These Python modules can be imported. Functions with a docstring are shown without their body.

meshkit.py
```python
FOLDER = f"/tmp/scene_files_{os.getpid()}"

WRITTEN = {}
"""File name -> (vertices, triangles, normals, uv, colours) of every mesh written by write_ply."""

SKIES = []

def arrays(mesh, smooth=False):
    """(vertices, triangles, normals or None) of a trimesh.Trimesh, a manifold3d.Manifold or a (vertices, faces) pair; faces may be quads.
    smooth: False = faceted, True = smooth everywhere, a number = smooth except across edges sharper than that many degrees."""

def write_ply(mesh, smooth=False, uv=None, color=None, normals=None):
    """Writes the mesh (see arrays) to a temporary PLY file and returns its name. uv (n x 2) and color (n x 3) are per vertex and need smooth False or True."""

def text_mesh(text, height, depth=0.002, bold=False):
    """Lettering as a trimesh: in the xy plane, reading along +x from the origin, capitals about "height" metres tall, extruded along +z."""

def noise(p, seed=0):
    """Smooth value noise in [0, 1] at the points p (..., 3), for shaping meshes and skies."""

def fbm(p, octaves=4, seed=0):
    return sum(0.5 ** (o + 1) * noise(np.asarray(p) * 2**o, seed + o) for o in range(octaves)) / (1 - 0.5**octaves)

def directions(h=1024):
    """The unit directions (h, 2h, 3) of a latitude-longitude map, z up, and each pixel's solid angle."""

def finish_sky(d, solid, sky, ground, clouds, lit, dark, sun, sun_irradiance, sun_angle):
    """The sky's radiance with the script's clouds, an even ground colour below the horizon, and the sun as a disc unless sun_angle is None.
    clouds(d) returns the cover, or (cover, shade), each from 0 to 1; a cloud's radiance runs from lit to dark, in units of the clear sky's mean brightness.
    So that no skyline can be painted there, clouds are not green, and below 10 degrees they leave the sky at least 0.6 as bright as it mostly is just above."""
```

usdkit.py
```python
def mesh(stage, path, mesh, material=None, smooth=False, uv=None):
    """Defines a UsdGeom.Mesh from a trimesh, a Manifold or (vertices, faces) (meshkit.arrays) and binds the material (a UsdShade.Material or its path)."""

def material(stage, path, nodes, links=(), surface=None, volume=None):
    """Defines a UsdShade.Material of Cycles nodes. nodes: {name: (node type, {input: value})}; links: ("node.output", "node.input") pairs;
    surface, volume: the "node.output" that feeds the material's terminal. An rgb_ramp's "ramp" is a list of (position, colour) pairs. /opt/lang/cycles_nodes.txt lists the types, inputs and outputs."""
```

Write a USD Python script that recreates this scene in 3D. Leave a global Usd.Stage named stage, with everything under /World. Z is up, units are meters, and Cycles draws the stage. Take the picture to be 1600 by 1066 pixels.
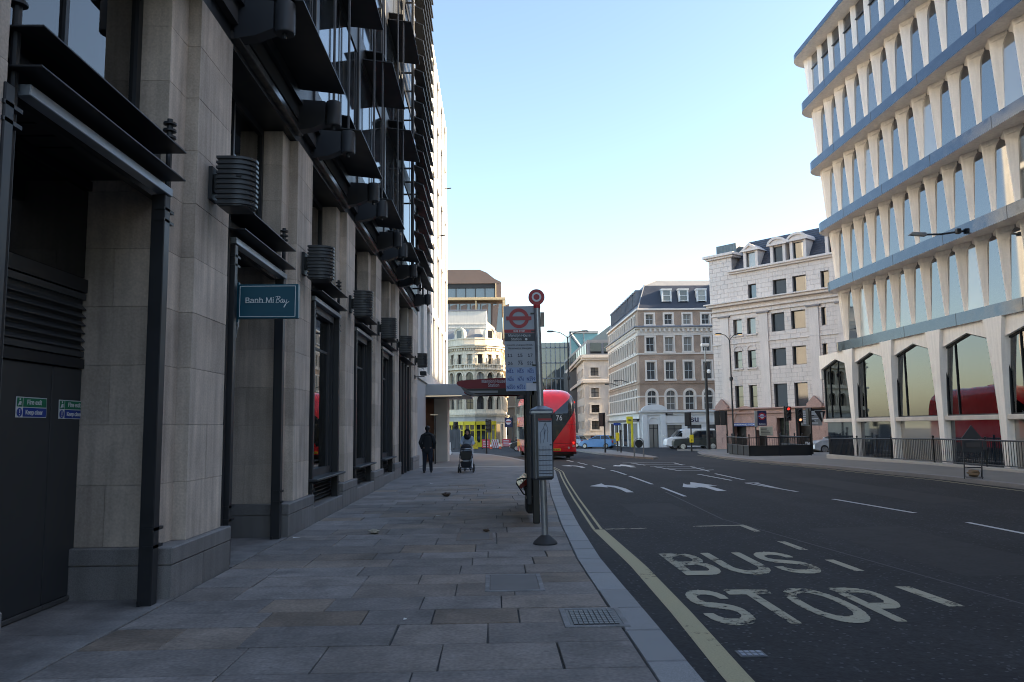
import math, random
import numpy as np, trimesh, manifold3d, usdkit, meshkit
from shapely.geometry import Polygon, Point, box as sbox
from shapely import affinity
from shapely.ops import unary_union
from pxr import Usd, UsdGeom, UsdLux, UsdShade, Gf, Sdf

random.seed(7); np.random.seed(7)
stage = Usd.Stage.CreateInMemory()
UsdGeom.SetStageUpAxis(stage, UsdGeom.Tokens.z); UsdGeom.SetStageMetersPerUnit(stage, 1.0)
UsdGeom.Xform.Define(stage, '/World'); UsdGeom.Scope.Define(stage, '/World/Looks')

# ------------------------------------------------------------------ camera, sky, sun, exposure
EXPOSURE = 2.02
SKY_STRENGTH = 0.105
SUN_INTENSITY = 1.2
SUN_EL = math.radians(21); SUN_AZ = math.atan2(1.0, -0.05)          # atan2(x, y)
EYE = np.array([0, 0, 1.7])
PITCH, YAW, ROLL = math.radians(6.2), math.radians(1.45), math.radians(0.7)
fwd = np.array([math.sin(YAW)*math.cos(PITCH), math.cos(YAW)*math.cos(PITCH), math.sin(PITCH)])
r0 = np.array([math.cos(YAW), -math.sin(YAW), 0]); u0 = np.cross(r0, fwd)
right = r0*math.cos(ROLL) - u0*math.sin(ROLL); up = u0*math.cos(ROLL) + r0*math.sin(ROLL)
cam = UsdGeom.Camera.Define(stage, '/World/camera')
cam.CreateHorizontalApertureAttr(36.0); cam.CreateFocalLengthAttr(36.0*1241/1600)
cam.CreateExposureAttr(EXPOSURE)
m = np.eye(4); m[0, :3] = right; m[1, :3] = up; m[2, :3] = -fwd; m[3, :3] = EYE
cam.AddTransformOp().Set(Gf.Matrix4d(*m.ravel().tolist()))

dome = UsdLux.DomeLight.Define(stage, '/World/sky')
skym = usdkit.material(stage, '/World/Looks/sky_look', {
    'sky': ('sky_texture', {'sky_type': 'single_scattering', 'sun_disc': False, 'sun_elevation': SUN_EL, 'sun_rotation': SUN_AZ,
                            'altitude': 30.0, 'air_density': 1.0, 'aerosol_density': 1.3, 'ozone_density': .9}),
    'bg': ('background_shader', {'strength': SKY_STRENGTH})}, [('sky.color', 'bg.color')], surface='bg.background')
UsdShade.MaterialBindingAPI.Apply(dome.GetPrim()).Bind(skym)
dome.GetPrim().SetCustomDataByKey('kind', 'structure')
sd = np.array([math.sin(SUN_AZ)*math.cos(SUN_EL), math.cos(SUN_AZ)*math.cos(SUN_EL), math.sin(SUN_EL)])
sun = UsdLux.DistantLight.Define(stage, '/World/sun')
sun.CreateIntensityAttr(SUN_INTENSITY); sun.CreateAngleAttr(0.5); sun.CreateColorAttr(Gf.Vec3f(1.0, 0.82, 0.58))
sun.CreateNormalizeAttr(True)
sx = np.cross([0, 0, 1], sd); sx /= np.linalg.norm(sx); sy = np.cross(sd, sx)
m = np.eye(4); m[0, :3] = sx; m[1, :3] = sy; m[2, :3] = sd
sun.AddTransformOp().Set(Gf.Matrix4d(*m.ravel().tolist()))

# ------------------------------------------------------------------ helpers: names, things, parts
_used = {}
def numbered(parent, name):
    k = _used.setdefault(parent, {}); n = k.get(name, 0); k[name] = n + 1
    return f'{parent}/{name}' if n == 0 else f'{parent}/{name}_{n:03d}'
LOC = {}
def setdata(p, label=None, cat=None, group=None, kind=None):
    for k, v in (('label', label), ('category', cat), ('group', group), ('kind', kind)):
        if v: p.SetCustomDataByKey(k, v)
def thing(name, label, cat, loc=(0, 0, 0), rz=0.0, group=None, kind=None):
    path = numbered('/World', name)
    x = UsdGeom.Xform.Define(stage, path); x.AddTranslateOp().Set(Gf.Vec3d(*map(float, loc)))
    if rz: x.AddRotateZOp().Set(float(rz))
    setdata(x.GetPrim(), label, cat, group, kind); LOC[path] = np.array(loc, float)
    return path
def copy(src, label, loc, rz=0.0, group=None, cat=None):
    p = stage.GetPrimAtPath(src); was = p.GetCustomData()
    path = numbered('/World', src.split('/')[-1].rstrip('0123456789').rstrip('_'))
    x = UsdGeom.Xform.Define(stage, path); x.AddTranslateOp().Set(Gf.Vec3d(*map(float, loc)))
    x.AddRotateZOp().Set(float(rz))
    x.GetPrim().GetReferences().AddInternalReference(src); x.GetPrim().SetInstanceable(True)
    setdata(x.GetPrim(), label, cat or was['category'], group or was.get('group')); return path
def part(parent, name, mesh, mat, smooth=False, label=None, kind=None):
    "one Mesh prim below a thing (or a part); world-space meshes are moved into a thing placed without rotation"
    path = numbered(parent, name)
    if isinstance(mesh, MB): mesh = mesh.get()
    if hasattr(mesh, 'to_mesh'):
        mm = mesh.to_mesh(); mesh = trimesh.Trimesh(mm.vert_properties[:, :3], mm.tri_verts, process=False)
    if isinstance(mesh, tuple): mesh = trimesh.Trimesh(mesh[0], mesh[1], process=False)
    off = LOC.get(parent); LOC[path] = off if off is not None else np.zeros(3)
    mesh = trimesh.Trimesh(np.asarray(mesh.vertices) - LOC[path], mesh.faces, process=False)
    pr = usdkit.mesh(stage, path, mesh, mat, smooth=smooth).GetPrim()
    setdata(pr, label, kind=kind)
    return path
def single(name, mesh, mat, label=None, cat=None, group=None, kind=None, smooth=False):
    path = part('/World', name, mesh, mat, smooth); setdata(stage.GetPrimAtPath(path), label, cat, group, kind); return path

# chamfered box topology, made once
def _cb():
    s = []
    for a in (-1, 1):
        for b in (-1, 1):
            for c in (-1, 1):
                for k in range(3):
                    s.append((a, b, c, k))
    P = np.array([[a*(1 if k == 0 else .8), b*(1 if k == 1 else .8), c*(1 if k == 2 else .8)] for a, b, c, k in s])
    h = trimesh.convex.convex_hull(P)
    idx = [int(np.argmin(((P - v)**2).sum(1))) for v in h.vertices]
    return np.array([[a, b, c] for a, b, c, k in s], float), np.array([[k != 0, k != 1, k != 2] for a, b, c, k in s], float), np.array([[idx[i] for i in f] for f in h.faces])
CB_S, CB_M, CB_F = _cb()

class MB:
    def __init__(s, M=None): s.v = []; s.f = []; s.n = 0; s.M = M
    def add(s, v, f):
        v = np.asarray(v, float); f = np.asarray(f, int)
        if len(f) == 0: return s
        if f.shape[1] == 4: f = np.vstack([f[:, [0, 1, 2]], f[:, [0, 2, 3]]])
        if s.M is not None:
            v = v @ s.M[:3, :3].T + s.M[:3, 3]
            if np.linalg.det(s.M[:3, :3]) < 0: f = f[:, ::-1]
        s.v.append(v); s.f.append(f + s.n); s.n += len(v); return s
    def mesh(s, m):
        if hasattr(m, 'to_mesh'):
            k = m.to_mesh(); return s.add(k.vert_properties[:, :3], k.tri_verts)
        return s.add(m.vertices, m.faces)
    def box(s, x0, x1, y0, y1, z0, z1, b=0):
        c = np.array([(x0+x1)/2, (y0+y1)/2, (z0+z1)/2]); h = np.abs(np.array([x1-x0, y1-y0, z1-z0]))/2
        if b:
            b = min(b, h.min()*.6); return s.add(c + CB_S*(h - CB_M*b), CB_F)
        v = c + h*np.array([[-1,-1,-1],[1,-1,-1],[1,1,-1],[-1,1,-1],[-1,-1,1],[1,-1,1],[1,1,1],[-1,1,1]])
        return s.add(v, [[0,3,2,1],[4,5,6,7],[0,1,5,4],[1,2,6,5],[2,3,7,6],[3,0,4,7]])
    def quad(s, a, b, c, d): return s.add([a, b, c, d], [[0, 1, 2, 3]])
    def prism(s, pts, axis, lo, hi):
        "2D polygon extruded along an axis: pts are (y,z) for x, (x,z) for y, (x,y) for z"
        P = Polygon(pts) if not isinstance(pts, Polygon) else pts
        if not P.is_valid: P = P.buffer(0)
        t = trimesh.creation.extrude_polygon(P, abs(hi-lo), engine='earcut'); v = np.array(t.vertices); q = min(lo, hi) + v[:, 2]
        if axis == 'x': v = np.c_[q, v[:, 0], v[:, 1]]; f = t.faces
        elif axis == 'y': v = np.c_[v[:, 0], q, v[:, 1]]; f = t.faces[:, ::-1]
        else: v = np.c_[v[:, 0], v[:, 1], q]; f = t.faces
        return s.add(v, f)
    def tube(s, pts, r, n=8, caps=True):
        P = np.asarray(pts, float); R = np.broadcast_to(np.asarray(r, float), (len(P),))
        T = np.gradient(P, axis=0) if len(P) > 2 else np.repeat((P[1]-P[0])[None], 2, 0)
        T /= np.linalg.norm(T, axis=1, keepdims=True)
        a = np.array([0, 0, 1.]) if abs(T[0, 2]) < .9 else np.array([1., 0, 0])
        V = []; th = np.linspace(0, 2*np.pi, n, endpoint=False)
        for p, t, rr in zip(P, T, R):
            x = np.cross(t, a); x /= np.linalg.norm(x); y = np.cross(t, x); a = -np.cross(t, x) if False else a
            V.append(p + rr*(np.cos(th)[:, None]*x + np.sin(th)[:, None]*y))
        V = np.vstack(V); F = []
        for i in range(len(P)-1):
            for j in range(n):
                k = (j+1) % n; F.append([i*n+j, i*n+k, (i+1)*n+k, (i+1)*n+j])
        F = [[q[0], q[1], q[2]] for q in F] + [[q[0], q[2], q[3]] for q in F]
        if caps:
            V = np.vstack([V, P[:1], P[-1:]]); c = len(P)*n
            for j in range(n):
                k = (j+1) % n; F.append([c, k, j]); F.append([c+1, (len(P)-1)*n+j, (len(P)-1)*n+k])
        return s.add(V, F)
    def lathe(s, prof, n=16, c=(0, 0, 0), axis='z'):
        th = np.linspace(0, 2*np.pi, n, endpoint=False); V = []; F = []
        for r, z in prof: V.append(np.c_[r*np.cos(th), r*np.sin(th), np.full(n, z)])
        V = np.vstack(V)
        for i in range(len(prof)-1):
            for j in range(n):
                k = (j+1) % n; F += [[i*n+j, i*n+k, (i+1)*n+k], [i*n+j, (i+1)*n+k, (i+1)*n+j]]
        if axis == 'x': V = V[:, [2, 0, 1]]
        elif axis == 'y': V = V[:, [1, 2, 0]]
        return s.add(V + np.array(c, float), F)
    def loft(s, rings, caps=True):
        rings = [np.asarray(r, float) for r in rings]; n = len(rings[0]); V = np.vstack(rings); F = []
        for i in range(len(rings)-1):
            for j in range(n):
                k = (j+1) % n; F += [[i*n+j, i*n+k, (i+1)*n+k], [i*n+j, (i+1)*n+k, (i+1)*n+j]]
        if caps:
            V = np.vstack([V, rings[0].mean(0)[None], rings[-1].mean(0)[None]]); c = len(rings)*n
            for j in range(n):
                k = (j+1) % n; F += [[c, k, j], [c+1, (len(rings)-1)*n+j, (len(rings)-1)*n+k]]
        return s.add(V, F)
    def grid(s, P):
        "P: (a, b, 3) array of points joined as a sheet"
        P = np.asarray(P, float); a, b = P.shape[:2]; i = np.arange(a*b).reshape(a, b)
        return s.add(P.reshape(-1, 3), np.stack([i[:-1, :-1], i[1:, :-1], i[1:, 1:], i[:-1, 1:]], -1).reshape(-1, 4))
    def get(s): return trimesh.Trimesh(np.vstack(s.v), np.vstack(s.f), process=False)
def bx(*a, **k): return MB().box(*a, **k)
def face_matrix(ox, oy, ang, oz=0.0):
    "facade frame: (u to the right seen from outside, w outwards, z up); ang = heading of u in degrees"
    a = math.radians(ang); M = np.eye(4)
    M[:3, 0] = [math.cos(a), math.sin(a), 0]; M[:3, 1] = [math.sin(a), -math.cos(a), 0]; M[:3, 3] = [ox, oy, oz]
    return M
def place(mb_or_mesh, M):
    t = mb_or_mesh.get() if isinstance(mb_or_mesh, MB) else mb_or_mesh
    return MB(M).add(t.vertices, t.faces)
def text(s, h, depth=.004, bold=True, width=None, center=None):
    t = meshkit.text_mesh(s, h, depth, bold); b = t.bounds
    t.apply_translation([-b[0, 0], 0, 0])
    if width: t.apply_scale([width/(b[1, 0]-b[0, 0]), 1, 1])
    if center is not None: t.apply_translation([center - t.bounds[:, 0].mean(), 0, 0])
    return t
def zg(Y): return -0.0115*np.clip(np.asarray(Y, float) - 32, 0, 100)

# ------------------------------------------------------------------ materials
_mats = {}
def mat(name, col, rough=.6, metal=0., var=.15, scale=2., rnd=0., bump=0., bscale=30., ior=1.5, coat=0., fine=0., fscale=120., tint=None, streak=0., spots=0.):
    "plain principled surface with uneven colour: var = broad mottling, fine = small speckle, rnd = tone differences between separate pieces, streak = vertical stains"
    if name in _mats: return _mats[name]
    N = {'p': ('principled_bsdf', {'roughness': rough, 'metallic': metal, 'ior': ior, 'coat_weight': coat}), 'geo': ('geometry', {})}
    L = []
    N['n1'] = ('noise_texture', {'scale': scale, 'detail': 5.0, 'roughness': .6}); L.append(('geo.position', 'n1.vector'))
    N['m1'] = ('map_range', {'from_min': .25, 'from_max': .75, 'to_min': 1-var, 'to_max': 1+var}); L.append(('n1.fac', 'm1.value'))
    last = 'm1.result'
    def times(src, k):
        nonlocal last
        N[k] = ('math', {'math_type': 'multiply'}); L.extend([(last, k+'.value1'), (src, k+'.value2')]); last = k+'.value'
    if fine:
        N['n2'] = ('noise_texture', {'scale': fscale, 'detail': 2.0}); L.append(('geo.position', 'n2.vector'))
        N['m2'] = ('map_range', {'from_min': .3, 'from_max': .7, 'to_min': 1-fine, 'to_max': 1+fine}); L.append(('n2.fac', 'm2.value')); times('m2.result', 'k2')
    if streak:
        N['mp'] = ('mapping', {'scale': (5., 5., .35)}); N['n3'] = ('noise_texture', {'scale': 1.6, 'detail': 4.0})
        N['m3'] = ('map_range', {'from_min': .35, 'from_max': .7, 'to_min': 1-streak, 'to_max': 1+streak*.4})
        L.extend([('geo.position', 'mp.vector'), ('mp.vector', 'n3.vector'), ('n3.fac', 'm3.value')]); times('m3.result', 'k3')
    if spots:
        N['vo'] = ('voronoi_texture', {'scale': 5.5, 'randomness': 1.0}); N['sv'] = ('separate_color', {}); N['l1'] = ('math', {'math_type': 'less_than', 'value2': .12}); N['l2'] = ('map_range', {'from_min': 0., 'from_max': 1., 'to_min': 1-spots, 'to_max': 1+spots})
        N['ms'] = ('mix_float', {'a': 1.0}); L.extend([('geo.position', 'vo.vector'), ('vo.color', 'sv.color'), ('vo.distance', 'l1.value1'), ('sv.r', 'l2.value'), ('l1.value', 'ms.fac'), ('l2.result', 'ms.b')]); times('ms.result', 'k5')
        N['n6'] = ('noise_texture', {'scale': .9, 'detail': 7.0, 'roughness': .7, 'distortion': .6}); N['m6'] = ('map_range', {'from_min': .52, 'from_max': .66, 'to_min': 1.0, 'to_max': .68, 'clamp': True}); L.extend([('geo.position', 'n6.vector'), ('n6.fac', 'm6.value')]); times('m6.result', 'k6')
    if rnd:
        N['oi'] = ('object_info', {}); N['m4'] = ('map_range', {'to_min': 1-rnd, 'to_max': 1+rnd}); L.append(('oi.random', 'm4.value')); times('m4.result', 'k4')
    N['cc'] = ('combine_color', {'color_type': 'rgb'})
    base = 'cc.color'
    for ch in 'rgb': L.append((last, 'cc.'+ch))
    N['mx'] = ('mix_color', {'blend_type': 'multiply', 'fac': 1.0, 'a': tuple(col), 'use_clamp': False}); L.append((base, 'mx.b'))
    if tint is not None:
        N['wn'] = ('white_noise_texture', {'dimensions': '1D'}); N['oi2'] = ('object_info', {}); N['t'] = ('mix_color', {'blend_type': 'mix', 'a': tuple(col), 'b': tuple(tint)})
        N['mt'] = ('map_range', {'from_min': .45, 'from_max': 1.0, 'to_min': 0.0, 'to_max': 1.0, 'clamp': True})
        L.extend([('oi2.random', 'wn.w'), ('wn.value', 'mt.value'), ('mt.result', 't.fac'), ('t.result', 'mx.a')])
    L.append(('mx.result', 'p.base_color'))
    if bump:
        N['nb'] = ('noise_texture', {'scale': bscale, 'detail': 4.0}); N['b'] = ('bump', {'strength': bump, 'distance': .01})
        L.extend([('geo.position', 'nb.vector'), ('nb.fac', 'b.height'), ('b.normal', 'p.normal')])
    # surfaces are never evenly glossy
    N['rr'] = ('map_range', {'from_min': .2, 'from_max': .8, 'to_min': max(rough-.08, .02), 'to_max': min(rough+.1, 1.)}); L.extend([('n1.fac', 'rr.value'), ('rr.result', 'p.roughness')])
    _mats[name] = usdkit.material(stage, '/World/Looks/'+name, N, L, surface='p.BSDF'); return _mats[name]
def emit(name, col, strength):
    if name not in _mats: _mats[name] = usdkit.material(stage, '/World/Looks/'+name, {'e': ('emission', {'color': tuple(col), 'strength': strength})}, [], surface='e.emission')
    return _mats[name]
def pane(name, tintc=(.75, .8, .8), ior=1.6, clear=.8, wob=0.0, rough=0.0):
    "window glass: see-through, mirror-like at a glance"
    if name in _mats: return _mats[name]
    N = {'t': ('transparent_bsdf', {'color': tuple(c*clear for c in tintc)}), 'g': ('glossy_bsdf', {'color': (1, 1, 1), 'roughness': rough}), 'f': ('fresnel', {'IOR': ior}), 'm': ('mix_closure', {})}
    L = [('f.fac', 'm.fac'), ('t.BSDF', 'm.closure1'), ('g.BSDF', 'm.closure2')]
    if wob:
        N['geo'] = ('geometry', {}); N['n'] = ('noise_texture', {'scale': .9, 'detail': 1.0}); N['b'] = ('bump', {'strength': wob, 'distance': .02})
        L += [('geo.position', 'n.vector'), ('n.fac', 'b.height'), ('b.normal', 'g.normal')]
    _mats[name] = usdkit.material(stage, '/World/Looks/'+name, N, L, surface='m.closure'); return _mats[name]
def darkglass(name, col=(.012, .015, .018), ior=1.9, wob=0.15, wscale=.9, rough=.03, blinds=0.):
    "glazing in front of dark rooms, seen from far away: a dark body under a mirror-like face, the pane slightly wavy"
    if name in _mats: return _mats[name]
    N = {'p': ('principled_bsdf', {'base_color': tuple(col), 'roughness': rough, 'ior': ior}), 'geo': ('geometry', {}), 'oi': ('object_info', {}),
         'n': ('noise_texture', {'scale': wscale, 'detail': 1.0}), 'b': ('bump', {'strength': wob, 'distance': .02})}
    L = [('geo.position', 'n.vector'), ('n.fac', 'b.height'), ('b.normal', 'p.normal')]
    if blinds:                                                      # some rooms have pale blinds down, some not
        N['w'] = ('white_noise_texture', {'dimensions': '1D'}); N['r'] = ('map_range', {'from_min': 1-blinds, 'from_max': 1.0, 'clamp': True}); N['mx'] = ('mix_color', {'a': tuple(col), 'b': (.34, .32, .28)})
        L += [('oi.random', 'w.w'), ('w.value', 'r.value'), ('r.result', 'mx.fac'), ('mx.result', 'p.base_color')]
    _mats[name] = usdkit.material(stage, '/World/Looks/'+name, N, L, surface='p.BSDF'); return _mats[name]

STEEL = mat('dark_painted_steel', (.013, .0145, .018), .45, var=.2, fine=.1)
STEEL2 = mat('charcoal_panel', (.022, .024, .028), .5, var=.12)
PALESTEEL = mat('pale_steel', (.36, .40, .45), .35, metal=.6, var=.1)
GREYSTEEL = mat('brushed_grey_steel', (.34, .35, .36), .35, metal=.85, var=.1)
BLACK = mat('black_paint', (.012, .012, .013), .4, var=.2)
RUBBER = mat('rubber', (.02, .02, .02), .8)
GRANITE = mat('grey_granite', (.205, .195, .19), .7, var=.15, fine=.18, fscale=90, rnd=.12, streak=.15)
BUFF = mat('buff_stone', (.53, .45, .38), .85, var=.22, scale=1.7, fine=.10, fscale=45, rnd=.14, streak=.22, bump=.3, bscale=45)
MORTAR = mat('mortar', (.45, .42, .38), .9)
ROOM = mat('dark_room', (.03, .03, .032), .9)
WHITE = mat('white_paint', (.78, .78, .77), .5, var=.05)
SILVERM = mat('silver_metal', (.6, .6, .6), .25, metal=1.0)
LAMPW = mat('white_lamp_glass', (.8, .8, .76), .3)
REDP = mat('red_gloss_paint', (.50, .012, .012), .25, var=.08, coat=.6)
BLUEP = mat('roundel_blue', (.01, .03, .25), .4)
REDS = mat('roundel_red', (.36, .018, .028), .4)
# ------------------------------------------------------------------ ground
def node_mat(name, N, L, surface): 
    _mats[name] = usdkit.material(stage, '/World/Looks/'+name, N, L, surface=surface); return _mats[name]
ASPHALT = node_mat('asphalt', {
    'geo': ('geometry', {}), 'n1': ('noise_texture', {'scale': .35, 'detail': 6.0, 'roughness': .65}), 'mpt': ('mapping', {'scale': (1.1, .045, 1.)}), 'n4': ('noise_texture', {'scale': 1.0, 'detail': 5.0, 'roughness': .6}), 'm4': ('map_range', {'from_min': .35, 'from_max': .68, 'to_min': 1.14, 'to_max': .80}), 'k4': ('math', {'math_type': 'multiply'}), 'n2': ('noise_texture', {'scale': 21., 'detail': 4.0, 'roughness': .7}),
    'vo': ('voronoi_texture', {'scale': 20., 'randomness': 1.0}), 'lt': ('math', {'math_type': 'less_than', 'value2': .30}), 'sep': ('separate_color', {}), 'gt': ('math', {'math_type': 'greater_than', 'value2': .80}), 'an': ('math', {'math_type': 'multiply'}),
    'r1': ('rgb_ramp', {'ramp': [(.3, (.018, .0185, .0205)), (.5, (.023, .0235, .0265)), (.72, (.032, .0325, .0355))]}),
    'm': ('map_range', {'from_min': .3, 'from_max': .7, 'to_min': .55, 'to_max': 1.5}), 'cc': ('combine_color', {}), 'mul': ('mix_color', {'blend_type': 'multiply', 'fac': 1., 'use_clamp': False}),
    'sp': ('mix_color', {'b': (.08, .084, .09)}), 'b': ('bump', {'strength': .5, 'distance': .012}), 'p': ('principled_bsdf', {'roughness': .85, 'specular_ior_level': .3})},
    [('geo.position', 'n1.vector'), ('geo.position', 'n2.vector'), ('geo.position', 'vo.vector'), ('n1.fac', 'r1.fac'), ('n2.fac', 'm.value'), ('geo.position', 'mpt.vector'), ('mpt.vector', 'n4.vector'), ('n4.fac', 'm4.value'), ('m.result', 'k4.value1'), ('m4.result', 'k4.value2'), ('k4.value', 'cc.r'), ('k4.value', 'cc.g'), ('k4.value', 'cc.b'),
     ('r1.color', 'mul.a'), ('cc.color', 'mul.b'), ('vo.distance', 'lt.value1'), ('vo.color', 'sep.color'), ('sep.r', 'gt.value1'), ('lt.value', 'an.value1'), ('gt.value', 'an.value2'), ('an.value', 'sp.fac'), ('mul.result', 'sp.a'),
     ('sp.result', 'p.base_color'), ('n2.fac', 'b.height'), ('b.normal', 'p.normal')], 'p.BSDF')
def worn(name, col, edge):
    "road paint rubbed away in patches down to the asphalt"
    return node_mat(name, {'geo': ('geometry', {}), 'n': ('noise_texture', {'scale': 9., 'detail': 8.0, 'roughness': .75}), 'n2': ('noise_texture', {'scale': 1.3, 'detail': 2.}), 'ad': ('math', {'math_type': 'multiply_add', 'value2': .55}),
        'mr': ('map_range', {'from_min': edge, 'from_max': edge+.05, 'to_min': 0., 'to_max': 1., 'clamp': True}), 'n3': ('noise_texture', {'scale': 60., 'detail': 2.}), 'c': ('mix_color', {'a': tuple(.6*k for k in col), 'b': tuple(col)}),
        'p': ('principled_bsdf', {'roughness': .75}), 't': ('transparent_bsdf', {}), 'mx': ('mix_closure', {})},
        [('geo.position', 'n.vector'), ('geo.position', 'n2.vector'), ('geo.position', 'n3.vector'), ('n2.fac', 'ad.value1'), ('n.fac', 'ad.value3'), ('ad.value', 'mr.value'), ('mr.result', 'mx.fac'), ('n3.fac', 'c.fac'), ('c.result', 'p.base_color'), ('t.BSDF', 'mx.closure1'), ('p.BSDF', 'mx.closure2')], 'mx.closure')
CREAM = worn('worn_cream_road_paint', (.46, .43, .32), .665)
CREAM2 = worn('yellow_road_paint', (.50, .44, .26), .60)
WHITEP = worn('white_road_paint', (.66, .68, .70), .57)
SLAB = mat('york_stone_slab', (.215, .196, .186), .8, var=.34, scale=2.2, fine=.2, fscale=30, rnd=.2, tint=(.225, .178, .140), bump=.45, bscale=16, spots=.3)
BED = mat('sand_joint', (.05, .05, .05), .95, var=.2)
PAVE2 = mat('brown_paving', (.19, .165, .145), .8, var=.18, scale=.8, fine=.1, fscale=20)
PAVE3 = mat('grey_far_paving', (.20, .19, .178), .8, var=.18, scale=.7, fine=.1, fscale=15)
KERB = mat('kerb_granite', (.215, .215, .222), .65, var=.18, fine=.3, fscale=110, rnd=.12)

LX = -400.
ys = np.concatenate([[-80], np.arange(-6, 32, 4), np.arange(32, 133, 4), [200, 420]]); xs = np.array([-400, -60, -12, 0, 6, 12, 20, 40, 90, 400.])
G = np.stack(np.meshgrid(ys, xs, indexing='ij'), -1)
road = single('road', MB().grid(np.dstack([G[..., 1], G[..., 0], zg(G[..., 0]) - .12])), ASPHALT, kind='structure')

def kx(Y): return np.interp(Y, [0, 6, 8, 10.4, 14.2, 20.4, 26, 31.5, 36, 43, 52, 64, 72, 80], [1.41, 1.40, 1.39, 1.38, 1.49, 1.76, 2.1, 2.44, 2.42, 2.0, 1.15, -.5, -3.0, -9.])
def strip(ys, xl, xr, z1, z0):
    m = MB(); ys = np.asarray(ys, float)
    T = np.array([[[xl(y), y, zg(y)+z1], [xr(y), y, zg(y)+z1]] for y in ys]); B = T.copy(); B[..., 2] += z0 - z1
    m.grid(T[:, ::-1]); m.grid(np.stack([T[:, 1], B[:, 1]], 1)[:, ::-1]); m.grid(np.stack([T[:, 0], B[:, 0]], 1))
    for i in (0, -1): m.quad(T[i, 0], T[i, 1], B[i, 1], B[i, 0])
    return m
pavement = thing('pavement', None, None, (-1, 12, 0), kind='structure')
SL_END = 24.3
part(pavement, 'bedding', strip(np.arange(-3, SL_END+.1, .91), lambda y: -5.2, lambda y: kx(y)-.3, -.018, -.3), BED)
part(pavement, 'far_surface', strip(np.arange(SL_END, 36.01, .65), lambda y: -5.2, lambda y: kx(y)-.3, 0, -.3), mat('far_slab_surface', (.195, .182, .178), .8, spots=.25, var=.35, scale=1.6, fine=.12, fscale=14))
part(pavement, 'granite_band', strip([36, 36.5], lambda y: -5.2, lambda y: kx(y)-.3, .002, -.3), mat('pale_granite', (.42, .39, .33), .6))
part(pavement, 'brown_surface', strip(np.r_[np.arange(36.5, 64, 2), 72, 80], lambda y: -30., lambda y: kx(y)-.3, 0, -.3), PAVE2)
def slab4(P, z0, z1, b):
    "a stone from its four corners, with worn top edges"
    P = np.asarray(P, float); c = P.mean(0); d = c - P; d /= np.maximum(np.linalg.norm(d, axis=1, keepdims=True), 1e-9)
    def ring(off, z): Q = P + d*off*1.4; return np.c_[Q, z + zg(Q[:, 1])]
    return MB().loft([ring(0, z0), ring(0, z1-b), ring(b, z1)])
rnd = random.Random(3)
y = 3.3
HOLES = [(.58, 1.18, 6.93, 7.70), (-.12, .55, 8.45, 9.5), (-.6, .0, 12.3, 13.2)]   # iron covers lie here
row = 0
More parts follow.
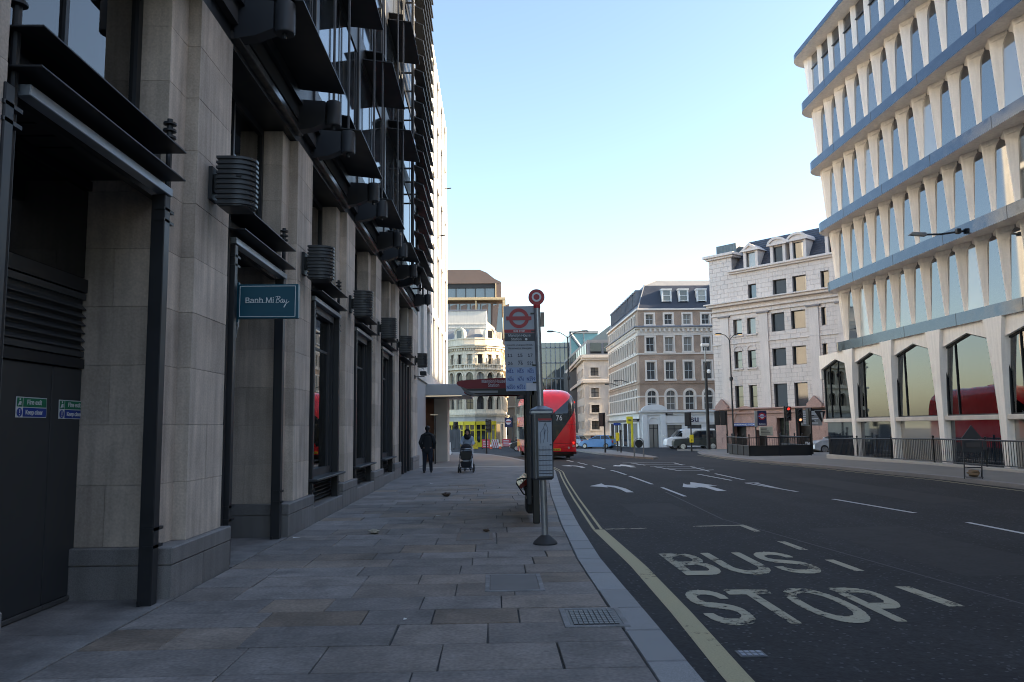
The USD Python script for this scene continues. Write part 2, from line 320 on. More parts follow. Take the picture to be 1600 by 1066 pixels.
while y < SL_END - .3:
    d = rnd.choice([.52, .56, .6, .66, .7, .58]); y1 = min(y + d, SL_END); x = -3.28 + rnd.uniform(0, .5); x0 = -3.28
    kxr = lambda yy: kx(yy) - .312
    cuts = [x0]; 
    while cuts[-1] < 1.0:
        cuts.append(cuts[-1] + rnd.choice([.62, .78, .9, 1.05, 1.2, 1.35]))
    cuts = [c for c in cuts if c < kx(y)-.31-.35]
    for i, c in enumerate(cuts):
        last = i == len(cuts)-1; g = rnd.uniform(.004, .008)
        xa, xb0, xb1 = c + g, (kxr(y) if last else cuts[i+1]) - g, (kxr(y1) if last else cuts[i+1]) - g
        j = [rnd.uniform(-.006, .006) for _ in range(4)]; dz = rnd.uniform(-.003, .003)
        P = np.array([[xa+j[0], y+g], [xb0+j[1], y+g+j[3]*.5], [xb1+j[2], y1-g], [xa+j[3], y1-g+j[1]*.5]])
        part(pavement, 'paving_slab', slab4(P, -.06, dz, .006), SLAB)
    y = y1
# kerb stones, one by one
def kerb_run(parent, fx, y0, y1, inner, L=.92, mat_=KERB, wid=.3, top=0.0):
    yy = y0
    while yy < y1 - .1:
        l = L*rnd.uniform(.85, 1.1); ya, yb = yy + .004, min(yy + l, y1) - .004
        P = np.array([[fx(ya) - inner*wid, ya], [fx(ya), ya], [fx(yb), yb], [fx(yb) - inner*wid, yb]])
        part(parent, 'kerb_stone', slab4(P, -.25, top + rnd.uniform(-.003, .003), .012), mat_); yy += l
kerb = thing('kerb', None, None, (1.3, 12, 0), kind='structure')
kerb_run(kerb, kx, 3.2, 36, 1)
part(kerb, 'far_kerb', strip(np.r_[np.arange(36, 64, 2), 72, 80], lambda y: kx(y)-.3, kx, 0, -.25), KERB)
for (a, b_) in ((5.6, 8.45), (10.3, 13.0)):
    for q0, q1 in ((a, (a+b_)/2), ((a+b_)/2, b_)):
        part(pavement, 'threshold_slab', slab4([[-4.4, q0+.003], [-3.29, q0+.003], [-3.29, q1-.003], [-4.4, q1-.003]], -.05, .003, .004), mat('threshold_stone', (.175, .165, .16), .8, var=.45, scale=2.6, fine=.15, fscale=40, bump=.3, bscale=20))
# right-hand pavement and its kerb
def kr(Y): return np.interp(Y, [0, 21, 25, 30, 37, 41, 48, 56, 62, 66], [14.15, 14.2, 14.3, 13.85, 13.55, 13.5, 13.9, 14.7, 15.9, 17.4])
pav_r = single('pavement', strip(np.r_[np.arange(0, 32, 4), np.arange(32, 66.1, 2)], lambda y: kr(y)+.3, lambda y: 24. if y < 58 else 24-(y-58)*.5, 0, -.3), PAVE3, kind='structure')
single('pavement', MB().add(np.array([[16.5, 71.5, zg(71)-.0], [18.9, 73.2, zg(73)], [31, 58.5, zg(58)], [29.0, 57, zg(57)], [16.5, 71.5, zg(71)-.15], [29.0, 57, zg(57)-.15]]), [[0, 3, 2], [0, 2, 1], [0, 4, 5], [0, 5, 3]]), PAVE3, kind='structure')
kerb_r = thing('kerb', None, None, (14, 30, 0), kind='structure')
DKERB = mat('dark_kerb_granite', (.20, .19, .19), .6, var=.1, fine=.2, rnd=.1)
kerb_run(kerb_r, lambda y: kr(y), 12, 52, -1, mat_=DKERB)
part(kerb_r, 'far_kerb', strip([52, 56, 62, 66], kr, lambda y: kr(y)+.3, 0, -.25), DKERB)
# traffic island
isl = Polygon([(9.5, 47.4), (9.2, 48.6), (8.7, 52), (8.3, 58), (8.0, 66), (7.8, 80), (10.9, 80), (10.8, 66), (10.4, 56), (10.1, 50), (9.9, 47.8)])
def drape(poly, z1, z0, n=2.):
    m = MB(); parts = []
    yb = np.arange(poly.bounds[1]-.01, poly.bounds[3]+n, n)
    for a, b_ in zip(yb[:-1], yb[1:]):
        q = poly.intersection(sbox(-500, a, 500, b_))
        for g in getattr(q, 'geoms', [q]):
            if g.geom_type == 'Polygon' and g.area > 1e-6: parts.append(g)
    for g in parts:
        v, f = trimesh.creation.triangulate_polygon(g, engine='earcut'); m.add(np.c_[v, zg(v[:, 1]) + z1], f)
    if z0 is not None:
        P = np.array(poly.segmentize(n).exterior.coords)
        m.grid(np.stack([np.c_[P, zg(P[:, 1])+z1], np.c_[P, zg(P[:, 1])+z0]], 1))
    return m
single('traffic_island', drape(isl, 0, -.3), PAVE3, kind='structure')

# painted markings: sheets 4 mm above the asphalt
def mark(name, pts, m_, z=-.116):
    P = Polygon(pts).buffer(0); parts = [P.intersection(sbox(-500, -100, 500, 32)), P.intersection(sbox(-500, 32, 500, 600))]
    mb = MB()
    for p in parts:
        for g in getattr(p, 'geoms', [p]):
            if g.geom_type == 'Polygon' and g.area > 1e-6:
                v, f = trimesh.creation.triangulate_polygon(g, engine='earcut'); mb.add(np.c_[v, zg(v[:, 1]) + z], f)
    return part(road, name, mb, m_)
def ribbon(fx0, fx1, y0, y1, n=1.0):
    ys_ = np.r_[np.arange(y0, y1, n), y1]; return [(fx0(q), q) for q in ys_] + [(fx1(q), q) for q in ys_[::-1]]
tl = lambda q: np.interp(q, [0, 5.8, 7.9, 10.6, 14.3], [1.60, 1.64, 1.72, 1.78, 1.75]); tr = lambda q: tl(q) + .2
mark('bus_stop_line', ribbon(tl, tr, 2.5, 14.28, .5), CREAM2)
dl = lambda q: np.interp(q, [14.3, 20.3, 26, 29.4, 33, 38, 46], [1.75, 2.0, 2.28, 2.47, 2.70, 2.68, 2.2])
mark('yellow_line', ribbon(dl, lambda q: dl(q)+.05, 14.32, 46), CREAM2); mark('yellow_line', ribbon(lambda q: dl(q)+.13, lambda q: dl(q)+.18, 14.32, 46), CREAM2)
for P in ([(1.98, 14.28), (2.72, 14.32), (2.72, 14.42), (1.98, 14.38)], [(3.6, 14.47), (4.55, 14.54), (4.55, 14.64), (3.6, 14.57)], [(4.44, 13.7), (4.56, 13.7), (4.56, 14.53), (4.44, 14.53)],
          [(4.43, 11.65), (4.55, 11.65), (4.53, 12.55), (4.41, 12.55)], [(4.46, 9.95), (4.58, 9.95), (4.55, 10.8), (4.43, 10.8)], [(4.50, 8.0), (4.66, 8.0), (4.62, 9.0), (4.46, 9.0)], [(4.55, 5.8), (4.68, 5.8), (4.66, 6.8), (4.53, 6.8)]):
    mark('bus_stop_box_line', P, CREAM)
def letters(s, x0, x1, y0, y1, m_):
    t = meshkit.text_mesh(s, 1.0, .002, True); b = t.bounds
    v = np.array(t.vertices); v[:, 0] = x0 + (v[:, 0]-b[0, 0])/(b[1, 0]-b[0, 0])*(x1-x0); v[:, 1] = y0 + (v[:, 1]-b[0, 1])/(b[1, 1]-b[0, 1])*(y1-y0); v[:, 2] += -.117
    return part(road, 'road_lettering', (v, t.faces), m_)
letters('BUS', 2.34, 4.12, 9.85, 11.55, CREAM); letters('STOP', 2.02, 4.12, 7.42, 9.0, CREAM)
for x0, x1, a, b_ in ((4.92, 4.97, 20.6, 23.65), (4.95, 4.96, 25.0, 29.2), (4.97, 4.93, 30.0, 33.6), (4.86, 4.8, 34.9, 38.7), (4.72, 4.6, 40.3, 43.5), (4.5, 4.4, 45, 48),
                      (8.85, 8.6, 9.0, 12.0), (8.62, 8.60, 12.6, 14.5), (8.5, 8.2, 16.1, 19.3), (8.18, 7.88, 21.5, 24.9), (7.8, 7.62, 26.2, 29.8), (8.26, 8.3, 26.3, 29.9), (8.1, 8.15, 22.6, 24.9),
                      (7.5, 7.35, 32, 36.5), (8.5, 8.9, 31.5, 36), (7.3, 7.2, 38.5, 42), (9.0, 9.3, 38, 41)):
    mark('lane_line', [(x0-.05, a), (x0+.05, a), (x1+.05, b_), (x1-.05, b_)], WHITEP)
for q in (32.2, 34.2, 36.4, 39., 41.8):
    w = .6 + (q-30)*.07; mark('hatch_line', [(8.2-w, q), (8.2+w, q+.15), (8.2+w, q+.33), (8.2-w, q+.18)], WHITEP)
mark('hatch_line', [(7.85, 24.85), (8.3, 24.9), (8.3, 25.05), (7.85, 25.0)], WHITEP)
AR1 = [(3.66, 21.9), (3.86, 21.9), (3.86, 23.2), (3.72, 24.3), (3.45, 24.75), (3.45, 25.4), (2.95, 24.35), (3.42, 23.75), (3.42, 24.1), (3.6, 23.7), (3.66, 22.9)]
def arrow(dx, dy): mark('turn_arrow', [(a+dx, b_+dy) for a, b_ in AR1], WHITEP)
arrow(0, .2); arrow(.35, 14.6)
AR2 = [(6.18, 22.1), (6.44, 22.1), (6.44, 24.0), (6.72, 24.0), (6.32, 25.7), (6.05, 24.6), (5.95, 24.6), (5.95, 25.1), (5.6, 23.7), (5.95, 23.2), (5.95, 23.7), (6.18, 23.4)]
mark('turn_arrow', AR2, WHITEP); mark('turn_arrow', [(a+.05, b_+14.2) for a, b_ in AR2], WHITEP)
SEAM = mat('tar_seam', (.06, .062, .068), .8)
mark('tar_seam', [(4.43, 15.5), (4.46, 15.5), (4.90, 11.6), (5.31, 8.0), (5.4, 5.5), (5.37, 5.5), (5.28, 8.0), (4.87, 11.6)], SEAM, -.1175)
mark('tar_seam', [(4.41, 15.5), (4.44, 15.5), (4.75, 22), (4.7, 22)], SEAM, -.1175)
YL = mark('yellow_line', ribbon(lambda q: kr(q)-.42, lambda q: kr(q)-.34, 12, 56), CREAM2)
PATCH = mat('asphalt_patch', (.017, .017, .019), .85, var=.25, scale=3., fine=.35, fscale=28)
mark('asphalt_patch', [(5.6, 9.5), (7.2, 9.6), (7.1, 14.2), (5.5, 14.0)], PATCH, -.1185); mark('asphalt_patch', [(2.9, 16.2), (4.1, 16.2), (4.15, 18.9), (2.95, 18.8)], PATCH, -.1185); mark('asphalt_patch', [(9.8, 18), (11.2, 18.2), (11, 27), (9.6, 26.8)], PATCH, -.1185)
# worn strip of dust and polish along the kerb
IRON = mat('cast_iron', (.10, .098, .10), .55, metal=.5, var=.25, fine=.2)
def cover(x0, x1, y0, y1, name, label, kind, pale):
    t = thing(name, label, 'manhole cover', ((x0+x1)/2, (y0+y1)/2, 0))
    fr = MB()
    for a, b_, c, d in ((x0, x1, y0, y0+.05), (x0, x1, y1-.05, y1), (x0, x0+.05, y0+.05, y1-.05), (x1-.05, x1, y0+.05, y1-.05)): fr.box(a, b_, c, d, -.01, .009, .003)
    part(t, 'frame', fr, pale)
    if kind == 'grid':
        part(t, 'plate', bx(x0+.05, x1-.05, y0+.05, y1-.05, -.01, .004), IRON)
        s = MB(); nx, ny = 9, 8
        for i in range(nx):
            for j in range(ny):
                cx_ = x0+.08+(i+.5)*(x1-x0-.16)/nx; cy_ = y0+.08+(j+.5)*(y1-y0-.16)/ny
                s.box(cx_-.02, cx_+.02, cy_-.03, cy_+.03, .003, .012, .003)
        part(t, 'raised_studs', s, mat('worn_iron', (.075, .075, .08), .5, metal=.4, var=.3), kind='stuff')
    else:
        part(t, 'plate', slab4([[x0+.055, y0+.055], [x1-.055, y0+.055], [x1-.055, y1-.055], [x0+.055, y1-.055]], -.02, .008, .004), mat('infill_'+name, (.165, .16, .158), .8, var=.2, fine=.15))
cover(.60, 1.16, 6.96, 7.66, 'manhole_cover', 'cast iron manhole cover with rows of raised studs, beside the kerb', 'grid', mat('pale_concrete', (.21, .21, .215), .8, var=.4, scale=5, fine=.2))
cover(-.10, .53, 8.5, 9.45, 'manhole_cover', 'plain slab-filled manhole cover with pale cement edges in mid pavement', 'plain', mat('pale_concrete', (.24, .25, .26), .8))
cover(-.58, -.02, 12.32, 13.15, 'manhole_cover', 'small brownish inspection cover in paving slabs left of the bus stop pole', 'plain', mat('brown_frame', (.20, .17, .15), .8))
t = thing('hydrant_lid', 'small pale grey rectangular lid set into asphalt near the thick yellow line', 'lid', (2.04, 6.5, -.12))
part(t, 'frame', bx(1.93, 2.15, 6.42, 6.6, -.15, -.112, .004), mat('worn_iron', (.2, .2, .21), .4)); s = MB()
for i in range(4):
    for j in range(2): s.box(1.95+i*.047, 1.985+i*.047, 6.44+j*.075, 6.50+j*.075, -.113, -.106, .003)
part(t, 'raised_studs', s, mat('pale_iron', (.20, .22, .27), .5, metal=.3), kind='stuff')
# litter
def crumple(c, r, seed, squash=.5):
    m_ = trimesh.creation.icosphere(3, r); v = np.array(m_.vertices); v *= (1 + .45*(meshkit.noise(v/r*1.8 + seed*7.3, seed) - .5)*2)[:, None]; v[:, 2] *= squash; v[:, 2] -= v[:, 2].min(); return (v + c, m_.faces)
single('leaf', crumple((-1.17, 20.19, .004), .10, 2, .5), mat('brown_leaf', (.075, .05, .035), .8), 'crumpled dark brown leaf lying in mid pavement ahead of the pram', 'leaf', smooth=True)
single('rubbish', crumple((-1.95, 13.29, .003), .085, 5, .35), mat('pale_litter', (.36, .32, .25), .7, var=.4, scale=20), 'pale crumpled wrapper lying on the slabs near the stone piers', 'rubbish', smooth=True)
for i, (a, b_, w, l_, lab) in enumerate(((-1.07, 15.8, .10, .05, 'flat white paper scrap beyond the pale wrapper, mid pavement'), (-.80, 7.35, .03, .05, 'tiny white paper scrap on the near paving slabs'), (-1.9, 25.0, .13, .07, 'white paper scrap on pavement in front of the walking man'), (-3.12, 12.9, .11, .06, 'white paper scrap against the second stone plinth'))):
    q = MB().grid([[[a-w/2, b_-l_/2, .006], [a+w/2, b_-l_/2, .012]], [[a-w/2, b_+l_/2, .014], [a+w/2, b_+l_/2, .007]]]); single('paper_scrap', q, mat('paper', (.7, .7, .68), .8), lab, 'paper', smooth=False)
single('leaf', crumple((-.12, 13.31, .004), .05, 8, .4), mat('brown_leaf', (.1, .07, .05), .8), 'small dark leaf on the brown inspection cover edge', 'leaf', smooth=True)
# ------------------------------------------------------------------ left: stone-piered office building
LB = thing('office_building', 'dark steel and buff stone office building with piers and bracketed canopies, left foreground', 'building', (-3.4, 20, 0))
GLASSUP = darkglass('upper_glazing', (.010, .013, .016), 4.5, .03, .9, .28)
GLASSLOW = darkglass('lower_glazing', (.010, .013, .016), 4.5, .03, .9, .04)
SHOPGLASS = pane('shop_glass', (.72, .8, .8), 1.75, .75, .02)
core = MB().box(-22, -4.62, -9, 36.3, -.2, 26).box(-4.62, -3.4, -9, 3.6, 0, 26).box(-4.62, -3.32, 3.6, 36.3, 7.05, 25.8)
part(LB, 'wall', core, ROOM)
part(LB, 'soffit', MB().box(-4.6, -3.42, 3.7, 36.2, 6.78, 7.04), STEEL)
PY = {j: 8.5 + 4.68*j for j in range(-1, 5)}; PY[5] = 33.3
blk = random.Random(5)
for j, y0 in PY.items():
    ex = 1.0 if j == 5 else 0.
    # plinth: four stones and a coping course
    pl = part(LB, 'plinth', MB().box(-4.4, -3.34, y0-.04, y0+1.7+ex, -.1, .5), MORTAR)
    for a, b_ in ((y0-.08, y0+.82), (y0+.825, y0+1.75+ex)): part(pl, 'plinth_stone', MB().box(-4.42, -3.305, a, b_, -.1, .332, .006), GRANITE)
    part(pl, 'plinth_coping', MB().box(-4.43, -3.298, y0-.085, y0+1.755+ex, .338, .515, .012), GRANITE)
    pr = part(LB, 'pier', MB().box(-4.48, -3.56, y0+.02, y0+1.68+ex, .5, 6.78).box(-3.56, -3.41, y0+.49, y0+1.58+ex, .5, 6.78), MORTAR)
    z = .517; i = 0
    while z < 6.7:
        h = .63; z1 = min(z+h, 6.775) - .006
        cuts = [y0+.47, y0+1.6+ex] if i % 2 == 0 else [y0+.47, y0+.47+blk.choice([.42, .56, .66]), y0+1.6+ex]
        for a, b_ in zip(cuts[:-1], cuts[1:]):
            part(pr, 'stone_block', MB().box(-3.54, -3.38+blk.uniform(-.002, .002), a+.0015, b_-.0015, z, z1+.003, .003), BUFF)
        if j < 5:
            xs_ = [-4.5, -3.53] if i % 2 else [-4.5, -4.05, -3.53]
            for a, b_ in zip(xs_[:-1], xs_[1:]): part(pr, 'stone_block', MB().box(a+.003, b_-.0, y0, y0+1.7, z, z1+.003, .003), BUFF)
        z += h; i += 1
def finial_tube(x, y, z0, z1):
    m = MB().tube([(x, y, z0), (x, y, z1)], .032, 8)
    for q in range(3): m.lathe([(.03, 0), (.068, .008), (.068, .03), (.03, .038)], 12, (x, y, z1-.22+q*.075))
    return m
def bracket(y):
    b = MB()
    b.prism([(-3.37, 6.86), (-3.1, 6.9), (-2.86, 7.0), (-2.86, 7.38), (-3.37, 7.42)], 'y', y-.11, y+.11)
    p = part(LB, 'bracket', b, STEEL2)
    part(p, 'boss', MB().lathe([(0, 6.97), (.125, 6.97), (.135, 6.985), (.135, 7.385), (.125, 7.4), (0, 7.4)], 18, (-2.735, y, 0)).lathe([(0, 6.9), (.03, 6.9), (.035, 6.97)], 8, (-2.735, y, 0)), STEEL2, smooth=40)
for k in range(-1, 5):
    yo = PY[k] + 1.7; yc = PY[k+1]; far = yc - .28
    for a, b_ in ((yo+.13, yo+.25) if k >= 0 else (yo-.14, yo-.03), (far-.14, far)):
        if k < 4: 
            fp = part(LB, 'steel_post', MB().box(-3.5, -3.36, a, b_, 0, 4.14, .008).box(-3.49, -3.46, a-.02, b_+.02, 0, .05), STEEL)
            for q0, q1 in ((.55, .58), (.72, .75), (3.86, 3.89), (3.98, 4.01)): part(fp, 'clamp', MB().box(-3.46, -3.36, a-.01, b_+.1, q0, q1), STEEL)
    if k < 4:
        part(LB, 'lintel', MB().box(-3.46, -3.345, yo+.12, far+.01, 4.15, 4.235, .006), PALESTEEL)
    for z in (4.3, 4.6):
        part(LB, 'canopy_blade', MB().box(-3.62, -3.19, yo-.02, yc-.33, z, z+.016, .003), STEEL)
    part(LB, 'finial_post', finial_tube(-3.42, yc-.22, .0, 5.02), STEEL, smooth=40)
    part(LB, 'finial_post', finial_tube(-3.44, yo+.07, .0, 5.02), STEEL, smooth=40)
    part(LB, 'canopy_back', MB().box(-3.68, -3.6, yo, yc, 4.2, 4.75), STEEL)
    # upper window of the bay
    w = part(LB, 'window', MB().box(-3.93, -3.85, yo, yo+.1, 4.75, 6.78).box(-3.93, -3.85, yc-.1, yc, 4.75, 6.78).box(-3.93, -3.85, yo+.1, yc-.1, 6.66, 6.78).box(-3.93, -3.85, yo+.1, yc-.1, 4.75, 4.85).box(-3.93, -3.86, (yo+yc)/2-.03, (yo+yc)/2+.03, 4.85, 6.66), STEEL)
    part(w, 'pane', MB().box(-3.9, -3.89, yo+.1, yc-.1, 4.85, 6.66), SHOPGLASS)
    # first-floor fascia, brackets and sun shelves
    part(LB, 'fascia_beam', MB().box(-3.44, -3.3, yo-.1, yc+.47, 6.86, 6.98, .01), mat('bronze_steel', (.13, .125, .12), .3, metal=.8, var=.3))
    part(LB, 'fascia', MB().box(-3.46, -3.36, yo-.1, yc+.47, 6.98, 7.44), STEEL)
    bracket(yo); bracket(yc+.29 if k < 4 else yc+.4)
    for f in range(5):
        z = 7.41 + 3.6*f
        if k < 4:
            part(LB, 'sun_shelf', MB().prism([(-3.32, z+.10), (-2.48, z+.0), (-2.48, z+.018), (-3.32, z+.13)], 'y', yo-.05, yc-.02), STEEL)
            part(LB, 'sun_shelf', MB().prism([(-3.32, z+.48), (-2.75, z+.40), (-2.75, z+.418), (-3.32, z+.51)], 'y', yo+.25, yc-.3), STEEL)
        part(LB, 'spandrel', MB().box(-3.3, -3.24, PY[k]+1.05, (PY[k+1]+1.0), z-.1, z+.62), STEEL)
    for y in (yo, yc+.29):
        part(LB, 'tie_rod', MB().tube([(-2.735, y, 7.38), (-2.735, y, 25.6)], .024, 8), STEEL2, smooth=60)
for k in range(-1, 5):
    c0, c1 = PY[k]+1.05, PY[k+1]+1.05
    part(LB, 'column_casing', MB().box(-3.29, -3.2, c0-.13, c0+.13, 7.44, 25.6, .01), STEEL)
    n = 2
    for f in range(5):
        z0, z1 = 7.41+3.6*f+.62, 7.41+3.6*(f+1)-.1
        for i in range(n):
            a, b_ = c0+.22+(c1-c0-.44)*i/n, c0+.22+(c1-c0-.44)*(i+1)/n
            part(LB, 'window_pane', MB().box(-3.28, -3.265, a+.03, b_-.03, z0, z1), GLASSUP if f > 1 else GLASSLOW)
    for i in range(n+1):
        q = c0+.22+(c1-c0-.44)*i/n; part(LB, 'mullion', MB().box(-3.28, -3.255, q-.028, q+.028, 7.5, 25.6), STEEL)
part(LB, 'roof_edge', MB().box(-3.5, -2.7, -9, 36.3, 25.6, 26.1), STEEL)
for i in range(31):                                                   # louvre screen in front of the last bay
    z = 7.3 + i*.6
    part(LB, 'louvre_blade', MB().prism([(-2.78, z+.16), (-2.40, z), (-2.39, z+.03), (-2.77, z+.2)], 'y', 27.6, 32.7), STEEL)
for y in (27.9, 29.5, 31.1, 32.4): part(LB, 'louvre_upright', MB().box(-2.86, -2.79, y-.03, y+.03, 7.1, 25.5).box(-3.25, -2.86, y-.02, y+.02, 7.4, 7.46).box(-3.25, -2.86, y-.02, y+.02, 11, 11.06).box(-3.25, -2.86, y-.02, y+.02, 14.6, 14.66).box(-3.25, -2.86, y-.02, y+.02, 18.2, 18.26), STEEL)
# bay with the fire exit
DOORP = mat('charcoal_door_paint', (.034, .037, .041), .42, var=.12, scale=1.2, fine=.05)
yo, yc = PY[-1]+1.7, PY[0]
part(LB, 'recess_wall', MB().box(-4.6, -4.42, yo-.1, yc+.1, 0, 4.6), STEEL2); part(LB, 'recess_ceiling', MB().box(-4.42, -3.5, yo, yc, 4.42, 4.5), STEEL)
for i in range(7): part(LB, 'ceiling_panel', MB().box(-4.3, -3.55, yo+.05+i*.31, yo+.32+i*.31, 4.395, 4.418, .004), STEEL)
df = part(LB, 'door_frame', MB().box(-4.42, -4.30, 8.86, 8.98 if False else 8.93, 0, 4.4).box(-4.42, -4.30, yo, 6.1, 0, 4.4).box(-4.42, -4.32, 6.1, 8.86, 2.37, 2.47).box(-4.42, -4.32, 6.1, 8.86, 3.18, 3.32).box(-4.42, -4.32, 6.1, 8.86, 4.3, 4.4), STEEL)
for i in range(3):
    a = 6.12 + i*.913
    d = part(LB, 'door', MB().box(-4.41, -4.345, a+.006, a+.905, .06, 2.36, .006), DOORP)
    part(d, 'kick_strip', MB().box(-4.36, -4.325, a+.006, a+.905, .012, .055, .005), mat('worn_sill', (.10, .10, .10), .5, metal=.4))
pv = part(LB, 'vent_panel', MB().box(-4.41, -4.37, 6.12, 8.85, 2.48, 3.17), DOORP)
for i in range(6): part(pv, 'slat', MB().prism([(-4.37, 2.60+i*.085), (-4.325, 2.565+i*.085), (-4.325, 2.578+i*.085), (-4.37, 2.625+i*.085)], 'y', 6.2, 8.7), DOORP)
part(pv, 'rim', MB().box(-4.37, -4.33, 6.14, 8.83, 2.49, 2.55).box(-4.37, -4.33, 6.14, 8.83, 3.1, 3.165).box(-4.37, -4.33, 8.71, 8.83, 2.55, 3.1), DOORP)
gl = part(LB, 'transom_window', MB().box(-4.41, -4.38, 6.12, 8.85, 3.33, 4.29), ROOM); part(gl, 'pane', MB().box(-4.37, -4.36, 6.12, 8.7, 3.34, 4.29), darkglass('dim_glass', (.012, .014, .016), 1.5, .02))
# bay with the cafe entrance
yo, yc = PY[0]+1.7, PY[1]
TEAL = mat('teal_sign_paint', (.006, .075, .115), .4, var=.06)
part(LB, 'recess_wall', MB().box(-4.6, -4.45, yo-.1, yc+.1, 0, 4.6), STEEL2); part(LB, 'recess_ceiling', MB().box(-4.45, -3.5, yo, yc, 4.42, 4.5), STEEL)
d = part(LB, 'door', MB().box(-4.44, -4.36, yo+.2, yo+.32, 0, 3.1).box(-4.44, -4.36, yo+1.3, yo+1.42, 0, 3.1).box(-4.44, -4.36, yo+.32, yo+1.3, 2.3, 2.42).box(-4.44, -4.36, yo+.32, yo+1.3, .02, .22), TEAL)
part(d, 'pane', MB().box(-4.41, -4.40, yo+.32, yo+1.3, .22, 2.3), SHOPGLASS)
part(LB, 'jamb', MB().box(-4.4, -3.95, yo+.02, yo+.14, 0, 3.2), STEEL2)
part(LB, 'teal_panel', MB().box(-3.72, -3.66, yo+.26, yo+.3, 2.75, 3.2), TEAL)
# three shop windows
for k in (1, 2, 3):
    yo, yc = PY[k]+1.7, PY[k+1]; e = yc - .38
    part(LB, 'plinth_wall', MB().box(-4.4, -3.31, yo+.06, yc-.09, -.1, .27, .01), GRANITE)
    vf = part(LB, 'vent_grille', MB().box(-3.75, -3.7, yo+.02, yc, .27, .74), BLACK)
    for i in range(5): part(vf, 'slat', MB().prism([(-3.62, .36+i*.075), (-3.52, .325+i*.075), (-3.52, .34+i*.075), (-3.62, .38+i*.075)], 'y', yo+.03, yc-.02), STEEL2)
    part(LB, 'window_sill', MB().box(-3.7, -3.24, yo+.02, yc-.12, .745, .79, .008), STEEL2)
    w = part(LB, 'shop_window', MB().box(-3.66, -3.5, yo+.02, yo+.09, .79, 4.15).box(-3.72, -3.48, e-.14, e, .79, 4.15).box(-3.64, -3.52, e-.34, e-.28, .93, 4.0).box(-3.66, -3.5, yo+.09, e-.14, .79, .93).box(-3.66, -3.46, yo+.09, e-.14, 4.0, 4.15).box(-3.64, -3.55, yo+.09, e-.14, 3.3, 3.35), STEEL2)
    part(w, 'pane', MB().box(-3.585, -3.57, yo+.09, e-.34, .93, 4.0), SHOPGLASS)
    part(w, 'pane', MB().box(-3.60, -3.585, e-.28, e-.14, .93, 4.0), SHOPGLASS)
    part(LB, 'recess_ceiling', MB().box(-4.5, -3.46, yo, yc, 4.15, 4.25), STEEL)
    part(LB, 'shop_interior', MB().box(-4.6, -4.55, yo, yc, .0, 4.15).box(-4.55, -3.7, yo, yc, .7, .74), mat('shop_wall', (.16, .15, .14), .8, var=.5, scale=1.1))
for y in (29.3, 30.3, 31.3, 32.4):
    part(LB, 'door_frame', MB().box(-3.7, -3.36, y-.09, y+.09, 0, 4.2, .01), STEEL)
d = part(LB, 'glazed_doors', MB().box(-3.8, -3.7, 29, 33.3, 4.0, 4.2).box(-3.8, -3.7, 29, 33.3, 0, .25), STEEL); part(d, 'pane', MB().box(-3.77, -3.75, 29, 33.3, .25, 4.), darkglass('dim_glass', (0, 0, 0)))

# fire exit signs on the doors
GREEN = mat('sign_green', (.0, .16, .075), .4, var=.03); SBLUE = mat('sign_blue', (.01, .045, .27), .4, var=.03); SWHITE = mat('sign_white', (.62, .64, .66), .4, var=.03)
RX = np.array([[0, 0, 1, 0], [1, 0, 0, 0], [0, 1, 0, 0], [0, 0, 0, 1.]])    # (x, y, z) of lettering -> along +Y, up, out towards +X
def on_wall(t, x, y, z): M = RX.copy(); M[:3, 3] = (x, y, z); return place(t, M)
for i, (ya, lab, zt) in enumerate(((7.36, 'green and blue fire exit keep clear sign on the left door leaf', 2.035), (8.08, 'green and blue fire exit keep clear sign on the right door leaf', 2.03))):
    w, h = .50, .19; x = -4.343; t = thing('fire_exit_sign', lab, 'sign', (x, ya, zt-h)); z0 = zt-h
    part(t, 'board', MB().box(x, x+.004, ya, ya+w, z0, zt), SWHITE)
    part(t, 'green_field', MB().box(x+.004, x+.006, ya+.11, ya+w-.008, z0+h/2+.004, zt-.008), GREEN); part(t, 'blue_field', MB().box(x+.004, x+.006, ya+.11, ya+w-.008, z0+.008, z0+h/2-.004), SBLUE)
    part(t, 'pictogram', MB().box(x+.004, x+.006, ya+.012, ya+.10, z0+h/2+.004, zt-.008), GREEN)
    m_ = MB().tube([(x+.007, ya+.055, z0+h/2+.02), (x+.007, ya+.05, z0+h/2+.05)], .011, 6).tube([(x+.007, ya+.05, z0+h/2+.045), (x+.007, ya+.03, z0+h/2+.015)], .006, 6).tube([(x+.007, ya+.05, z0+h/2+.05), (x+.007, ya+.075, z0+h/2+.045)], .006, 6).lathe([(0, 0), (.009, .0), (.009, .002), (0, .002)], 10, (x+.006, ya+.055, z0+h/2+.072), 'x')
    part(t, 'running_figure', m_, SWHITE)
    part(t, 'warning_disc', MB().lathe([(0, 0), (.04, 0), (.04, .003), (0, .003)], 20, (x+.004, ya+.055, z0+.047), 'x'), SBLUE)
    part(t, 'exclamation_mark', MB().box(x+.007, x+.009, ya+.05, ya+.06, z0+.04, z0+.075).box(x+.007, x+.009, ya+.05, ya+.06, z0+.02, z0+.031), SWHITE)
    part(t, 'lettering', on_wall(text('Fire exit', .042, .003, True, .24, ya+.29), x+.006, 0, z0+h/2+.028), SWHITE); part(t, 'lettering', on_wall(text('Keep clear', .040, .003, True, .28, ya+.29), x+.006, 0, z0+.030), SWHITE)

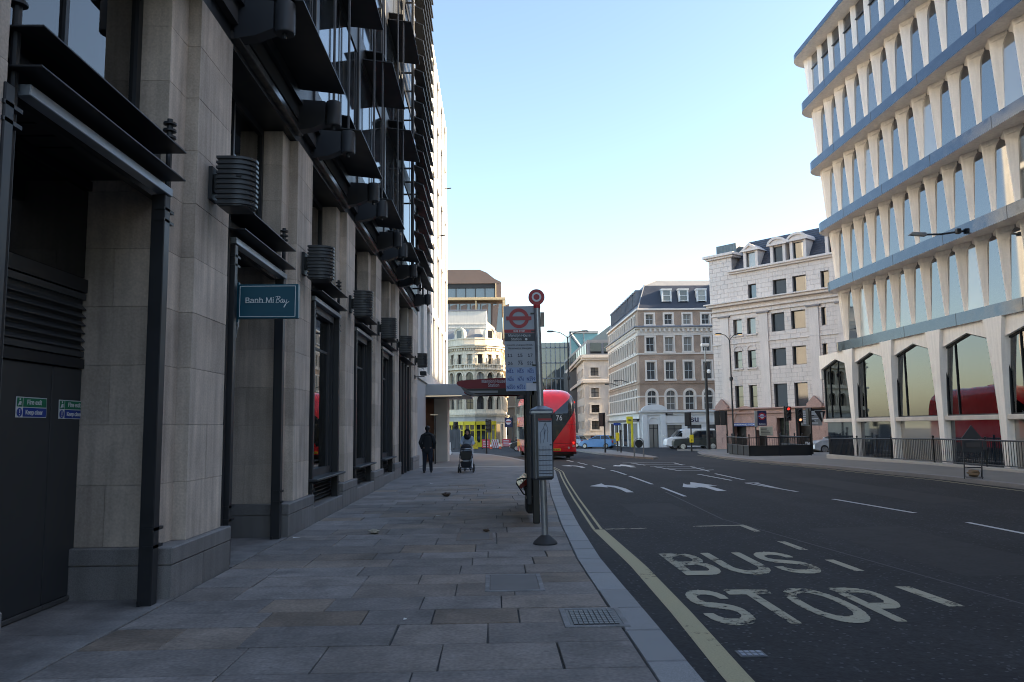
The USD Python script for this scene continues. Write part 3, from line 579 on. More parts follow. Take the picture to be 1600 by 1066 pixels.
# hanging cafe sign: faces the camera
sy = 10.62; t = thing('hanging_sign', 'teal projecting cafe sign reading Banh Mi Bay, fixed beside the second opening', 'sign', (-3.4, sy, 3.2))
part(t, 'board', MB().box(-3.40, -2.60, sy, sy+.09, 3.19, 3.655, .006), TEAL)
part(t, 'wall_mount', MB().box(-3.49, -3.40, sy+.01, sy+.08, 3.14, 3.69, .005).tube([(-3.445, sy+.045, 3.1), (-3.445, sy+.045, 3.72)], .02, 8), TEAL)
b = MB(); x0, x1, z0, z1, q = -3.38, -2.635, 3.212, 3.632, .007
b.box(x0, x1, sy-.003, sy, z1-q, z1).box(x0, x1, sy-.003, sy, z0, z0+q).box(x0, x0+q, sy-.003, sy, z0+q, z1-q).box(x1-q, x1, sy-.003, sy, z0+q, z1-q)
CREAMW = mat('sign_lettering_white', (.72, .75, .76), .5, var=.03); part(t, 'border_line', b, CREAMW)
MX = np.array([[1, 0, 0, 0], [0, 0, -1, 0], [0, 1, 0, 0], [0, 0, 0, 1.]])   # lettering facing -Y
def facing(tm, x, y, z): M = MX.copy(); M[:3, 3] = (x, y, z); return place(tm, M)
tb = text('Banh Mi', .072, .004, False, .375); part(t, 'lettering', facing(tb, -3.30, sy, 3.402), CREAMW)
sf = MB(); bb = tb.bounds                                           # slab serifs on the capitals and stems
for xx in (0.012, .055, .12, .152, .172, .19, .215, .238, .27, .318, .362): sf.box(-3.30+xx-.014, -3.30+xx+.014, sy-.004, sy, 3.4, 3.405)
part(t, 'serifs', sf, CREAMW)
def cursive(pts, r): 
    P = np.array(pts, float); T = np.linspace(0, len(P)-1, len(P)*5); from scipy.interpolate import make_interp_spline
    S = make_interp_spline(np.arange(len(P)), P, k=3 if len(P) > 3 else 2)(T); return MB().tube([(a, sy-.002, c) for a, c in S], r, 5)
o = np.array([-2.90, 3.40])
for st in ([(.005, .0), (.016, .045), (.028, .085)], [(.0, .075), (.02, .088), (.055, .085), (.058, .066), (.03, .048), (.052, .034), (.047, .01), (.02, .0), (.0, .008)],
           [(.105, .042), (.085, .046), (.07, .022), (.078, .002), (.098, .02), (.106, .042), (.102, .008), (.115, .004), (.128, .03)], [(.128, .042), (.126, .018), (.138, .006), (.152, .02), (.158, .044), (.148, -.005), (.132, -.045), (.118, -.062), (.13, -.03), (.17, .004), (.185, .02)]):
    part(t, 'script_lettering', cursive(np.array(st)*np.array([.95, 1.]) + o, .0042), CREAMW)
t2 = thing('sign_bracket', 'small pale curled metal hook hanging below the teal cafe sign', 'hook', (-3.44, sy, 3.1))
part(t2, 'hook', MB().tube([(-3.40, sy, 3.14), (-3.39, sy, 3.09), (-3.41, sy, 3.03), (-3.42, sy, 2.97), (-3.41, sy, 2.93)], [.012, .014, .016, .014, .01], 8), GREYSTEEL, smooth=60)

# ribbed wall lanterns, one on each pier
def lantern():
    t = thing('wall_lantern', 'nearest dark ribbed wall lantern, above the first stone pier', 'wall lamp', (-3.38, 9.45, 4.36), group='ribbed lanterns along the stone piers')
    pl = [(.12, -.21), (.3, -.21), (.42, -.19), (.51, -.13), (.55, -.05), (.55, .05), (.51, .13), (.42, .19), (.3, .21), (.12, .21)]
    P = np.array(pl); c = np.array([.3, 0]); rings = []; n = 10
    for i in range(n):
        for s_, z in ((.9, .0), (.9, .012), (1., .02), (1., .05), (.9, .058)):
            Q = c + (P - c)*s_; rings.append(np.c_[Q, np.full(len(Q), i*.061 + z)])
    path = numbered(t, 'housing'); LOC[path] = np.zeros(3); LOC[t+'x'] = np.zeros(3)
    mm = MB().loft(rings).get(); usdkit.mesh(stage, path, mm, mat('lantern_paint', (.045, .047, .052), .38, metal=.2), smooth=25)
    for nm, mesh_ in (('back_plate', MB().box(0, .05, -.12, .12, .1, .5).box(.05, .13, -.06, .06, .2, .42)), ('lens', MB().box(.16, .48, -.18, .18, -.012, .002, .004)), ('badge', MB().box(.36, .42, -.212, -.198, .34, .37))):
        usdkit.mesh(stage, numbered(t, nm), mesh_.get(), STEEL2 if nm != 'lens' else BLACK)
    return t
L0 = lantern()
for j, lab in ((1, 'dark ribbed wall lantern on the second pier, right of the teal sign'), (2, 'dark ribbed wall lantern on the third stone pier'), (3, 'dark ribbed wall lantern on the fourth stone pier'), (4, 'dark ribbed wall lantern on the fifth stone pier'), (5, 'farthest ribbed wall lantern, on the last pier above the security camera')):
    copy(L0, lab, (-3.38, (9.45+4.68*j) if j < 5 else 34.75, 4.36), group='ribbed lanterns along the stone piers')
t = thing('security_camera', 'small dark security camera under the farthest lantern', 'camera', (-3.38, 34.6, 4.0))
part(t, 'arm', MB().box(-3.39, -3.34, 34.5, 34.7, 3.85, 4.02).tube([(-3.36, 34.6, 3.93), (-2.95, 34.6, 3.95)], .02, 6), STEEL); part(t, 'body', MB().box(-3.12, -2.86, 34.3, 34.75, 3.98, 4.16, .02), STEEL)

# ------------------------------------------------------------------ pale office block beyond it
PORT = mat('portland_stone', (.60, .575, .53), .75, var=.10, scale=.6, fine=.05, fscale=20, streak=.08)
PB = thing('pale_office_block', 'pale stone office block with sunlit grid of tall windows, left beyond the dark building', 'building', (-3.4, 48, 0))
part(PB, 'wall', MB().box(-22, -4.05, 36.4, 60, -.4, 24.6).box(-4.05, -3.75, 36.4, 60, 4.1, 24.5), ROOM)
fl = [(4.0, 4.55), (8.1, 8.6), (12.5, 13.0), (16.9, 17.4), (21.0, 21.45), (24.1, 24.7)]
for a, b_ in fl: part(PB, 'floor_band', MB().box(-4.05, -3.37, 36.4, 60.0, a, b_, .02), PORT)
nb = 6; GLB = darkglass('block_glazing', (.02, .025, .03), 3.5, .05, .9, .22)
for i in range(nb+1):
    y = 36.65 + i*(23.1/nb)
    for (a, b_), (c, d) in zip(fl[:-1], fl[1:]):
        part(PB, 'pier', MB().box(-4.05, -3.4, max(y-1.0, 36.42), min(y+1.0, 59.98), b_, c, .015), PORT)
        if i < nb: 
            w = part(PB, 'window', MB().box(-3.72, -3.62, y+1.0, y+1.07, b_, c).box(-3.72, -3.62, y+2.78, y+2.85, b_, c), STEEL)
            part(w, 'pane', MB().box(-3.70, -3.66, y+1.07, y+2.78, b_, c), GLB)
part(PB, 'end_wall', MB().box(-22, -3.4, 60.0, 60.4, -.5, 24.7), PORT)
part(PB, 'ground_wall', MB().box(-4.05, -3.45, 36.5, 41.2, -.2, 4.0), mat('grey_stone_base', (.36, .37, .38), .7, var=.1, fine=.05))
part(PB, 'entrance_canopy', MB().box(-4.0, -1.15, 41.3, 47.4, 3.38, 3.98, .03), mat('canopy_stone', (.40, .41, .42), .6, var=.06))
part(PB, 'portal_pillar', MB().box(-3.28, -2.52, 44.6, 46.6, -.3, 3.38, .02), mat('canopy_stone2', (.48, .45, .41), .7, var=.08))
part(PB, 'strip_light', MB().box(-3.5, -1.6, 41.5, 41.58, 3.355, 3.378), emit('strip_glow', (1., .85, .6), .25))
dd = part(PB, 'entrance_door', MB().box(-4.02, -3.9, 41.6, 47, -.2, 3.3), mat('bronze_door', (.16, .08, .05), .4, metal=.3))
part(dd, 'pane', MB().box(-3.9, -3.87, 42, 44.4, 0, 3.0), SHOPGLASS)
part(PB, 'glazed_return', MB().box(-3.98, -3.3, 46.0, 46.1, -.2, 3.38), mat('lobby_wall', (.45, .2, .12), .5, var=.3))
part(PB, 'end_base', MB().box(-4.05, -3.42, 47.6, 60, -.5, 4.0), PORT)
part(PB, 'cctv_bracket', MB().tube([(-3.4, 51, 14.2), (-3.0, 51, 14.25)], .04, 6).tube([(-3.4, 57, 19.2), (-2.9, 57, 19.25)], .04, 6), STEEL)
t = thing('entrance_totem', 'slim dark post standing in front of the portal pillar by the walking man', 'post', (-2.95, 41, -.1)); part(t, 'post', MB().box(-2.98, -2.91, 40.9, 40.97, -.12, 2.35, .01), BLACK); part(t, 'lamp_head', MB().box(-3.2, -2.8, 40.88, 40.99, 2.36, 2.42, .01), mat('warm_lamp', (.8, .65, .4), .4))
# ------------------------------------------------------------------ facade tools
def holes_wall(M, u0, u1, z0, z1, holes, depth, w=0.0):
    "wall face with real openings (u0,u1,z0,z1) and their reveals, going 'depth' inwards"
    us = sorted({u0, u1, *[min(max(h[0], u0), u1) for h in holes], *[min(max(h[1], u0), u1) for h in holes]}); zs = sorted({z0, z1, *[h[2] for h in holes], *[h[3] for h in holes]})
    m = MB(M)
    for a, b_ in zip(us[:-1], us[1:]):
        for c, d in zip(zs[:-1], zs[1:]):
            cu, cz = (a+b_)/2, (c+d)/2
            if not any(h[0] < cu < h[1] and h[2] < cz < h[3] for h in holes): m.quad((a, w, c), (b_, w, c), (b_, w, d), (a, w, d))
    for a, b_, c, d in holes:
        for p, q in (((a, c), (a, d)), ((a, d), (b_, d)), ((b_, d), (b_, c)), ((b_, c), (a, c))):
            m.quad((p[0], w, p[1]), (q[0], w, q[1]), (q[0], w-depth, q[1]), (p[0], w-depth, p[1]))
    return m
def fbox(M, *a): return MB(M).box(*a)
def sash(t, M, a, b_, c, d, w, frame, glass, fr=.07, bars=(1, 1), name='window'):
    "window with frame (part) and pane (sub-part); bars = number of inner vertical and horizontal bars"
    m = MB(M).box(a, a+fr, w, w+.06, c, d).box(b_-fr, b_, w, w+.06, c, d).box(a+fr, b_-fr, w, w+.06, c, c+fr).box(a+fr, b_-fr, w, w+.06, d-fr, d)
    for i in range(bars[0]): q = a+(b_-a)*(i+1)/(bars[0]+1); m.box(q-fr*.3, q+fr*.3, w, w+.05, c+fr, d-fr)
    for i in range(bars[1]): q = c+(d-c)*(i+1)/(bars[1]+1); m.box(a+fr, b_-fr, w, w+.055, q-fr*.4, q+fr*.4)
    p = part(t, name, m, frame); part(p, 'pane', MB(M).box(a+fr*.5, b_-fr*.5, w-.01, w+.01, c+fr*.5, d-fr*.5), glass); return p
def arch_fill(m, a, b_, d, r, w0, w1, n=10):
    "fills the two corners above a round-headed opening of width b_-a whose crown is at height d; also gives the ring"
    c = (a+b_)/2; pts = [(a, d-r)] + [(c - (b_-a)/2*math.cos(t), d - r + r*math.sin(t)) for t in np.linspace(0, math.pi, n)[1:-1]] + [(b_, d-r), (b_, d+.002), (a, d+.002)]
    P = Polygon(pts).buffer(0); t = trimesh.creation.extrude_polygon(P, w1-w0, engine='earcut'); v = np.array(t.vertices); m.add(np.c_[v[:, 0], w0 + v[:, 2], v[:, 1]], t.faces[:, ::-1])
def arch_ring(M, a, b_, d, t_, w0, w1, z0, n=12):
    "moulded surround of a round-headed opening"
    c, R = (a+b_)/2, (b_-a)/2; k = d - R
    out = [(a-t_, z0)] + [(c-(R+t_)*math.cos(q), k+(R+t_)*math.sin(q)) for q in np.linspace(0, math.pi, n)] + [(b_+t_, z0)]
    inn = [(b_, z0)] + [(c+R*math.cos(q), k+R*math.sin(q)) for q in np.linspace(0, math.pi, n)] + [(a, z0)]
    t = trimesh.creation.extrude_polygon(Polygon(out+inn).buffer(0), w1-w0, engine='earcut'); v = np.array(t.vertices); return MB(M).add(np.c_[v[:, 0], w0+v[:, 2], v[:, 1]], t.faces[:, ::-1])
def blocks(M, u0, u1, z0, z1, holes, bw, bh, w, proud, rg, gap=.018):
    "courses of ashlar standing proud of the joints, cut round the openings"
    m = MB(M); z = z0; row = 0
    while z < z1 - .02:
        zt = min(z+bh, z1); cuts = [u0]; u = u0 + (bw*.5 if row % 2 else bw)
        while u < u1 - .1: cuts.append(u); u += bw*rg.uniform(.9, 1.1)
        cuts.append(u1)
        for a, b_ in zip(cuts[:-1], cuts[1:]):
            segs = [(a, b_, z, zt)]
            for h in holes:
                new = []
                for (p, q, r, s) in segs:
                    if h[1] <= p or h[0] >= q or h[3] <= r or h[2] >= s: new.append((p, q, r, s)); continue
                    if h[0] > p: new.append((p, h[0], r, s))
                    if h[1] < q: new.append((h[1], q, r, s))
                    lo, hi = max(p, h[0]), min(q, h[1])
                    if h[2] > r: new.append((lo, hi, r, h[2]))
                    if h[3] < s: new.append((lo, hi, h[3], s))
                segs = new
            for p, q, r, s in segs:
                if q-p > .05 and s-r > .04: m.box(p+gap/2, q-gap/2, w-.02, w+proud+rg.uniform(-.004, .004), r+gap/2, s-gap/2)
        z = zt; row += 1
    return m
rg = random.Random(11)

# ------------------------------------------------------------------ right: white fin-fronted building, each storey stepping outwards
FB = thing('white_fin_building', 'white building with tapering fins, glossy bands and storeys stepping outwards, right', 'building', (20, 36, 0))
GRC = mat('white_concrete_panel', (.88, .82, .75), .4, var=.06, scale=.5, fine=.03, fscale=15, streak=.10)
BANDM = mat('polished_band', (.085, .10, .125), .12, metal=.9, var=.1)
GLF = darkglass('fin_building_glazing', (.012, .018, .024), 2.6, .03, .5, .03, .18)
U0, U1 = 0.12, 27.0                                                   # along the street, from the far corner towards the camera
lev = [6.0, 9.28, 12.56, 16.0, 19.4, 22.2]; EX = [18.5 - .3*k for k in range(6)]
def MF(k): return face_matrix(EX[k], 43.2, -90)                       # u = 43.2 - Y
DEEP = 14.0
part(FB, 'core', MB().box(20.2, 34, 43.2-U1, 43.2-2.6, 5.6, 22.0).box(21, 34, 43.2-U1, 43.2-2.6, -.5, 5.6), ROOM)
def outline(ex, grow, r=1.3, n=7):
    "plan of a floor: street face, rounded far corner, return wall; from near end to far end"
    x = ex - grow; y1 = 43.2 - U0 + grow; pts = [(x, 43.2-U1)]
    for q in np.linspace(0, math.pi/2, n): pts.append((x + r - r*math.cos(q), y1 - r + r*math.sin(q)))
    pts.append((34., y1)); return np.array(pts)
for k in range(6):
    A, B = outline(EX[k], 0), outline(EX[k], -1.15); th = .48 if k < 5 else .3
    zt, zb = lev[k], lev[k]-th
    prof = [(A, zb), (A, zt)]
    m = MB(); R = [np.c_[p, np.full(len(p), z)] for p, z in prof]
    m.grid(np.stack(R))
    part(FB, 'floor_band', m, BANDM, smooth=35); [part(FB, 'band_joint', MB(MF(k)).box(u-.012, u+.012, -.004, .004, zb, zt), BLACK) for u in np.arange(4.2, U1, 4.02)]; part(FB, 'band_top', MB().grid(np.stack([np.c_[A, np.full(len(A), zt)], np.c_[B, np.full(len(B), zt+.002)]])), GRC)
    part(FB, 'soffit', MB().grid(np.stack([np.c_[A, np.full(len(A), zb)], np.c_[outline(EX[k], -1.15), np.full(len(A), zb+.001)]])), GRC)
    if k < 5: 
        O = Polygon(np.r_[outline(EX[k], -.15), [[34., 43.2-U1]]])
        part(FB, 'floor_slab', MB().prism(O, 'z', zt-.1, zt-.02), GRC)
pitch = 1.335
def fin(k, u, zt, zb, top=-.22, bot=-.44, hw_t=.35, hw_b=.17, n=14, flare=True):
    "one tapering fin: arris outside, two faces running back to the glass; it leans outwards as it rises and its head rounds off the window"
    R = []
    for i in range(n):
        t = 1 - (1 - i/(n-1))**1.8; z = zb + (zt-zb)*t
        hw = hw_b + (hw_t-hw_b)*t; ta = max(0, (t-.80)/.16) if flare else 0; hw = min(hw + (pitch/2-hw_t)*(1 - math.sqrt(max(0, 1-min(ta, 1)**2))), pitch/2-.001)
        out = bot + (top-bot)*t; aw = .03
        R.append(np.array([(u-hw, -.52, z), (u-aw, out, z), (u+aw, out, z), (u+hw, -.52, z)]))
    return MB(MF(k)).grid(np.stack(R))
for k in range(5):
    zb, zt = lev[k]+.0, lev[k+1]-(.48 if k+1 < 5 else .3)
    n = int((U1-1.2)/pitch)
    for i in range(n+1):
        u = 1.45 + pitch*i
        straight = k == 4
        part(FB, 'fin', fin(k, u, zt, zb) if not straight else fin(k, u, zt, zb, -.34, -.38, .22, .17, flare=False), GRC, smooth=35)
        if i < n:
            part(FB, 'window_frame', MB(MF(k)).box(u+.1, u+pitch-.1, -.52, -.46, zb, zb+.07), STEEL)
            part(FB, 'window_pane', MB(MF(k)).box(u, u+pitch, -.52, -.505, zb, zt), GLF)
            if straight: part(FB, 'glazing_bar', MB(MF(k)).box(u+.15, u+pitch-.15, -.505, -.46, zb+1.75, zb+1.81), STEEL)
    # rounded far corner: five fins round the bend
    for q in np.linspace(.35, 1.45, 3):
        cx_, cy_ = EX[k]+1.3, 43.2-U0-1.3; c, s = math.cos(q), math.sin(q); Rr = []
        for i in range(6):
            t = i/5; z = zb+(zt-zb)*t; out = 1.3-.44+.22*t; hw = .13+.2*t
            for_ = [(.76, -hw), (out, -.03), (out, .03), (.76, hw)]
            Rr.append(np.array([(cx_ - c*a - s*b_, cy_ + s*a - c*b_, z) for a, b_ in for_]))
        part(FB, 'fin', MB().grid(np.stack(Rr)), GRC, smooth=35)
    part(FB, 'corner_glazing', MB().lathe([(.78, zb), (.78, zt)], 32, (EX[k]+1.3, 43.2-U0-1.3, 0)), GLF, smooth=True)
    part(FB, 'return_wall', MB().box(EX[k]+1.3, 34, 43.2-U0-1.2, 43.2-U0-.95, zb-.4, zt+.4), GRC)
part(FB, 'roof', MB().prism(Polygon(np.r_[outline(EX[5], -1.2), [[34., 43.2-U1]]]), 'z', 22.0, 22.15), STEEL)
# ground storey: tapering columns, pointed windows
M0 = MF(0); cols = [43.2-40.75 + 4.02*i for i in range(-1, 7)]
GLS = pane('fin_shop_glass', (.55, .68, .66), 2.1, .7, .08)
part(FB, 'interior_wall', MB(M0).box(.8, U1, -2.2, -2.1, -.3, 5.6), mat('fin_interior', (.5, .52, .5), .8, var=.3, scale=.5))
part(FB, 'interior_floor', MB(M0).box(.8, U1, -2.1, -.4, 1.7, 1.75), ROOM)
for i, u in enumerate(cols):
    if i > 0:
        R = []
        for z, hw, out in ((-.6, .20, -.14), (1.9, .26, -.10), (3.6, .35, -.04), (4.55, .45, -.01), (5.0, .52, .0), (5.52, .62, .01)):
            R.append(np.array([(u-hw-.05, -.36, z), (u-hw+.06, out, z), (u+hw-.06, out, z), (u+hw+.05, -.36, z)]))
        part(FB, 'column', MB(M0).grid(np.stack(R)), GRC, smooth=25)
    if i == len(cols)-1: break
    v = cols[i+1]; a, b_, c = u+.33, v-.33, (u+v)/2
    shape = [(a, 1.95), (b_, 1.95), (b_, 4.75), (c+.15, 5.15), (a, 4.72)]
    gm = trimesh.creation.extrude_polygon(Polygon(shape), .02, engine='earcut'); gv = np.array(gm.vertices)
    part(FB, 'shop_pane', MB(M0).add(np.c_[gv[:, 0], -.32+gv[:, 2], gv[:, 1]], gm.faces[:, ::-1]), GLS)
    S = Polygon(shape); fm = trimesh.creation.extrude_polygon(S.buffer(.04, join_style=2).difference(S.buffer(-.05, join_style=2)).union(sbox(c+.1-.75*0-1.0, 1.95, c-.93, 5.0).intersection(S)), .09, engine='earcut'); fv = np.array(fm.vertices)
    part(FB, 'shop_frame', MB(M0).add(np.c_[fv[:, 0], -.34+fv[:, 2], fv[:, 1]], fm.faces[:, ::-1]), STEEL)
    hp = S.buffer(.02, join_style=2); W = sbox(u+.1, 1.7, v-.1, 5.525).difference(hp).intersection(sbox(u, 4.2, v, 5.525)); 
    for g in getattr(W, 'geoms', [W]):
        if g.area > .01:
            t_ = trimesh.creation.extrude_polygon(g, .24, engine='earcut'); tv = np.array(t_.vertices); part(FB, 'spandrel_panel', MB(M0).add(np.c_[tv[:, 0], -.36+tv[:, 2], tv[:, 1]], t_.faces[:, ::-1]), GRC)
    part(FB, 'transom', MB(M0).box(a-.08, b_+.08, -.36, -.12, 1.76, 1.95, .02), mat('transom_stone', (.55, .50, .45), .5))
    part(FB, 'basement_pane', MB(M0).box(a-.06, b_+.06, -.36, -.34, -.6, 1.76), GLF)
part(FB, 'return_wall', MB().box(19.2, 34, 43.2-U0-.5, 43.2-U0-.2, -.5, 5.6), mat('dark_return', (.05, .05, .055), .5))
part(FB, 'upstand', MB().box(17.45, 17.75, 43.2-U1, 41.6, -.3, .10, .02), mat('stone_upstand', (.38, .36, .33), .7, var=.1))
part(FB, 'lightwell_floor', MB().box(17.75, 20., 43.2-U1, 42, -.7, -.62), ROOM)
# wall-mounted street lamp
t = thing('wall_street_lamp', 'dark street lamp on a long arm fixed to the white fin building', 'street lamp', (17.9, 30, 9.0))
part(t, 'arm', MB().tube([(18.2, 29.6, 9.02), (17.6, 30.0, 9.0), (17.1, 30.3, 9.06)], .04, 8), STEEL); part(t, 'head', MB().loft([[(16.5, 30.2, 9.06), (17.15, 30.2, 9.0), (17.15, 30.45, 9.0), (16.5, 30.45, 9.06)], [(16.6, 30.25, 9.16), (17.15, 30.25, 9.14), (17.15, 30.4, 9.14), (16.6, 30.4, 9.16)]]), mat('lamp_grey', (.22, .23, .24), .5)); part(t, 'clamp', MB().box(17.95, 18.12, 29.52, 29.7, 8.92, 9.12, .02), STEEL)
# railing along the lightwell, bay by bay
def railing(p0, p1, h, label, group, zb=0., pitch_=.135):
    p0, p1 = np.array(p0, float), np.array(p1, float); L = np.linalg.norm(p1-p0); d = (p1-p0)/L; g0, g1 = zg(p0[1])+zb, zg(p1[1])+zb
    t = thing('railing', label, 'railing', (p0[0], p0[1], float(g0)), group=group)
    def at(s, z): q = p0+d*s; return (q[0], q[1], g0+(g1-g0)*s/L+z)
    for z, r in ((h, .028), (.12, .02)): part(t, 'rail', MB().tube([at(0, z), at(L, z)], r, 8), BLACK)
    for s in (0, L): part(t, 'post', MB().tube([at(s, 0), at(s, h+.08)], .035, 8).lathe([(0, .07), (.045, .04), (.045, 0), (0, -.02)], 8, at(s, h+.08)), BLACK)
    n = int(L/pitch_)
    for i in range(1, n): s = L*i/n; part(t, 'baluster', MB().tube([at(s, .12), at(s, h)], .013, 5, False), BLACK)
    return t
ends = [41.4, 38.3, 35.0, 31.6, 28.2, 24.6]
for i in range(5): railing((17.6, ends[i]), (17.6, ends[i+1]), .98, ['black railing panel at the far corner of the white fin building', 'black railing panel before the first pointed shop window', 'black railing panel between the second and third white columns', 'black railing panel behind the folding road sign', 'nearest black railing panel at the right edge'][i], 'black railings along the white fin building', .05)

# ------------------------------------------------------------------ stone building with curved and gabled dormers
SB = thing('stone_dormer_building', 'pink-grey stone building with slate mansard and three stone dormers, right of centre', 'building', (23, 68, -.5))
PINK = mat('pinkish_ashlar', (.66, .58, .525), .75, var=.08, scale=.5, fine=.05, fscale=12, streak=.08)
PINKJ = mat('ashlar_joint', (.36, .31, .28), .9); SLATE = mat('slate', (.055, .06, .078), .5, var=.2, scale=1.5, fine=.15, fscale=12)
RED_G = mat('red_granite', (.36, .215, .175), .5, var=.15, fine=.15, fscale=15)
GLST = darkglass('stone_building_glazing', (.014, .018, .022), 2.0, .12, .4, .03, .25)
an = math.degrees(math.atan2(-9, 7.4)); MS = face_matrix(19.3, 72, an)
H2 = [(3.25, 4.05, 3.15, 5.07), (4.66, 5.42, 3.15, 5.07), (7.04, 8.25, 3.12, 5.07), (8.90, 10.08, 3.15, 5.07), (11.55, 11.95, 3.15, 5.05)]
H3 = [(3.31, 4.09, 6.6, 8.1), (4.68, 5.46, 6.6, 8.1), (7.05, 8.3, 6.57, 8.05), (8.9, 10.12, 6.57, 8.08), (11.55, 11.95, 6.6, 8.1)]
H4 = [(3.33, 4.2, 9.53, 10.92), (4.72, 5.57, 9.52, 10.92), (7.1, 8.3, 9.5, 11.06), (8.92, 10.2, 9.55, 11.06), (11.59, 11.98, 9.6, 11.05)]
H5 = [(4.98, 5.78, 12.62, 13.87), (7.39, 8.63, 12.62, 13.9), (9.21, 10.43, 12.62, 13.95), (11.7, 12.4, 12.62, 14.0)]
UA, UB = 1.15, 16.
part(SB, 'wall', holes_wall(MS, UA, UB, 3.05, 15.3, H2+H3+H4+H5, .35, -.02), PINKJ)
part(SB, 'ashlar_blocks', blocks(MS, UA, UB, 3.06, 12.2, H2+H3+H4, .95, .36, -.02, .035, rg), PINK, kind='stuff')
part(SB, 'ashlar_blocks', blocks(MS, 3.4, UB, 12.62, 15.0, H5, 1.0, .4, -.02, .035, rg), PINK, kind='stuff')
M_end = face_matrix(19.3 + 1.15*.635, 72 - 1.15*.772, an-90-180); 
Mret = face_matrix(19.3+UA*.6351+12*.7724, 72-UA*.7724+12*.6351, an-90+0)
# turret-like end bay
part(SB, 'end_bay', MB(MS).box(1.0, 3.4, -3., -.08, 12.4, 17.0), PINKJ); part(SB, 'ashlar_blocks', blocks(MS, 1.0, 3.42, 12.62, 16.6, [], .8, .4, -.08, .10, rg), PINK, kind='stuff')
part(SB, 'return_wall', MB(MS).box(1.12, 1.2, -14, -.05, -.8, 17.0), PINK)
part(SB, 'core', MB(MS).box(1.2, UB, -14, -.42, -.8, 15.2), ROOM)
for nm, u0, u1, z0, z1, w in (('cornice', .8, UB, 12.2, 12.42, .42), ('cornice', .62, UB, 12.42, 12.55, .6), ('string_course', 1.05, UB, 11.35, 11.5, .14), ('string_course', 1., UB, 11.75, 11.85, .22), ('eaves_cornice', 3.2, UB, 15.0, 15.16, .25), ('eaves_cornice', 3.1, UB, 15.16, 15.34, .4), ('end_bay_cornice', .8, 3.7, 16.6, 16.78, .25), ('end_bay_cornice', .6, 3.85, 16.78, 17.02, .42), ('string_course', 1.1, UB, 8.75, 8.85, .1)):
    part(SB, nm, MB(MS).box(u0, u1, -.3 if 'end' not in nm else -3.2, w, z0, z1, .03), PINK)
for u in (2.45, 6.35, 10.95, 13.4):
    part(SB, 'pilaster', MB(MS).box(u-.42, u+.42, -.02, .10, 3.1, 11.3), PINK); part(SB, 'pilaster_cap', MB(MS).box(u-.6, u+.6, -.02, .22, 11.2, 11.34, .02), mat('dark_cap', (.22, .2, .2), .7))
part(SB, 'mansard_roof', MB(MS).add(np.array([(3.4, -.2, 15.3), (UB, -.2, 15.3), (UB, -1.9, 18.1), (4.1, -1.9, 18.1), (UB, -12, 18.2), (4.1, -12, 18.2), (3.4, -12, 15.3)]), [[0, 1, 2], [0, 2, 3], [3, 2, 4], [3, 4, 5], [0, 3, 5], [0, 5, 6]]), SLATE)
sl = MB(MS)
for i in range(12):
    z = 15.4+i*.225; f = (z-15.3)/2.8; w = -.2-1.7*f; sl.box(3.45+.7*f, UB, w-.03, w+.035, z, z+.02)
part(SB, 'slate_courses', sl, SLATE, kind='stuff')
part(SB, 'plant_enclosure', MB(MS).box(1.4, 3.5, -3, -.7, 17.0, 18.0), mat('zinc', (.10, .13, .14), .4, var=.2, streak=.3))
for a, b_, zt, round_ in ((4.62, 6.22, 16.8, False), (7.25, 8.85, 16.85, True), (9.08, 10.72, 16.9, True), (12.2, 13.8, 16.9, True)):
    d = MB(MS).box(a+.08, a+.36, -1.6, .12, 15.34, zt, .02).box(b_-.36, b_-.08, -1.6, .12, 15.34, zt, .02).box(a+.36, b_-.36, -1.6, -.02, zt-.12, zt)
    dp = part(SB, 'dormer', d, PINK); c = (a+b_)/2
    if round_:
        o = [(a-.08, zt)] + [(c-(c-a+.08)*math.cos(q), zt+.62*math.sin(q)) for q in np.linspace(0, math.pi, 12)] + [(b_+.08, zt)]
    else: o = [(a-.12, zt), (c, zt+.62), (b_+.12, zt)]
    g = trimesh.creation.extrude_polygon(Polygon(o).buffer(0), 1.8, engine='earcut'); gv = np.array(g.vertices); part(dp, 'pediment', MB(MS).add(np.c_[gv[:, 0], -1.6+gv[:, 2], gv[:, 1]], g.faces[:, ::-1]), PINK)
    P = Polygon(o).buffer(0); rim = P.buffer(.05, join_style=2).difference(P.buffer(-.14, join_style=2)).intersection(sbox(a-1, zt-.02, b_+1, zt+2)); g = trimesh.creation.extrude_polygon(max(getattr(rim, 'geoms', [rim]), key=lambda q: q.area), .12, engine='earcut'); gv = np.array(g.vertices)
    part(dp, 'moulding', MB(MS).add(np.c_[gv[:, 0], .19+gv[:, 2], gv[:, 1]], g.faces[:, ::-1]), PINK)
    sash(SB, MS, a+.36, b_-.36, 15.36, zt-.12, -.15, STEEL, GLST, .05, (0, 0), 'dormer_window')
for hs, bars in ((H2, (0, 1)), (H3, (0, 1)), (H4, (0, 0)), (H5, (0, 0))):
    for a, b_, c, d in hs:
        sash(SB, MS, a, b_, c, d, -.30, mat('dark_bronze_frame', (.03, .028, .025), .5), GLST, .05, bars if b_-a < 1 else (0, 0))
        if b_-a < 1 and hs is not H5 and b_-a > .5: part(SB, 'sill', MB(MS).box(a-.12, b_+.12, -.1, .12, c-.14, c-.002, .02), PINK)
for a, b_, c, d in H3[:2]: part(SB, 'arched_head', arch_ring(MS, a, b_, d+.42, .08, .015, .07, d+.02), PINK)
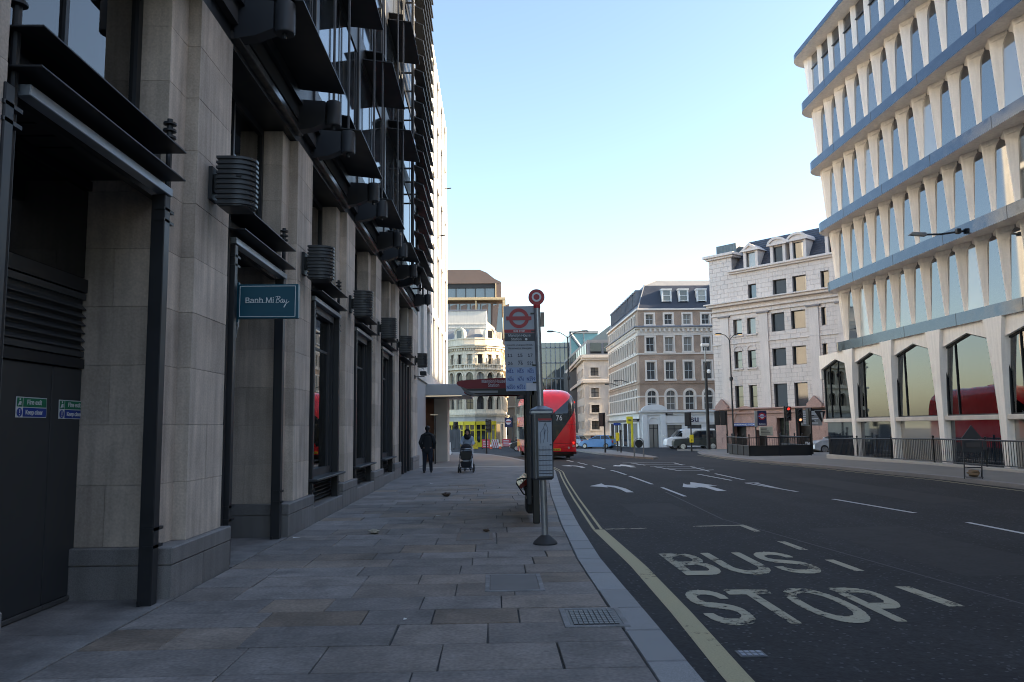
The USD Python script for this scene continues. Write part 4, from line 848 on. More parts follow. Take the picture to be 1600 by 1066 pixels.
# red granite base: openings for doors and the arch
BH = [(3.0, 4.25, -.42, 1.72), (7.2, 8.3, -.42, 2.2), (8.95, 10.2, -.42, 2.1), (11.9, 12.9, -.42, 1.9), (5.2, 6.2, -.42, 1.2)]
part(SB, 'base_wall', holes_wall(MS, UA, UB, -.8, 3.06, BH, .5, .06), RED_G)
part(SB, 'base_blocks', blocks(MS, UA, UB, -.7, 2.5, BH, 1.3, .62, .06, .04, rg), RED_G, kind='stuff'); part(SB, 'base_cornice', MB(MS).box(UA-.05, UB, .0, .24, 2.62, 2.78, .02).box(UA-.05, UB, .0, .34, 3.0, 3.12, .02), RED_G)
for u in (2.0, 10.75):
    o = [(u-.65, 3.0), (u-.65, 3.3), (u, 3.95), (u+.65, 3.3), (u+.65, 3.0)]; g = trimesh.creation.extrude_polygon(Polygon(o), .5, engine='earcut'); gv = np.array(g.vertices); part(SB, 'gablet', MB(MS).add(np.c_[gv[:, 0], -.1+gv[:, 2], gv[:, 1]], g.faces[:, ::-1]), RED_G)
part(SB, 'arch_stones', arch_ring(MS, 3.1, 5.3, 3.0, .3, .08, .14, 2.0), RED_G)
for a, b_, c, d in BH: part(SB, 'doorway', MB(MS).box(a, b_, -.45, -.42, c-.3, d), BLACK if a != 7.2 else mat('green_panel', (.14, .2, .17), .4))
part(SB, 'vestibule', MB(MS).box(UA, UB, -.8, -.75, -.8, 3.), ROOM)
t = thing('station_sign', 'long blue underground station name board over the doorway of the pink stone building', 'sign', (21.5, 69, 1.6))
part(t, 'board', MB(MS).box(3.0, 5.35, .12, .28, 1.55, 1.82, .01), mat('board_blue', (.02, .05, .22), .4))
tx = text('MANSION HOUSE  STATION', .12, .01, True, 2.0, 4.18); v = np.array(tx.vertices); part(t, 'lettering', MB(MS).add(np.c_[v[:, 0], .282+v[:, 2], 1.63+v[:, 1]], tx.faces[:, ::-1]), SWHITE)

# ------------------------------------------------------------------ brown brick corner building with blue slate mansard
VB = thing('brick_mansard_building', 'brown brick Victorian building with dark blue mansard and white window surrounds, centre', 'building', (18, 95, -.7))
BRK = node_mat('brown_brick', {'geo': ('geometry', {}), 'n': ('noise_texture', {'scale': .8, 'detail': 6.}), 'n2': ('noise_texture', {'scale': 9., 'detail': 3.}), 'm': ('map_range', {'from_min': .3, 'from_max': .7, 'to_min': .82, 'to_max': 1.18}), 'm2': ('map_range', {'from_min': .3, 'from_max': .7, 'to_min': .85, 'to_max': 1.15}), 'k': ('math', {'math_type': 'multiply'}),
    'cc': ('combine_color', {}), 'mx': ('mix_color', {'blend_type': 'multiply', 'fac': 1., 'a': (.40, .285, .21), 'use_clamp': False}), 'p': ('principled_bsdf', {'roughness': .85})},
    [('geo.position', 'n.vector'), ('geo.position', 'n2.vector'), ('n.fac', 'm.value'), ('n2.fac', 'm2.value'), ('m.result', 'k.value1'), ('m2.result', 'k.value2'), ('k.value', 'cc.r'), ('k.value', 'cc.g'), ('k.value', 'cc.b'), ('cc.color', 'mx.b'), ('mx.result', 'p.base_color')], 'p.BSDF')
STUC = mat('cream_stucco', (.77, .68, .59), .7, var=.08, scale=.6, streak=.08); SHOPW = mat('white_stucco', (.72, .72, .71), .6, var=.06); BSL = mat('blue_slate', (.042, .048, .066), .45, var=.15, scale=1., fine=.12, fscale=10)
GLV = darkglass('sash_glass', (.012, .014, .018), 1.8, .15, .5, .03, .45); FRW = mat('sash_white', (.7, .7, .68), .5)
MVf = face_matrix(17.1, 92, 0); MVl = face_matrix(17.1, 116, -90)     # front faces the camera; left flank faces the street (u from far end)
cw = [18.5, 20.72, 22.92, 25.12, 27.3, 29.5]; UR = 31.
fh = []
for c in cw:
    u = c - 17.1; fh += [(u-.45, u+.45, 13.5, 14.7), (u-.48, u+.48, 10.3, 11.98), (u-.5, u+.5, 7.05, 9.1)] + [(u-.52, u+.52, 3.5, 5.75)]
part(VB, 'front_wall', holes_wall(MVf, 0, UR-17.1, 3.2, 15.3, fh, .28), BRK)
am = MB(MVf)
for c in cw: arch_fill(am, c-17.1-.52, c-17.1+.52, 5.75, .52, -.2, -.0)
part(VB, 'arch_spandrels', am, BRK)
fl_n = 13; flu = [1.2 + i*1.75 for i in range(fl_n)]; lh = []
for u in flu: lh += [(u-.4, u+.4, 13.5, 14.7), (u-.42, u+.42, 10.3, 11.98), (u-.45, u+.45, 7.05, 9.1), (u-.45, u+.45, 3.4, 5.9)]
part(VB, 'flank_wall', holes_wall(MVl, 0, 24, 3.2, 15.3, lh, .28), BRK)
part(VB, 'core', MB().box(17.5, 31, 92.35, 116, -1.5, 15.0), ROOM); part(VB, 'end_wall', MB().box(17.1, 31, 116, 116.2, -1.5, 15.3), BRK)
for M, hs, n in ((MVf, fh, 'f'), (MVl, lh, 'l')):
    for i, (a, b_, c, d) in enumerate(hs):
        row = i % 4; m = MB(M); s = .2 if n == 'f' else .16
        if row == 3 and n == 'f': part(VB, 'window_surround', arch_ring(M, a, b_, d, .26, 0, .09, c), STUC)
        else:
            m.box(a-s, a, -.02, .09, c, d+s).box(b_, b_+s, -.02, .09, c, d+s).box(a, b_, -.02, .09, d, d+s).box(a-s-.05, b_+s+.05, -.02, .16, c-.2, c)
            part(VB, 'window_surround', m, STUC)
        if n == 'f': sash(VB, M, a, b_, c, d, -.24, FRW, GLV, .06, (1, 1 if row == 0 else 2 if row == 3 else 1), 'sash_window')
        else: sash(VB, M, a, b_, c, d, -.24, FRW, GLV, .06, (0, 1), 'sash_window')
for M, L in ((MVf, UR-17.1), (MVl, 24)):
    e0 = -.25 if M is MVf else 0
    part(VB, 'cornice', MB(M).box(e0-.1, L+(.25 if M is MVl else 0), 0, .35, 12.95, 13.12, .03), STUC); part(VB, 'cornice', MB(M).box(e0-.25, L+(.4 if M is MVl else 0), 0, .52, 13.12, 13.3, .04), mat('lead_flashing', (.20, .21, .24), .6))
    part(VB, 'frieze', MB(M).box(0, L, 0, .08, 12.2, 12.95), STUC); part(VB, 'string_course', MB(M).box(0, L, 0, .12, 9.95, 10.12), STUC); part(VB, 'string_course', MB(M).box(0, L, 0, .1, 6.55, 6.7), BRK); part(VB, 'string_course', MB(M).box(0, L, 0, .06, 4.98, 5.14), STUC); part(VB, 'eaves', MB(M).box(-.05, L, 0, .2, 15.15, 15.38, .03), STUC)
    cb = MB(M)
    for i in range(int(L/.55)): cb.box(.2+i*.55, .45+i*.55, .08, .32, 12.62, 12.95)
    part(VB, 'corbels', cb, STUC, kind='stuff')
MR = MB().add(np.array([(17.15, 92.05, 15.38), (31, 92.05, 15.38), (31, 93.1, 18.3), (18.2, 93.1, 18.3), (18.2, 116, 18.3), (17.15, 116, 15.38), (31, 95, 19.2), (20.1, 95, 19.2), (20.1, 116, 19.2), (31, 116, 19.2)]), [[0, 1, 2], [0, 2, 3], [5, 0, 3], [5, 3, 4]])
rf = part(VB, 'mansard_roof', MR, BSL)
part(VB, 'upper_roof', MB().add(np.array([(18.2, 93.1, 18.3), (31, 93.1, 18.3), (31, 95, 19.25), (20.1, 95, 19.25), (20.1, 116, 19.25), (18.2, 116, 18.3), (31, 116, 19.25)]), [[0, 1, 2], [0, 2, 3], [5, 0, 3], [5, 3, 4], [3, 2, 6], [3, 6, 4]]), mat('lead_roof', (.24, .235, .23), .6))
part(VB, 'ridge', MB().tube([(18.2, 93.1, 18.32), (20.1, 95, 19.27)], .09, 6).tube([(17.15, 92.05, 15.4), (18.2, 93.1, 18.32)], .07, 6), mat('lead_flashing', (.2, .21, .24), .6))
for c in (20.65, 22.65, 24.8, 27): 
    a, b_ = c-17.1-.48, c-17.1+.48; part(VB, 'dormer', MB(MVf).box(a-.1, a, -1.2, -.12, 16.2, 17.6).box(b_, b_+.1, -1.2, -.12, 16.2, 17.6).box(a-.16, b_+.16, -1.2, -.05, 17.6, 17.75), FRW); sash(VB, MVf, a, b_, 16.25, 17.6, -.2, FRW, GLV, .08, (0, 1), 'dormer_window')
for u in flu[1::1]:
    a, b_ = u-.42, u+.42; part(VB, 'dormer', MB(MVl).box(a-.12, a, -1.2, -.1, 16.0, 17.6).box(b_, b_+.12, -1.2, -.1, 16.0, 17.6).box(a-.18, b_+.18, -1.2, -.02, 17.6, 17.8), mat('lead_flashing', (.2, .21, .24), .6)); part(VB, 'dormer_pane', MB(MVl).box(a, b_, -.3, -.25, 16.1, 17.6), GLV)
# white shopfront
SH = [(.95, 2.05, -.9, 1.85), (3.05, 4.8, -.4, 1.75), (5.4, 7.1, -.4, 1.75), (7.6, 9.6, -.4, 1.75)]
part(VB, 'shopfront_wall', holes_wall(MVf, -.1, UR-17.1, -1.5, 3.2, SH, .4, .1), SHOPW)
part(VB, 'shopfront_cornice', MB(MVf).box(-.2, UR-17.1, .1, .45, 3.2, 3.42, .04).box(-.15, UR-17.1, .1, .25, 2.9, 3.0), SHOPW); part(VB, 'shop_fascia', MB(MVf).box(2.6, 10.5, .1, .2, 1.95, 2.75, .02), SHOPW)
for i, (a, b_, c, d) in enumerate(SH): 
    p = part(VB, 'shop_door' if i == 0 else 'shop_window', MB(MVf).box(a, a+.08, -.3, -.2, c, d).box(b_-.08, b_, -.3, -.2, c, d).box((a+b_)/2-.04, (a+b_)/2+.04, -.3, -.2, c, d).box(a, b_, -.3, -.2, d-.5, d-.42), STEEL); part(p, 'pane', MB(MVf).box(a, b_, -.26, -.24, c, d), GLV)
o = [(.1, 3.4)] + [(1.55-1.5*math.cos(q), 3.4+.75*math.sin(q)) for q in np.linspace(0.1, math.pi-.1, 12)] + [(3.0, 3.4)]; g = trimesh.creation.extrude_polygon(Polygon(o), .5, engine='earcut'); gv = np.array(g.vertices); part(VB, 'pediment', MB(MVf).add(np.c_[gv[:, 0], gv[:, 2], gv[:, 1]], g.faces[:, ::-1]), SHOPW)
for u in (.45, 2.6): part(VB, 'door_pilaster', MB(MVf).box(u-.3, u+.3, .1, .3, -1.2, 2.9, .03), SHOPW)
part(VB, 'door_arch', arch_ring(MVf, .95, 2.05, 2.6, .12, .1, .2, 1.85), SHOPW)
t = thing('shop_sign', 'dark itsu shop lettering on the white shopfront behind the parked van', 'sign', (23, 91.8, 2)); tx = text('itsu', .62, .04, True, 1.5, 5.95); v = np.array(tx.vertices); part(t, 'lettering', MB(MVf).add(np.c_[v[:, 0], .2+v[:, 2], 2.1+v[:, 1]], tx.faces[:, ::-1]), mat('sign_ink', (.03, .025, .07), .5))
t = thing('street_nameplate', 'small grey street nameplate on the white shopfront above the door', 'sign', (20, 91.8, 2.5)); part(t, 'plate', MB(MVf).box(2.85, 3.75, .22, .25, 2.82, 3.15), mat('plate_grey', (.35, .36, .36), .5)); part(t, 'plate_panel', MB(MVf).box(2.88, 3.1, .25, .258, 2.85, 3.12), BLACK)
part(VB, 'flank_base', MB().box(17.0, 17.5, 92.4, 116, -1.5, 3.2), SHOPW)
for i in range(6): part(VB, 'flank_shop_pane', MB().box(16.96, 17.0, 93.6+i*3.6, 96.3+i*3.6, -.9, 2.0), GLV)
part(VB, 'flank_fascia', MB().box(16.75, 17.0, 92.4, 116, 2.2, 2.45), mat('dark_fascia', (.08, .08, .08), .5)); part(VB, 'flank_cornice', MB().box(16.6, 17.0, 92.2, 116, 3.15, 3.4), STUC)
for i, (y, lab) in enumerate(((99, 'hooded lamp bracket on the flank of the brown brick building, nearer one'), (107, 'hooded lamp bracket on the flank of the brown brick building, farther one'))):
    t = thing('wall_lamp_bracket', lab, 'wall lamp', (17, y, 7)); part(t, 'arm', MB().tube([(17.0, y, 7.1), (16.1, y, 7.4), (15.6, y, 7.35)], .05, 6), STEEL); part(t, 'head', MB().box(15.2, 15.7, y-.15, y+.15, 7.25, 7.4, .03), STEEL2)
t = thing('projecting_sign', 'bright yellow square shop sign on the white corner shopfront', 'sign', (16.6, 92, .5)); YEL = mat('yellow_sign', (.75, .62, .02), .4)
part(t, 'board', MB().box(15.4, 16.15, 91.6, 91.75, 1.95, 2.78, .03), YEL); part(t, 'post', MB().box(15.9, 16.15, 91.62, 91.74, -.75, 1.95, .02), YEL); part(t, 'bracket', MB().box(16.15, 17.05, 91.9, 92.0, 2.4, 2.5).box(16.05, 16.15, 91.7, 92.0, 2.38, 2.52), STEEL)
part(t, 'mark', MB().box(15.6, 15.95, 91.57, 91.6, 2.3, 2.45), mat('sign_ink', (.03, .025, .07), .5))
# ------------------------------------------------------------------ ornate round-cornered building with the yellow shop
OB = thing('ornate_corner_building', 'cream ornate Victorian building with rounded arcaded corner above a yellow shop', 'building', (-3, 118, -1))
OST = mat('cream_ornate_stone', (.70, .60, .455), .75, var=.14, scale=.7, fine=.06, fscale=8, streak=.2); OGL = darkglass('ornate_glass', (.02, .02, .02), 1.7, .1, .5, .03, .35)
arc = [(-2.6 - 4.1*math.cos(q), 118.6 - 4.1*math.sin(q)) for q in np.radians(np.linspace(25, 180, 8))]
plan = [(-20, 121.0), (-14.5, 119.2), (-9.0, 117.5)] + [(arc[0][0], arc[0][1])] + arc[1:] + [(1.62, 124), (1.9, 130), (2.2, 136), (2.5, 142)]
plan = np.array(plan)
def offset_plan(d):
    L = np.array(plan); t = np.gradient(L, axis=0); t /= np.linalg.norm(t, axis=1, keepdims=True); return L + d*np.c_[t[:, 1], -t[:, 0]]
def band(z0, z1, d): 
    A, B = offset_plan(d), offset_plan(-.1)
    return MB().grid(np.stack([np.c_[B, np.full(len(B), z0)], np.c_[A, np.full(len(A), z0)], np.c_[A, np.full(len(A), z1)], np.c_[B, np.full(len(B), z1)]]))
rows = [(-.6, 2.3, 0, 'shop'), (4.35, 6.25, .55, 'arch'), (7.5, 9.7, .6, 'arch'), (10.9, 12.3, 0, 'flat')]
for i in range(len(plan)-1):
    p, q = plan[i], plan[i+1]; L = np.linalg.norm(q-p); M = face_matrix(p[0], p[1], math.degrees(math.atan2(q[1]-p[1], q[0]-p[0])))
    n = max(1, int(L/1.55)); hs = []
    for z0, z1, r, kind in rows:
        if kind == 'shop': continue
        for j in range(n):
            c = L*(j+.5)/n; hw = .52 if r else .34; hs.append((c-hw, c+hw, z0, z1))
    part(OB, 'wall', holes_wall(M, 0, L, -1.4, 14.6, hs, .35), OST)
    am = MB(M)
    for a, b_, c, d in hs:
        if d in (6.25, 9.7): arch_fill(am, a, b_, d, .52, -.3, -.002, 8)
    part(OB, 'arch_spandrels', am, OST)
    for a, b_, c, d in hs:
        w = part(OB, 'window', MB(M).box((a+b_)/2-.03, (a+b_)/2+.03, -.3, -.24, c, d).box(a, b_, -.3, -.24, (c+d)/2-.03, (c+d)/2+.03), STEEL); part(w, 'pane', MB(M).box(a, b_, -.34, -.31, c, d), OGL)
        if d != 12.3: part(OB, 'arch_moulding', arch_ring(M, a, b_, d, .16, 0, .16, d-.55, 9), OST)
        else: part(OB, 'window_hood', MB(M).box(a-.12, b_+.12, 0, .14, d, d+.14), OST)
        part(OB, 'column', MB(M).box(a-.2, a-.08, 0, .14, c, d-.5), OST); part(OB, 'column', MB(M).box(b_+.08, b_+.2, 0, .14, c, d-.5), OST)
    if i > 1: 
        db = MB(M)
        for k in range(int(L/.3)): db.box(.05+k*.3, .2+k*.3, 0, .28, 12.85, 13.2)
        part(OB, 'dentils', db, OST, kind='stuff'); bl = MB(M)
        for k in range(int(L/.28)): bl.box(.05+k*.28, .17+k*.28, .28, .38, 10.3, 10.75)
        part(OB, 'balusters', bl, OST, kind='stuff')
for nm, z0, z1, d in (('cornice', 3.3, 3.55, .3), ('cornice', 3.55, 3.8, .45), ('ledge', 6.95, 7.2, .3), ('ledge', 10.05, 10.3, .45), ('balcony_rail', 10.75, 10.87, .42), ('cornice', 13.2, 13.5, .45), ('cornice', 13.5, 13.7, .65), ('parapet', 14.5, 14.7, .1)): part(OB, nm, band(z0, z1, d), OST)
part(OB, 'fascia', band(2.5, 3.3, .12), mat('grey_fascia', (.38, .36, .33), .6, var=.1))
for i in (4, 7): 
    c = (plan[i]+plan[i+1])/2; ang = math.degrees(math.atan2(*(plan[i+1]-plan[i])[::-1])); M = face_matrix(c[0], c[1], ang)
    o = [(-.9, 14.6)] + [(-.8*math.cos(q), 15.4+.8*math.sin(q)) for q in np.linspace(0, math.pi, 12)] + [(.9, 14.6)]; g = trimesh.creation.extrude_polygon(Polygon(o).buffer(0), .7, engine='earcut'); gv = np.array(g.vertices)
    dp = part(OB, 'dormer', MB(M).add(np.c_[gv[:, 0], -.6+gv[:, 2], gv[:, 1]], g.faces[:, ::-1]), OST); part(dp, 'moulding', arch_ring(M, -.7, .7, 16.1, .2, .1, .2, 15.3), OST); part(dp, 'pane', MB(M).box(-.4, .4, .1, .12, 14.7, 15.8), OGL)
part(OB, 'roof', MB().add(np.r_[np.c_[offset_plan(-.6), np.full(len(plan), 14.4)], np.c_[offset_plan(-2.2), np.full(len(plan), 16.2)]], [[i, i+1, len(plan)+i+1, len(plan)+i] for i in range(len(plan)-1)]), mat('lead_grey_roof', (.22, .22, .22), .6))
part(OB, 'core', MB().prism(Polygon(np.r_[offset_plan(-.6), [[-8, 142], [-20, 142]]]).buffer(0), 'z', -1.5, 14.3), ROOM)
for x, y in ((.3, 121.), (1.1, 123)): part(OB, 'chimney', MB().box(x-.35, x+.35, y-.5, y+.5, 14, 16.4, .05), OST)
YSH = mat('yellow_shopfront', (.66, .52, .02), .4, var=.06)
ysegs = [i for i in range(3, 8)]
for i in ysegs:
    p, q = plan[i], plan[i+1]; L = np.linalg.norm(q-p); M = face_matrix(p[0], p[1], math.degrees(math.atan2(q[1]-p[1], q[0]-p[0])))
    s = part(OB, 'shopfront', MB(M).box(0, L, .02, .3, 2.1, 2.62).box(0, .16, .02, .22, -1.2, 2.1).box(L-.16, L, .02, .22, -1.2, 2.1).box(L/2-.07, L/2+.07, .02, .2, -1.2, 2.1).box(.16, L-.16, .02, .18, 1.3, 1.42).box(.16, L-.16, .02, .18, -1.2, -.4), YSH)
    part(s, 'pane', MB(M).box(.1, L-.1, .01, .05, -.5, 2.1), OGL)
for i in (8, 9, 10): 
    p, q = plan[i], plan[i+1]; L = np.linalg.norm(q-p); M = face_matrix(p[0], p[1], math.degrees(math.atan2(q[1]-p[1], q[0]-p[0]))); part(OB, 'flank_pane', MB(M).box(.3, L-.3, .01, .04, -.6, 2.2), OGL)
WB = thing('plain_white_block', 'plain cream rendered block with a sunlit flank, rising behind the ornate corner building', 'building', (-6, 134, 0)); REN = mat('cream_render', (.70, .66, .585), .8, var=.06, scale=.3, streak=.12)
part(WB, 'wall', MB().box(-24, -.9, 130, 150, 10, 20.9, .05), REN); part(WB, 'coping', MB().box(-24, -.8, 129.9, 150, 20.9, 21.1), mat('lead_flashing', (.2, .21, .24), .6))
part(WB, 'string_course', MB().box(-24, -.85, 129.9, 130, 18.6, 18.75).box(-24, -.85, 129.9, 130, 18.0, 18.08), REN)
part(WB, 'stepped_flank', MB().prism([(-.9, 13), (1.6, 13), (1.6, 15.6), (.5, 17.4), (.5, 18.4), (-.9, 19.6)], 'y', 133, 150), REN); part(WB, 'stair', MB().box(-1.6, -.95, 129.4, 130, 14, 17.2, .03).box(-1.9, .6, 129.3, 130, 17.2, 17.3), mat('stair_grey', (.3, .3, .3), .6))
rl = MB(); 
for i in range(9): rl.tube([(-9+i*.95, 129.5, 15.6), (-9+i*.95, 129.5, 16.7)], .025, 5)
part(WB, 'guard_rail', rl.tube([(-9, 129.5, 16.7), (-1.4, 129.5, 16.7)], .025, 5).tube([(-9, 129.5, 16.2), (-1.4, 129.5, 16.2)], .02, 5), STEEL)
# bronze and glass offices behind
CB = thing('bronze_glass_offices', 'bronze-framed glass office building with sloping roof, highest in the left background', 'building', (-5, 176, 0)); BRZ = mat('bronze_cladding', (.17, .12, .10), .4, metal=.4, var=.1, scale=.3); GOLD = mat('pale_gold_trim', (.55, .42, .25), .45, metal=.3)
CGL = darkglass('office_glass', (.02, .03, .04), 2.4, .06, .2)
part(CB, 'roof', MB().prism([(-24, 31.9), (-24, 34.8), (-2.4, 34.8), (-1.0, 34.2), (.6, 32.9), (2.0, 32.2), (2.0, 31.9)], 'y', 165, 190), BRZ)
part(CB, 'end_pier', MB().box(1.0, 2.0, 165.1, 190, 27, 32.0), BRZ); part(CB, 'trim', MB().box(.75, 1.0, 165.0, 165.4, 28.8, 31.9), GOLD)
part(CB, 'attic_band', MB().box(-24, .75, 165.4, 190, 31.0, 31.95), STEEL)
for i in range(9): part(CB, 'window_pane', MB().box(-17.6+i*2.04, -15.75+i*2.04, 165.8, 165.9, 28.6, 31.0), CGL); part(CB, 'mullion', MB().box(-15.75+i*2.04, -15.56+i*2.04, 165.5, 165.9, 28.6, 31.0), STEEL)
part(CB, 'terrace', MB().box(-24, 2.9, 163, 190, 28.05, 28.6, .04), GOLD); part(CB, 'end_post', MB().box(2.3, 2.9, 163.2, 163.8, 20, 28.1), GOLD); part(CB, 'post', MB().box(-3.4, -3.15, 163.3, 163.6, 20, 28.1), GOLD)
for i in range(9): part(CB, 'lower_pane', MB().box(-17.6+i*2.2, -15.6+i*2.2, 165.2, 165.3, 18, 27.6) if i < 8 else MB().box(.3, 2.1, 164.4, 164.5, 10, 27.4), CGL); part(CB, 'slanted_fin', MB().prism([(-15.5+i*2.2, 18), (-14.9+i*2.2, 18), (-13.9+i*2.2, 27.4), (-15.2+i*2.2, 27.0)], 'y', 164.2, 165.3), BRZ)
part(CB, 'wall', MB().box(-24, 2.2, 165.4, 190, -1, 28.0), BRZ); part(CB, 'attic_core', MB().box(-24, .9, 166.2, 190, 28.0, 31.9), ROOM)
# classical stone building down the street, right of the bus
KB = thing('classical_corner_building', 'pale classical corner building with attic storey, beyond the bus, left of the brick building', 'building', (19, 160, -1)); KST = mat('grey_portland', (.60, .55, .49), .8, var=.1, scale=.3, streak=.1); KGL = darkglass('classical_glass', (.012, .014, .016), 1.7, .1, .3, .03, .35)
MKf = face_matrix(17.4, 150, 0); MKl = face_matrix(19.0, 200, math.degrees(math.atan2(-50, -1.6)))
hf = []; zrows = [(11.0, 12.6), (7.0, 8.7), (4.1, 5.5), (.9, 2.5)]
for z0, z1 in zrows:
    for u in (2.0, 5.6, 8.5, 11.5): hf.append((u-.75, u+.75, z0+.2, z1+.2))
hl = []
for z0, z1 in zrows:
    for i in range(14): hl.append((1.5+i*3.4, 3.4+i*3.4, z0+.2, z1+.2))
for M, hs, L in ((MKf, hf, 14), (MKl, hl, 50.03)):
    part(KB, 'wall', holes_wall(M, 0, L, -1.6, 15.0, hs, .5), KST)
    for a, b_, c, d in hs:
        w = part(KB, 'window', MB(M).box(a, b_, -.4, -.3, (c+d)/2-.04, (c+d)/2+.04).box((a+b_)/2-.04, (a+b_)/2+.04, -.4, -.3, c, d), STEEL); part(w, 'pane', MB(M).box(a, b_, -.45, -.42, c, d), KGL)
        if M is MKf: part(KB, 'surround', MB(M).box(a-.3, a, 0, .12, c, d+.25).box(b_, b_+.3, 0, .12, c, d+.25).box(a, b_, 0, .12, d, d+.25).box(a-.35, b_+.35, 0, .2, c-.25, c), KST)
    for z0, z1, o in ((14.2, 14.6, .5), (14.6, 15.2, .8), (9.9, 10.4, .5), (.0, .35, .4), (10.4, 10.6, .3)): part(KB, 'cornice', MB(M).box(-.4 if M is MKf else 0, L, 0, o, z0, z1), KST)
part(KB, 'attic', MB().box(18.2, 32, 151, 200, 15.0, 18.2), mat('attic_zinc', (.16, .17, .19), .5, var=.1)); part(KB, 'core', MB().box(18.0, 31.4, 150.6, 200, -1.6, 14.9), ROOM)
for i in range(4): part(KB, 'attic_pane', MB().box(18.8+i*2.6, 20.9+i*2.6, 150.9, 151, 15.6, 17.6), KGL)
for i in range(12): part(KB, 'attic_pane', MB().box(18.1, 18.2, 152+i*3.9, 154.8+i*3.9, 15.6, 17.6), KGL)
part(KB, 'glass_roof', MB().prism([(19, 18.2), (23, 21.2), (32, 21.6), (32, 18.2)], 'y', 153, 200), mat('roof_glass', (.10, .13, .15), .15, var=.1))
for i in range(3): part(KB, 'ground_shop', MB(MKf).box(1.+i*4.4, 4.2+i*4.4, .01, .06, -1.3, -.1), mat('dark_shop_red', (.08, .03, .025), .4))
# glass truss building behind
GB = thing('glass_truss_offices', 'dark glass office building with diagonal steel bracing, farthest down the street', 'building', (17, 230, 0)); TRS = mat('truss_grey', (.26, .29, .31), .5, var=.1); TGL = darkglass('truss_glass', (.03, .05, .06), 2.2, .05, .2)
part(GB, 'glass_front', MB().box(13.5, 27.5, 215, 240, -1, 24.5), TGL); part(GB, 'glass_tower', MB().box(21., 28.5, 212, 240, 4, 27.0), mat('tower_glass', (.10, .20, .24), .08, metal=.5))
tm = MB()
for i in range(6): z = 2+i*4.2; tm.box(13.3, 21, 214.6, 215, z, z+.3); 
for i in range(7): x = 13.4+i*1.27; tm.box(x-.1, x+.1, 214.6, 215, -1, 24.5)
part(GB, 'floor_beams', tm, TRS)
for i in range(6): z = i*4.2; part(GB, 'brace', MB().tube([(13.4, 214.2, z), (17, 214.2, z+4.2), (13.4, 214.2, z+8.4)], .2, 6), TRS)
part(GB, 'brace', MB().tube([(21.2, 211.6, 26.5), (25.5, 211.6, 20.5), (28.4, 211.6, 17)], .4, 6).tube([(21.2, 211.6, 14), (25.5, 211.6, 20.5)], .4, 6), TRS); part(GB, 'tower_frame', MB().box(20.8, 28.6, 211.4, 212, 26.6, 27.2).box(20.8, 21.2, 211.4, 212, 4, 27).box(24.6, 24.8, 211.6, 212, 4, 27), TRS)
t = thing('far_street_building', 'far tan building closing the street, above the front of the bus', 'building', (8, 245, 0)); part(t, 'wall', MB().box(3.5, 13.2, 240, 260, -2, 17.5), mat('tan_stone', (.42, .34, .25), .8, var=.15, scale=.2))
for r_ in range(4):
    for c in range(5): part(t, 'window_pane', MB().box(4.3+c*1.8, 5.3+c*1.8, 239.9, 240, 1+r_*4, 3.2+r_*4), KGL)
t = thing('sunlit_street_building', 'narrow tan building catching the sun beside the ornate corner, far left of the street', 'building', (3, 185, 0)); part(t, 'wall', MB().box(1.0, 5.0, 178, 200, -2, 10.5), mat('tan_stone', (.42, .34, .25), .8)); 
for r_ in range(3): part(t, 'window_pane', MB().box(2.2, 3.4, 177.9, 178, 0+r_*3.4, 2.0+r_*3.4), KGL); part(t, 'ledge', MB().box(.9, 5.1, 177.6, 178, 2.7+r_*3.4, 3.0+r_*3.4), OST)
# the rest of the street, out of the frame: it shades the roadway as the real one does
BRK2 = mat('offstage_stone', (.38, .35, .31), .8, var=.1)
def plain_block(name, lab, x0, x1, y0, y1, h):
    t = thing(name, lab, 'building', ((x0+x1)/2, (y0+y1)/2, 0)); part(t, 'wall', MB().box(x0, x1, y0, y1, -2, h), BRK2); wm = MB()
    for z in np.arange(1.5, h-3, 3.6):
        for y in np.arange(y0+1, y1-2.5, 3.2): part(t, 'window_pane', MB().box(x0-.03, x0+.03, y, y+1.7, z, z+2.1), KGL) if (y1-y0) < 60 and x0 < 30 else wm.box(x0-.03, x0+.03, y, y+1.7, z, z+2.1)
    if wm.v: part(t, 'windows', wm, KGL, kind='stuff')
plain_block('side_street_building', 'tall stone building down the side street behind the white fin building', 62, 84, -20, 60, 30)
plain_block('side_street_building', 'tall stone building behind the pink stone building', 64, 84, 60, 135, 33)
plain_block('street_building', 'stone building on the right-hand pavement nearer than the white fin building', 19, 34, -45, 15.5, 22)
# ------------------------------------------------------------------ bus stop
bs = thing('bus_stop', 'grey bus stop pole with route flag, red disc and timetable case, near pavement', 'bus stop', (.752, 11.85, 0))
lean = lambda z: .752 - .0205*z
part(bs, 'base', MB().lathe([(0, 0), (.175, 0), (.18, .015), (.165, .04), (.08, .115), (.055, .13), (0, .13)], 24, (.752, 11.85, 0)), mat('rubber_base', (.03, .03, .032), .6, var=.2), smooth=40)
part(bs, 'pole', MB().tube([(lean(.1), 11.85, .1), (lean(3.52), 11.85, 3.52)], .049, 16), mat('pole_steel', (.36, .37, .39), .32, metal=.8, var=.12), smooth=60)
dx, dz = lean(3.64), 3.65
part(bs, 'disc', MB().lathe([(0, -.02), (.119, -.02), (.122, -.014), (.122, .014), (.119, .02), (0, .02)], 32, (dx, 11.85, dz), 'y'), REDS, smooth=30)
part(bs, 'disc_ring', MB().lathe([(.045, 0), (.072, 0), (.072, .004), (.045, .004)], 28, (dx, 11.826, dz), 'y'), SWHITE)
part(bs, 'disc_neck', MB().tube([(lean(3.48), 11.85, 3.48), (lean(3.53), 11.85, 3.535)], .053, 14), REDS)
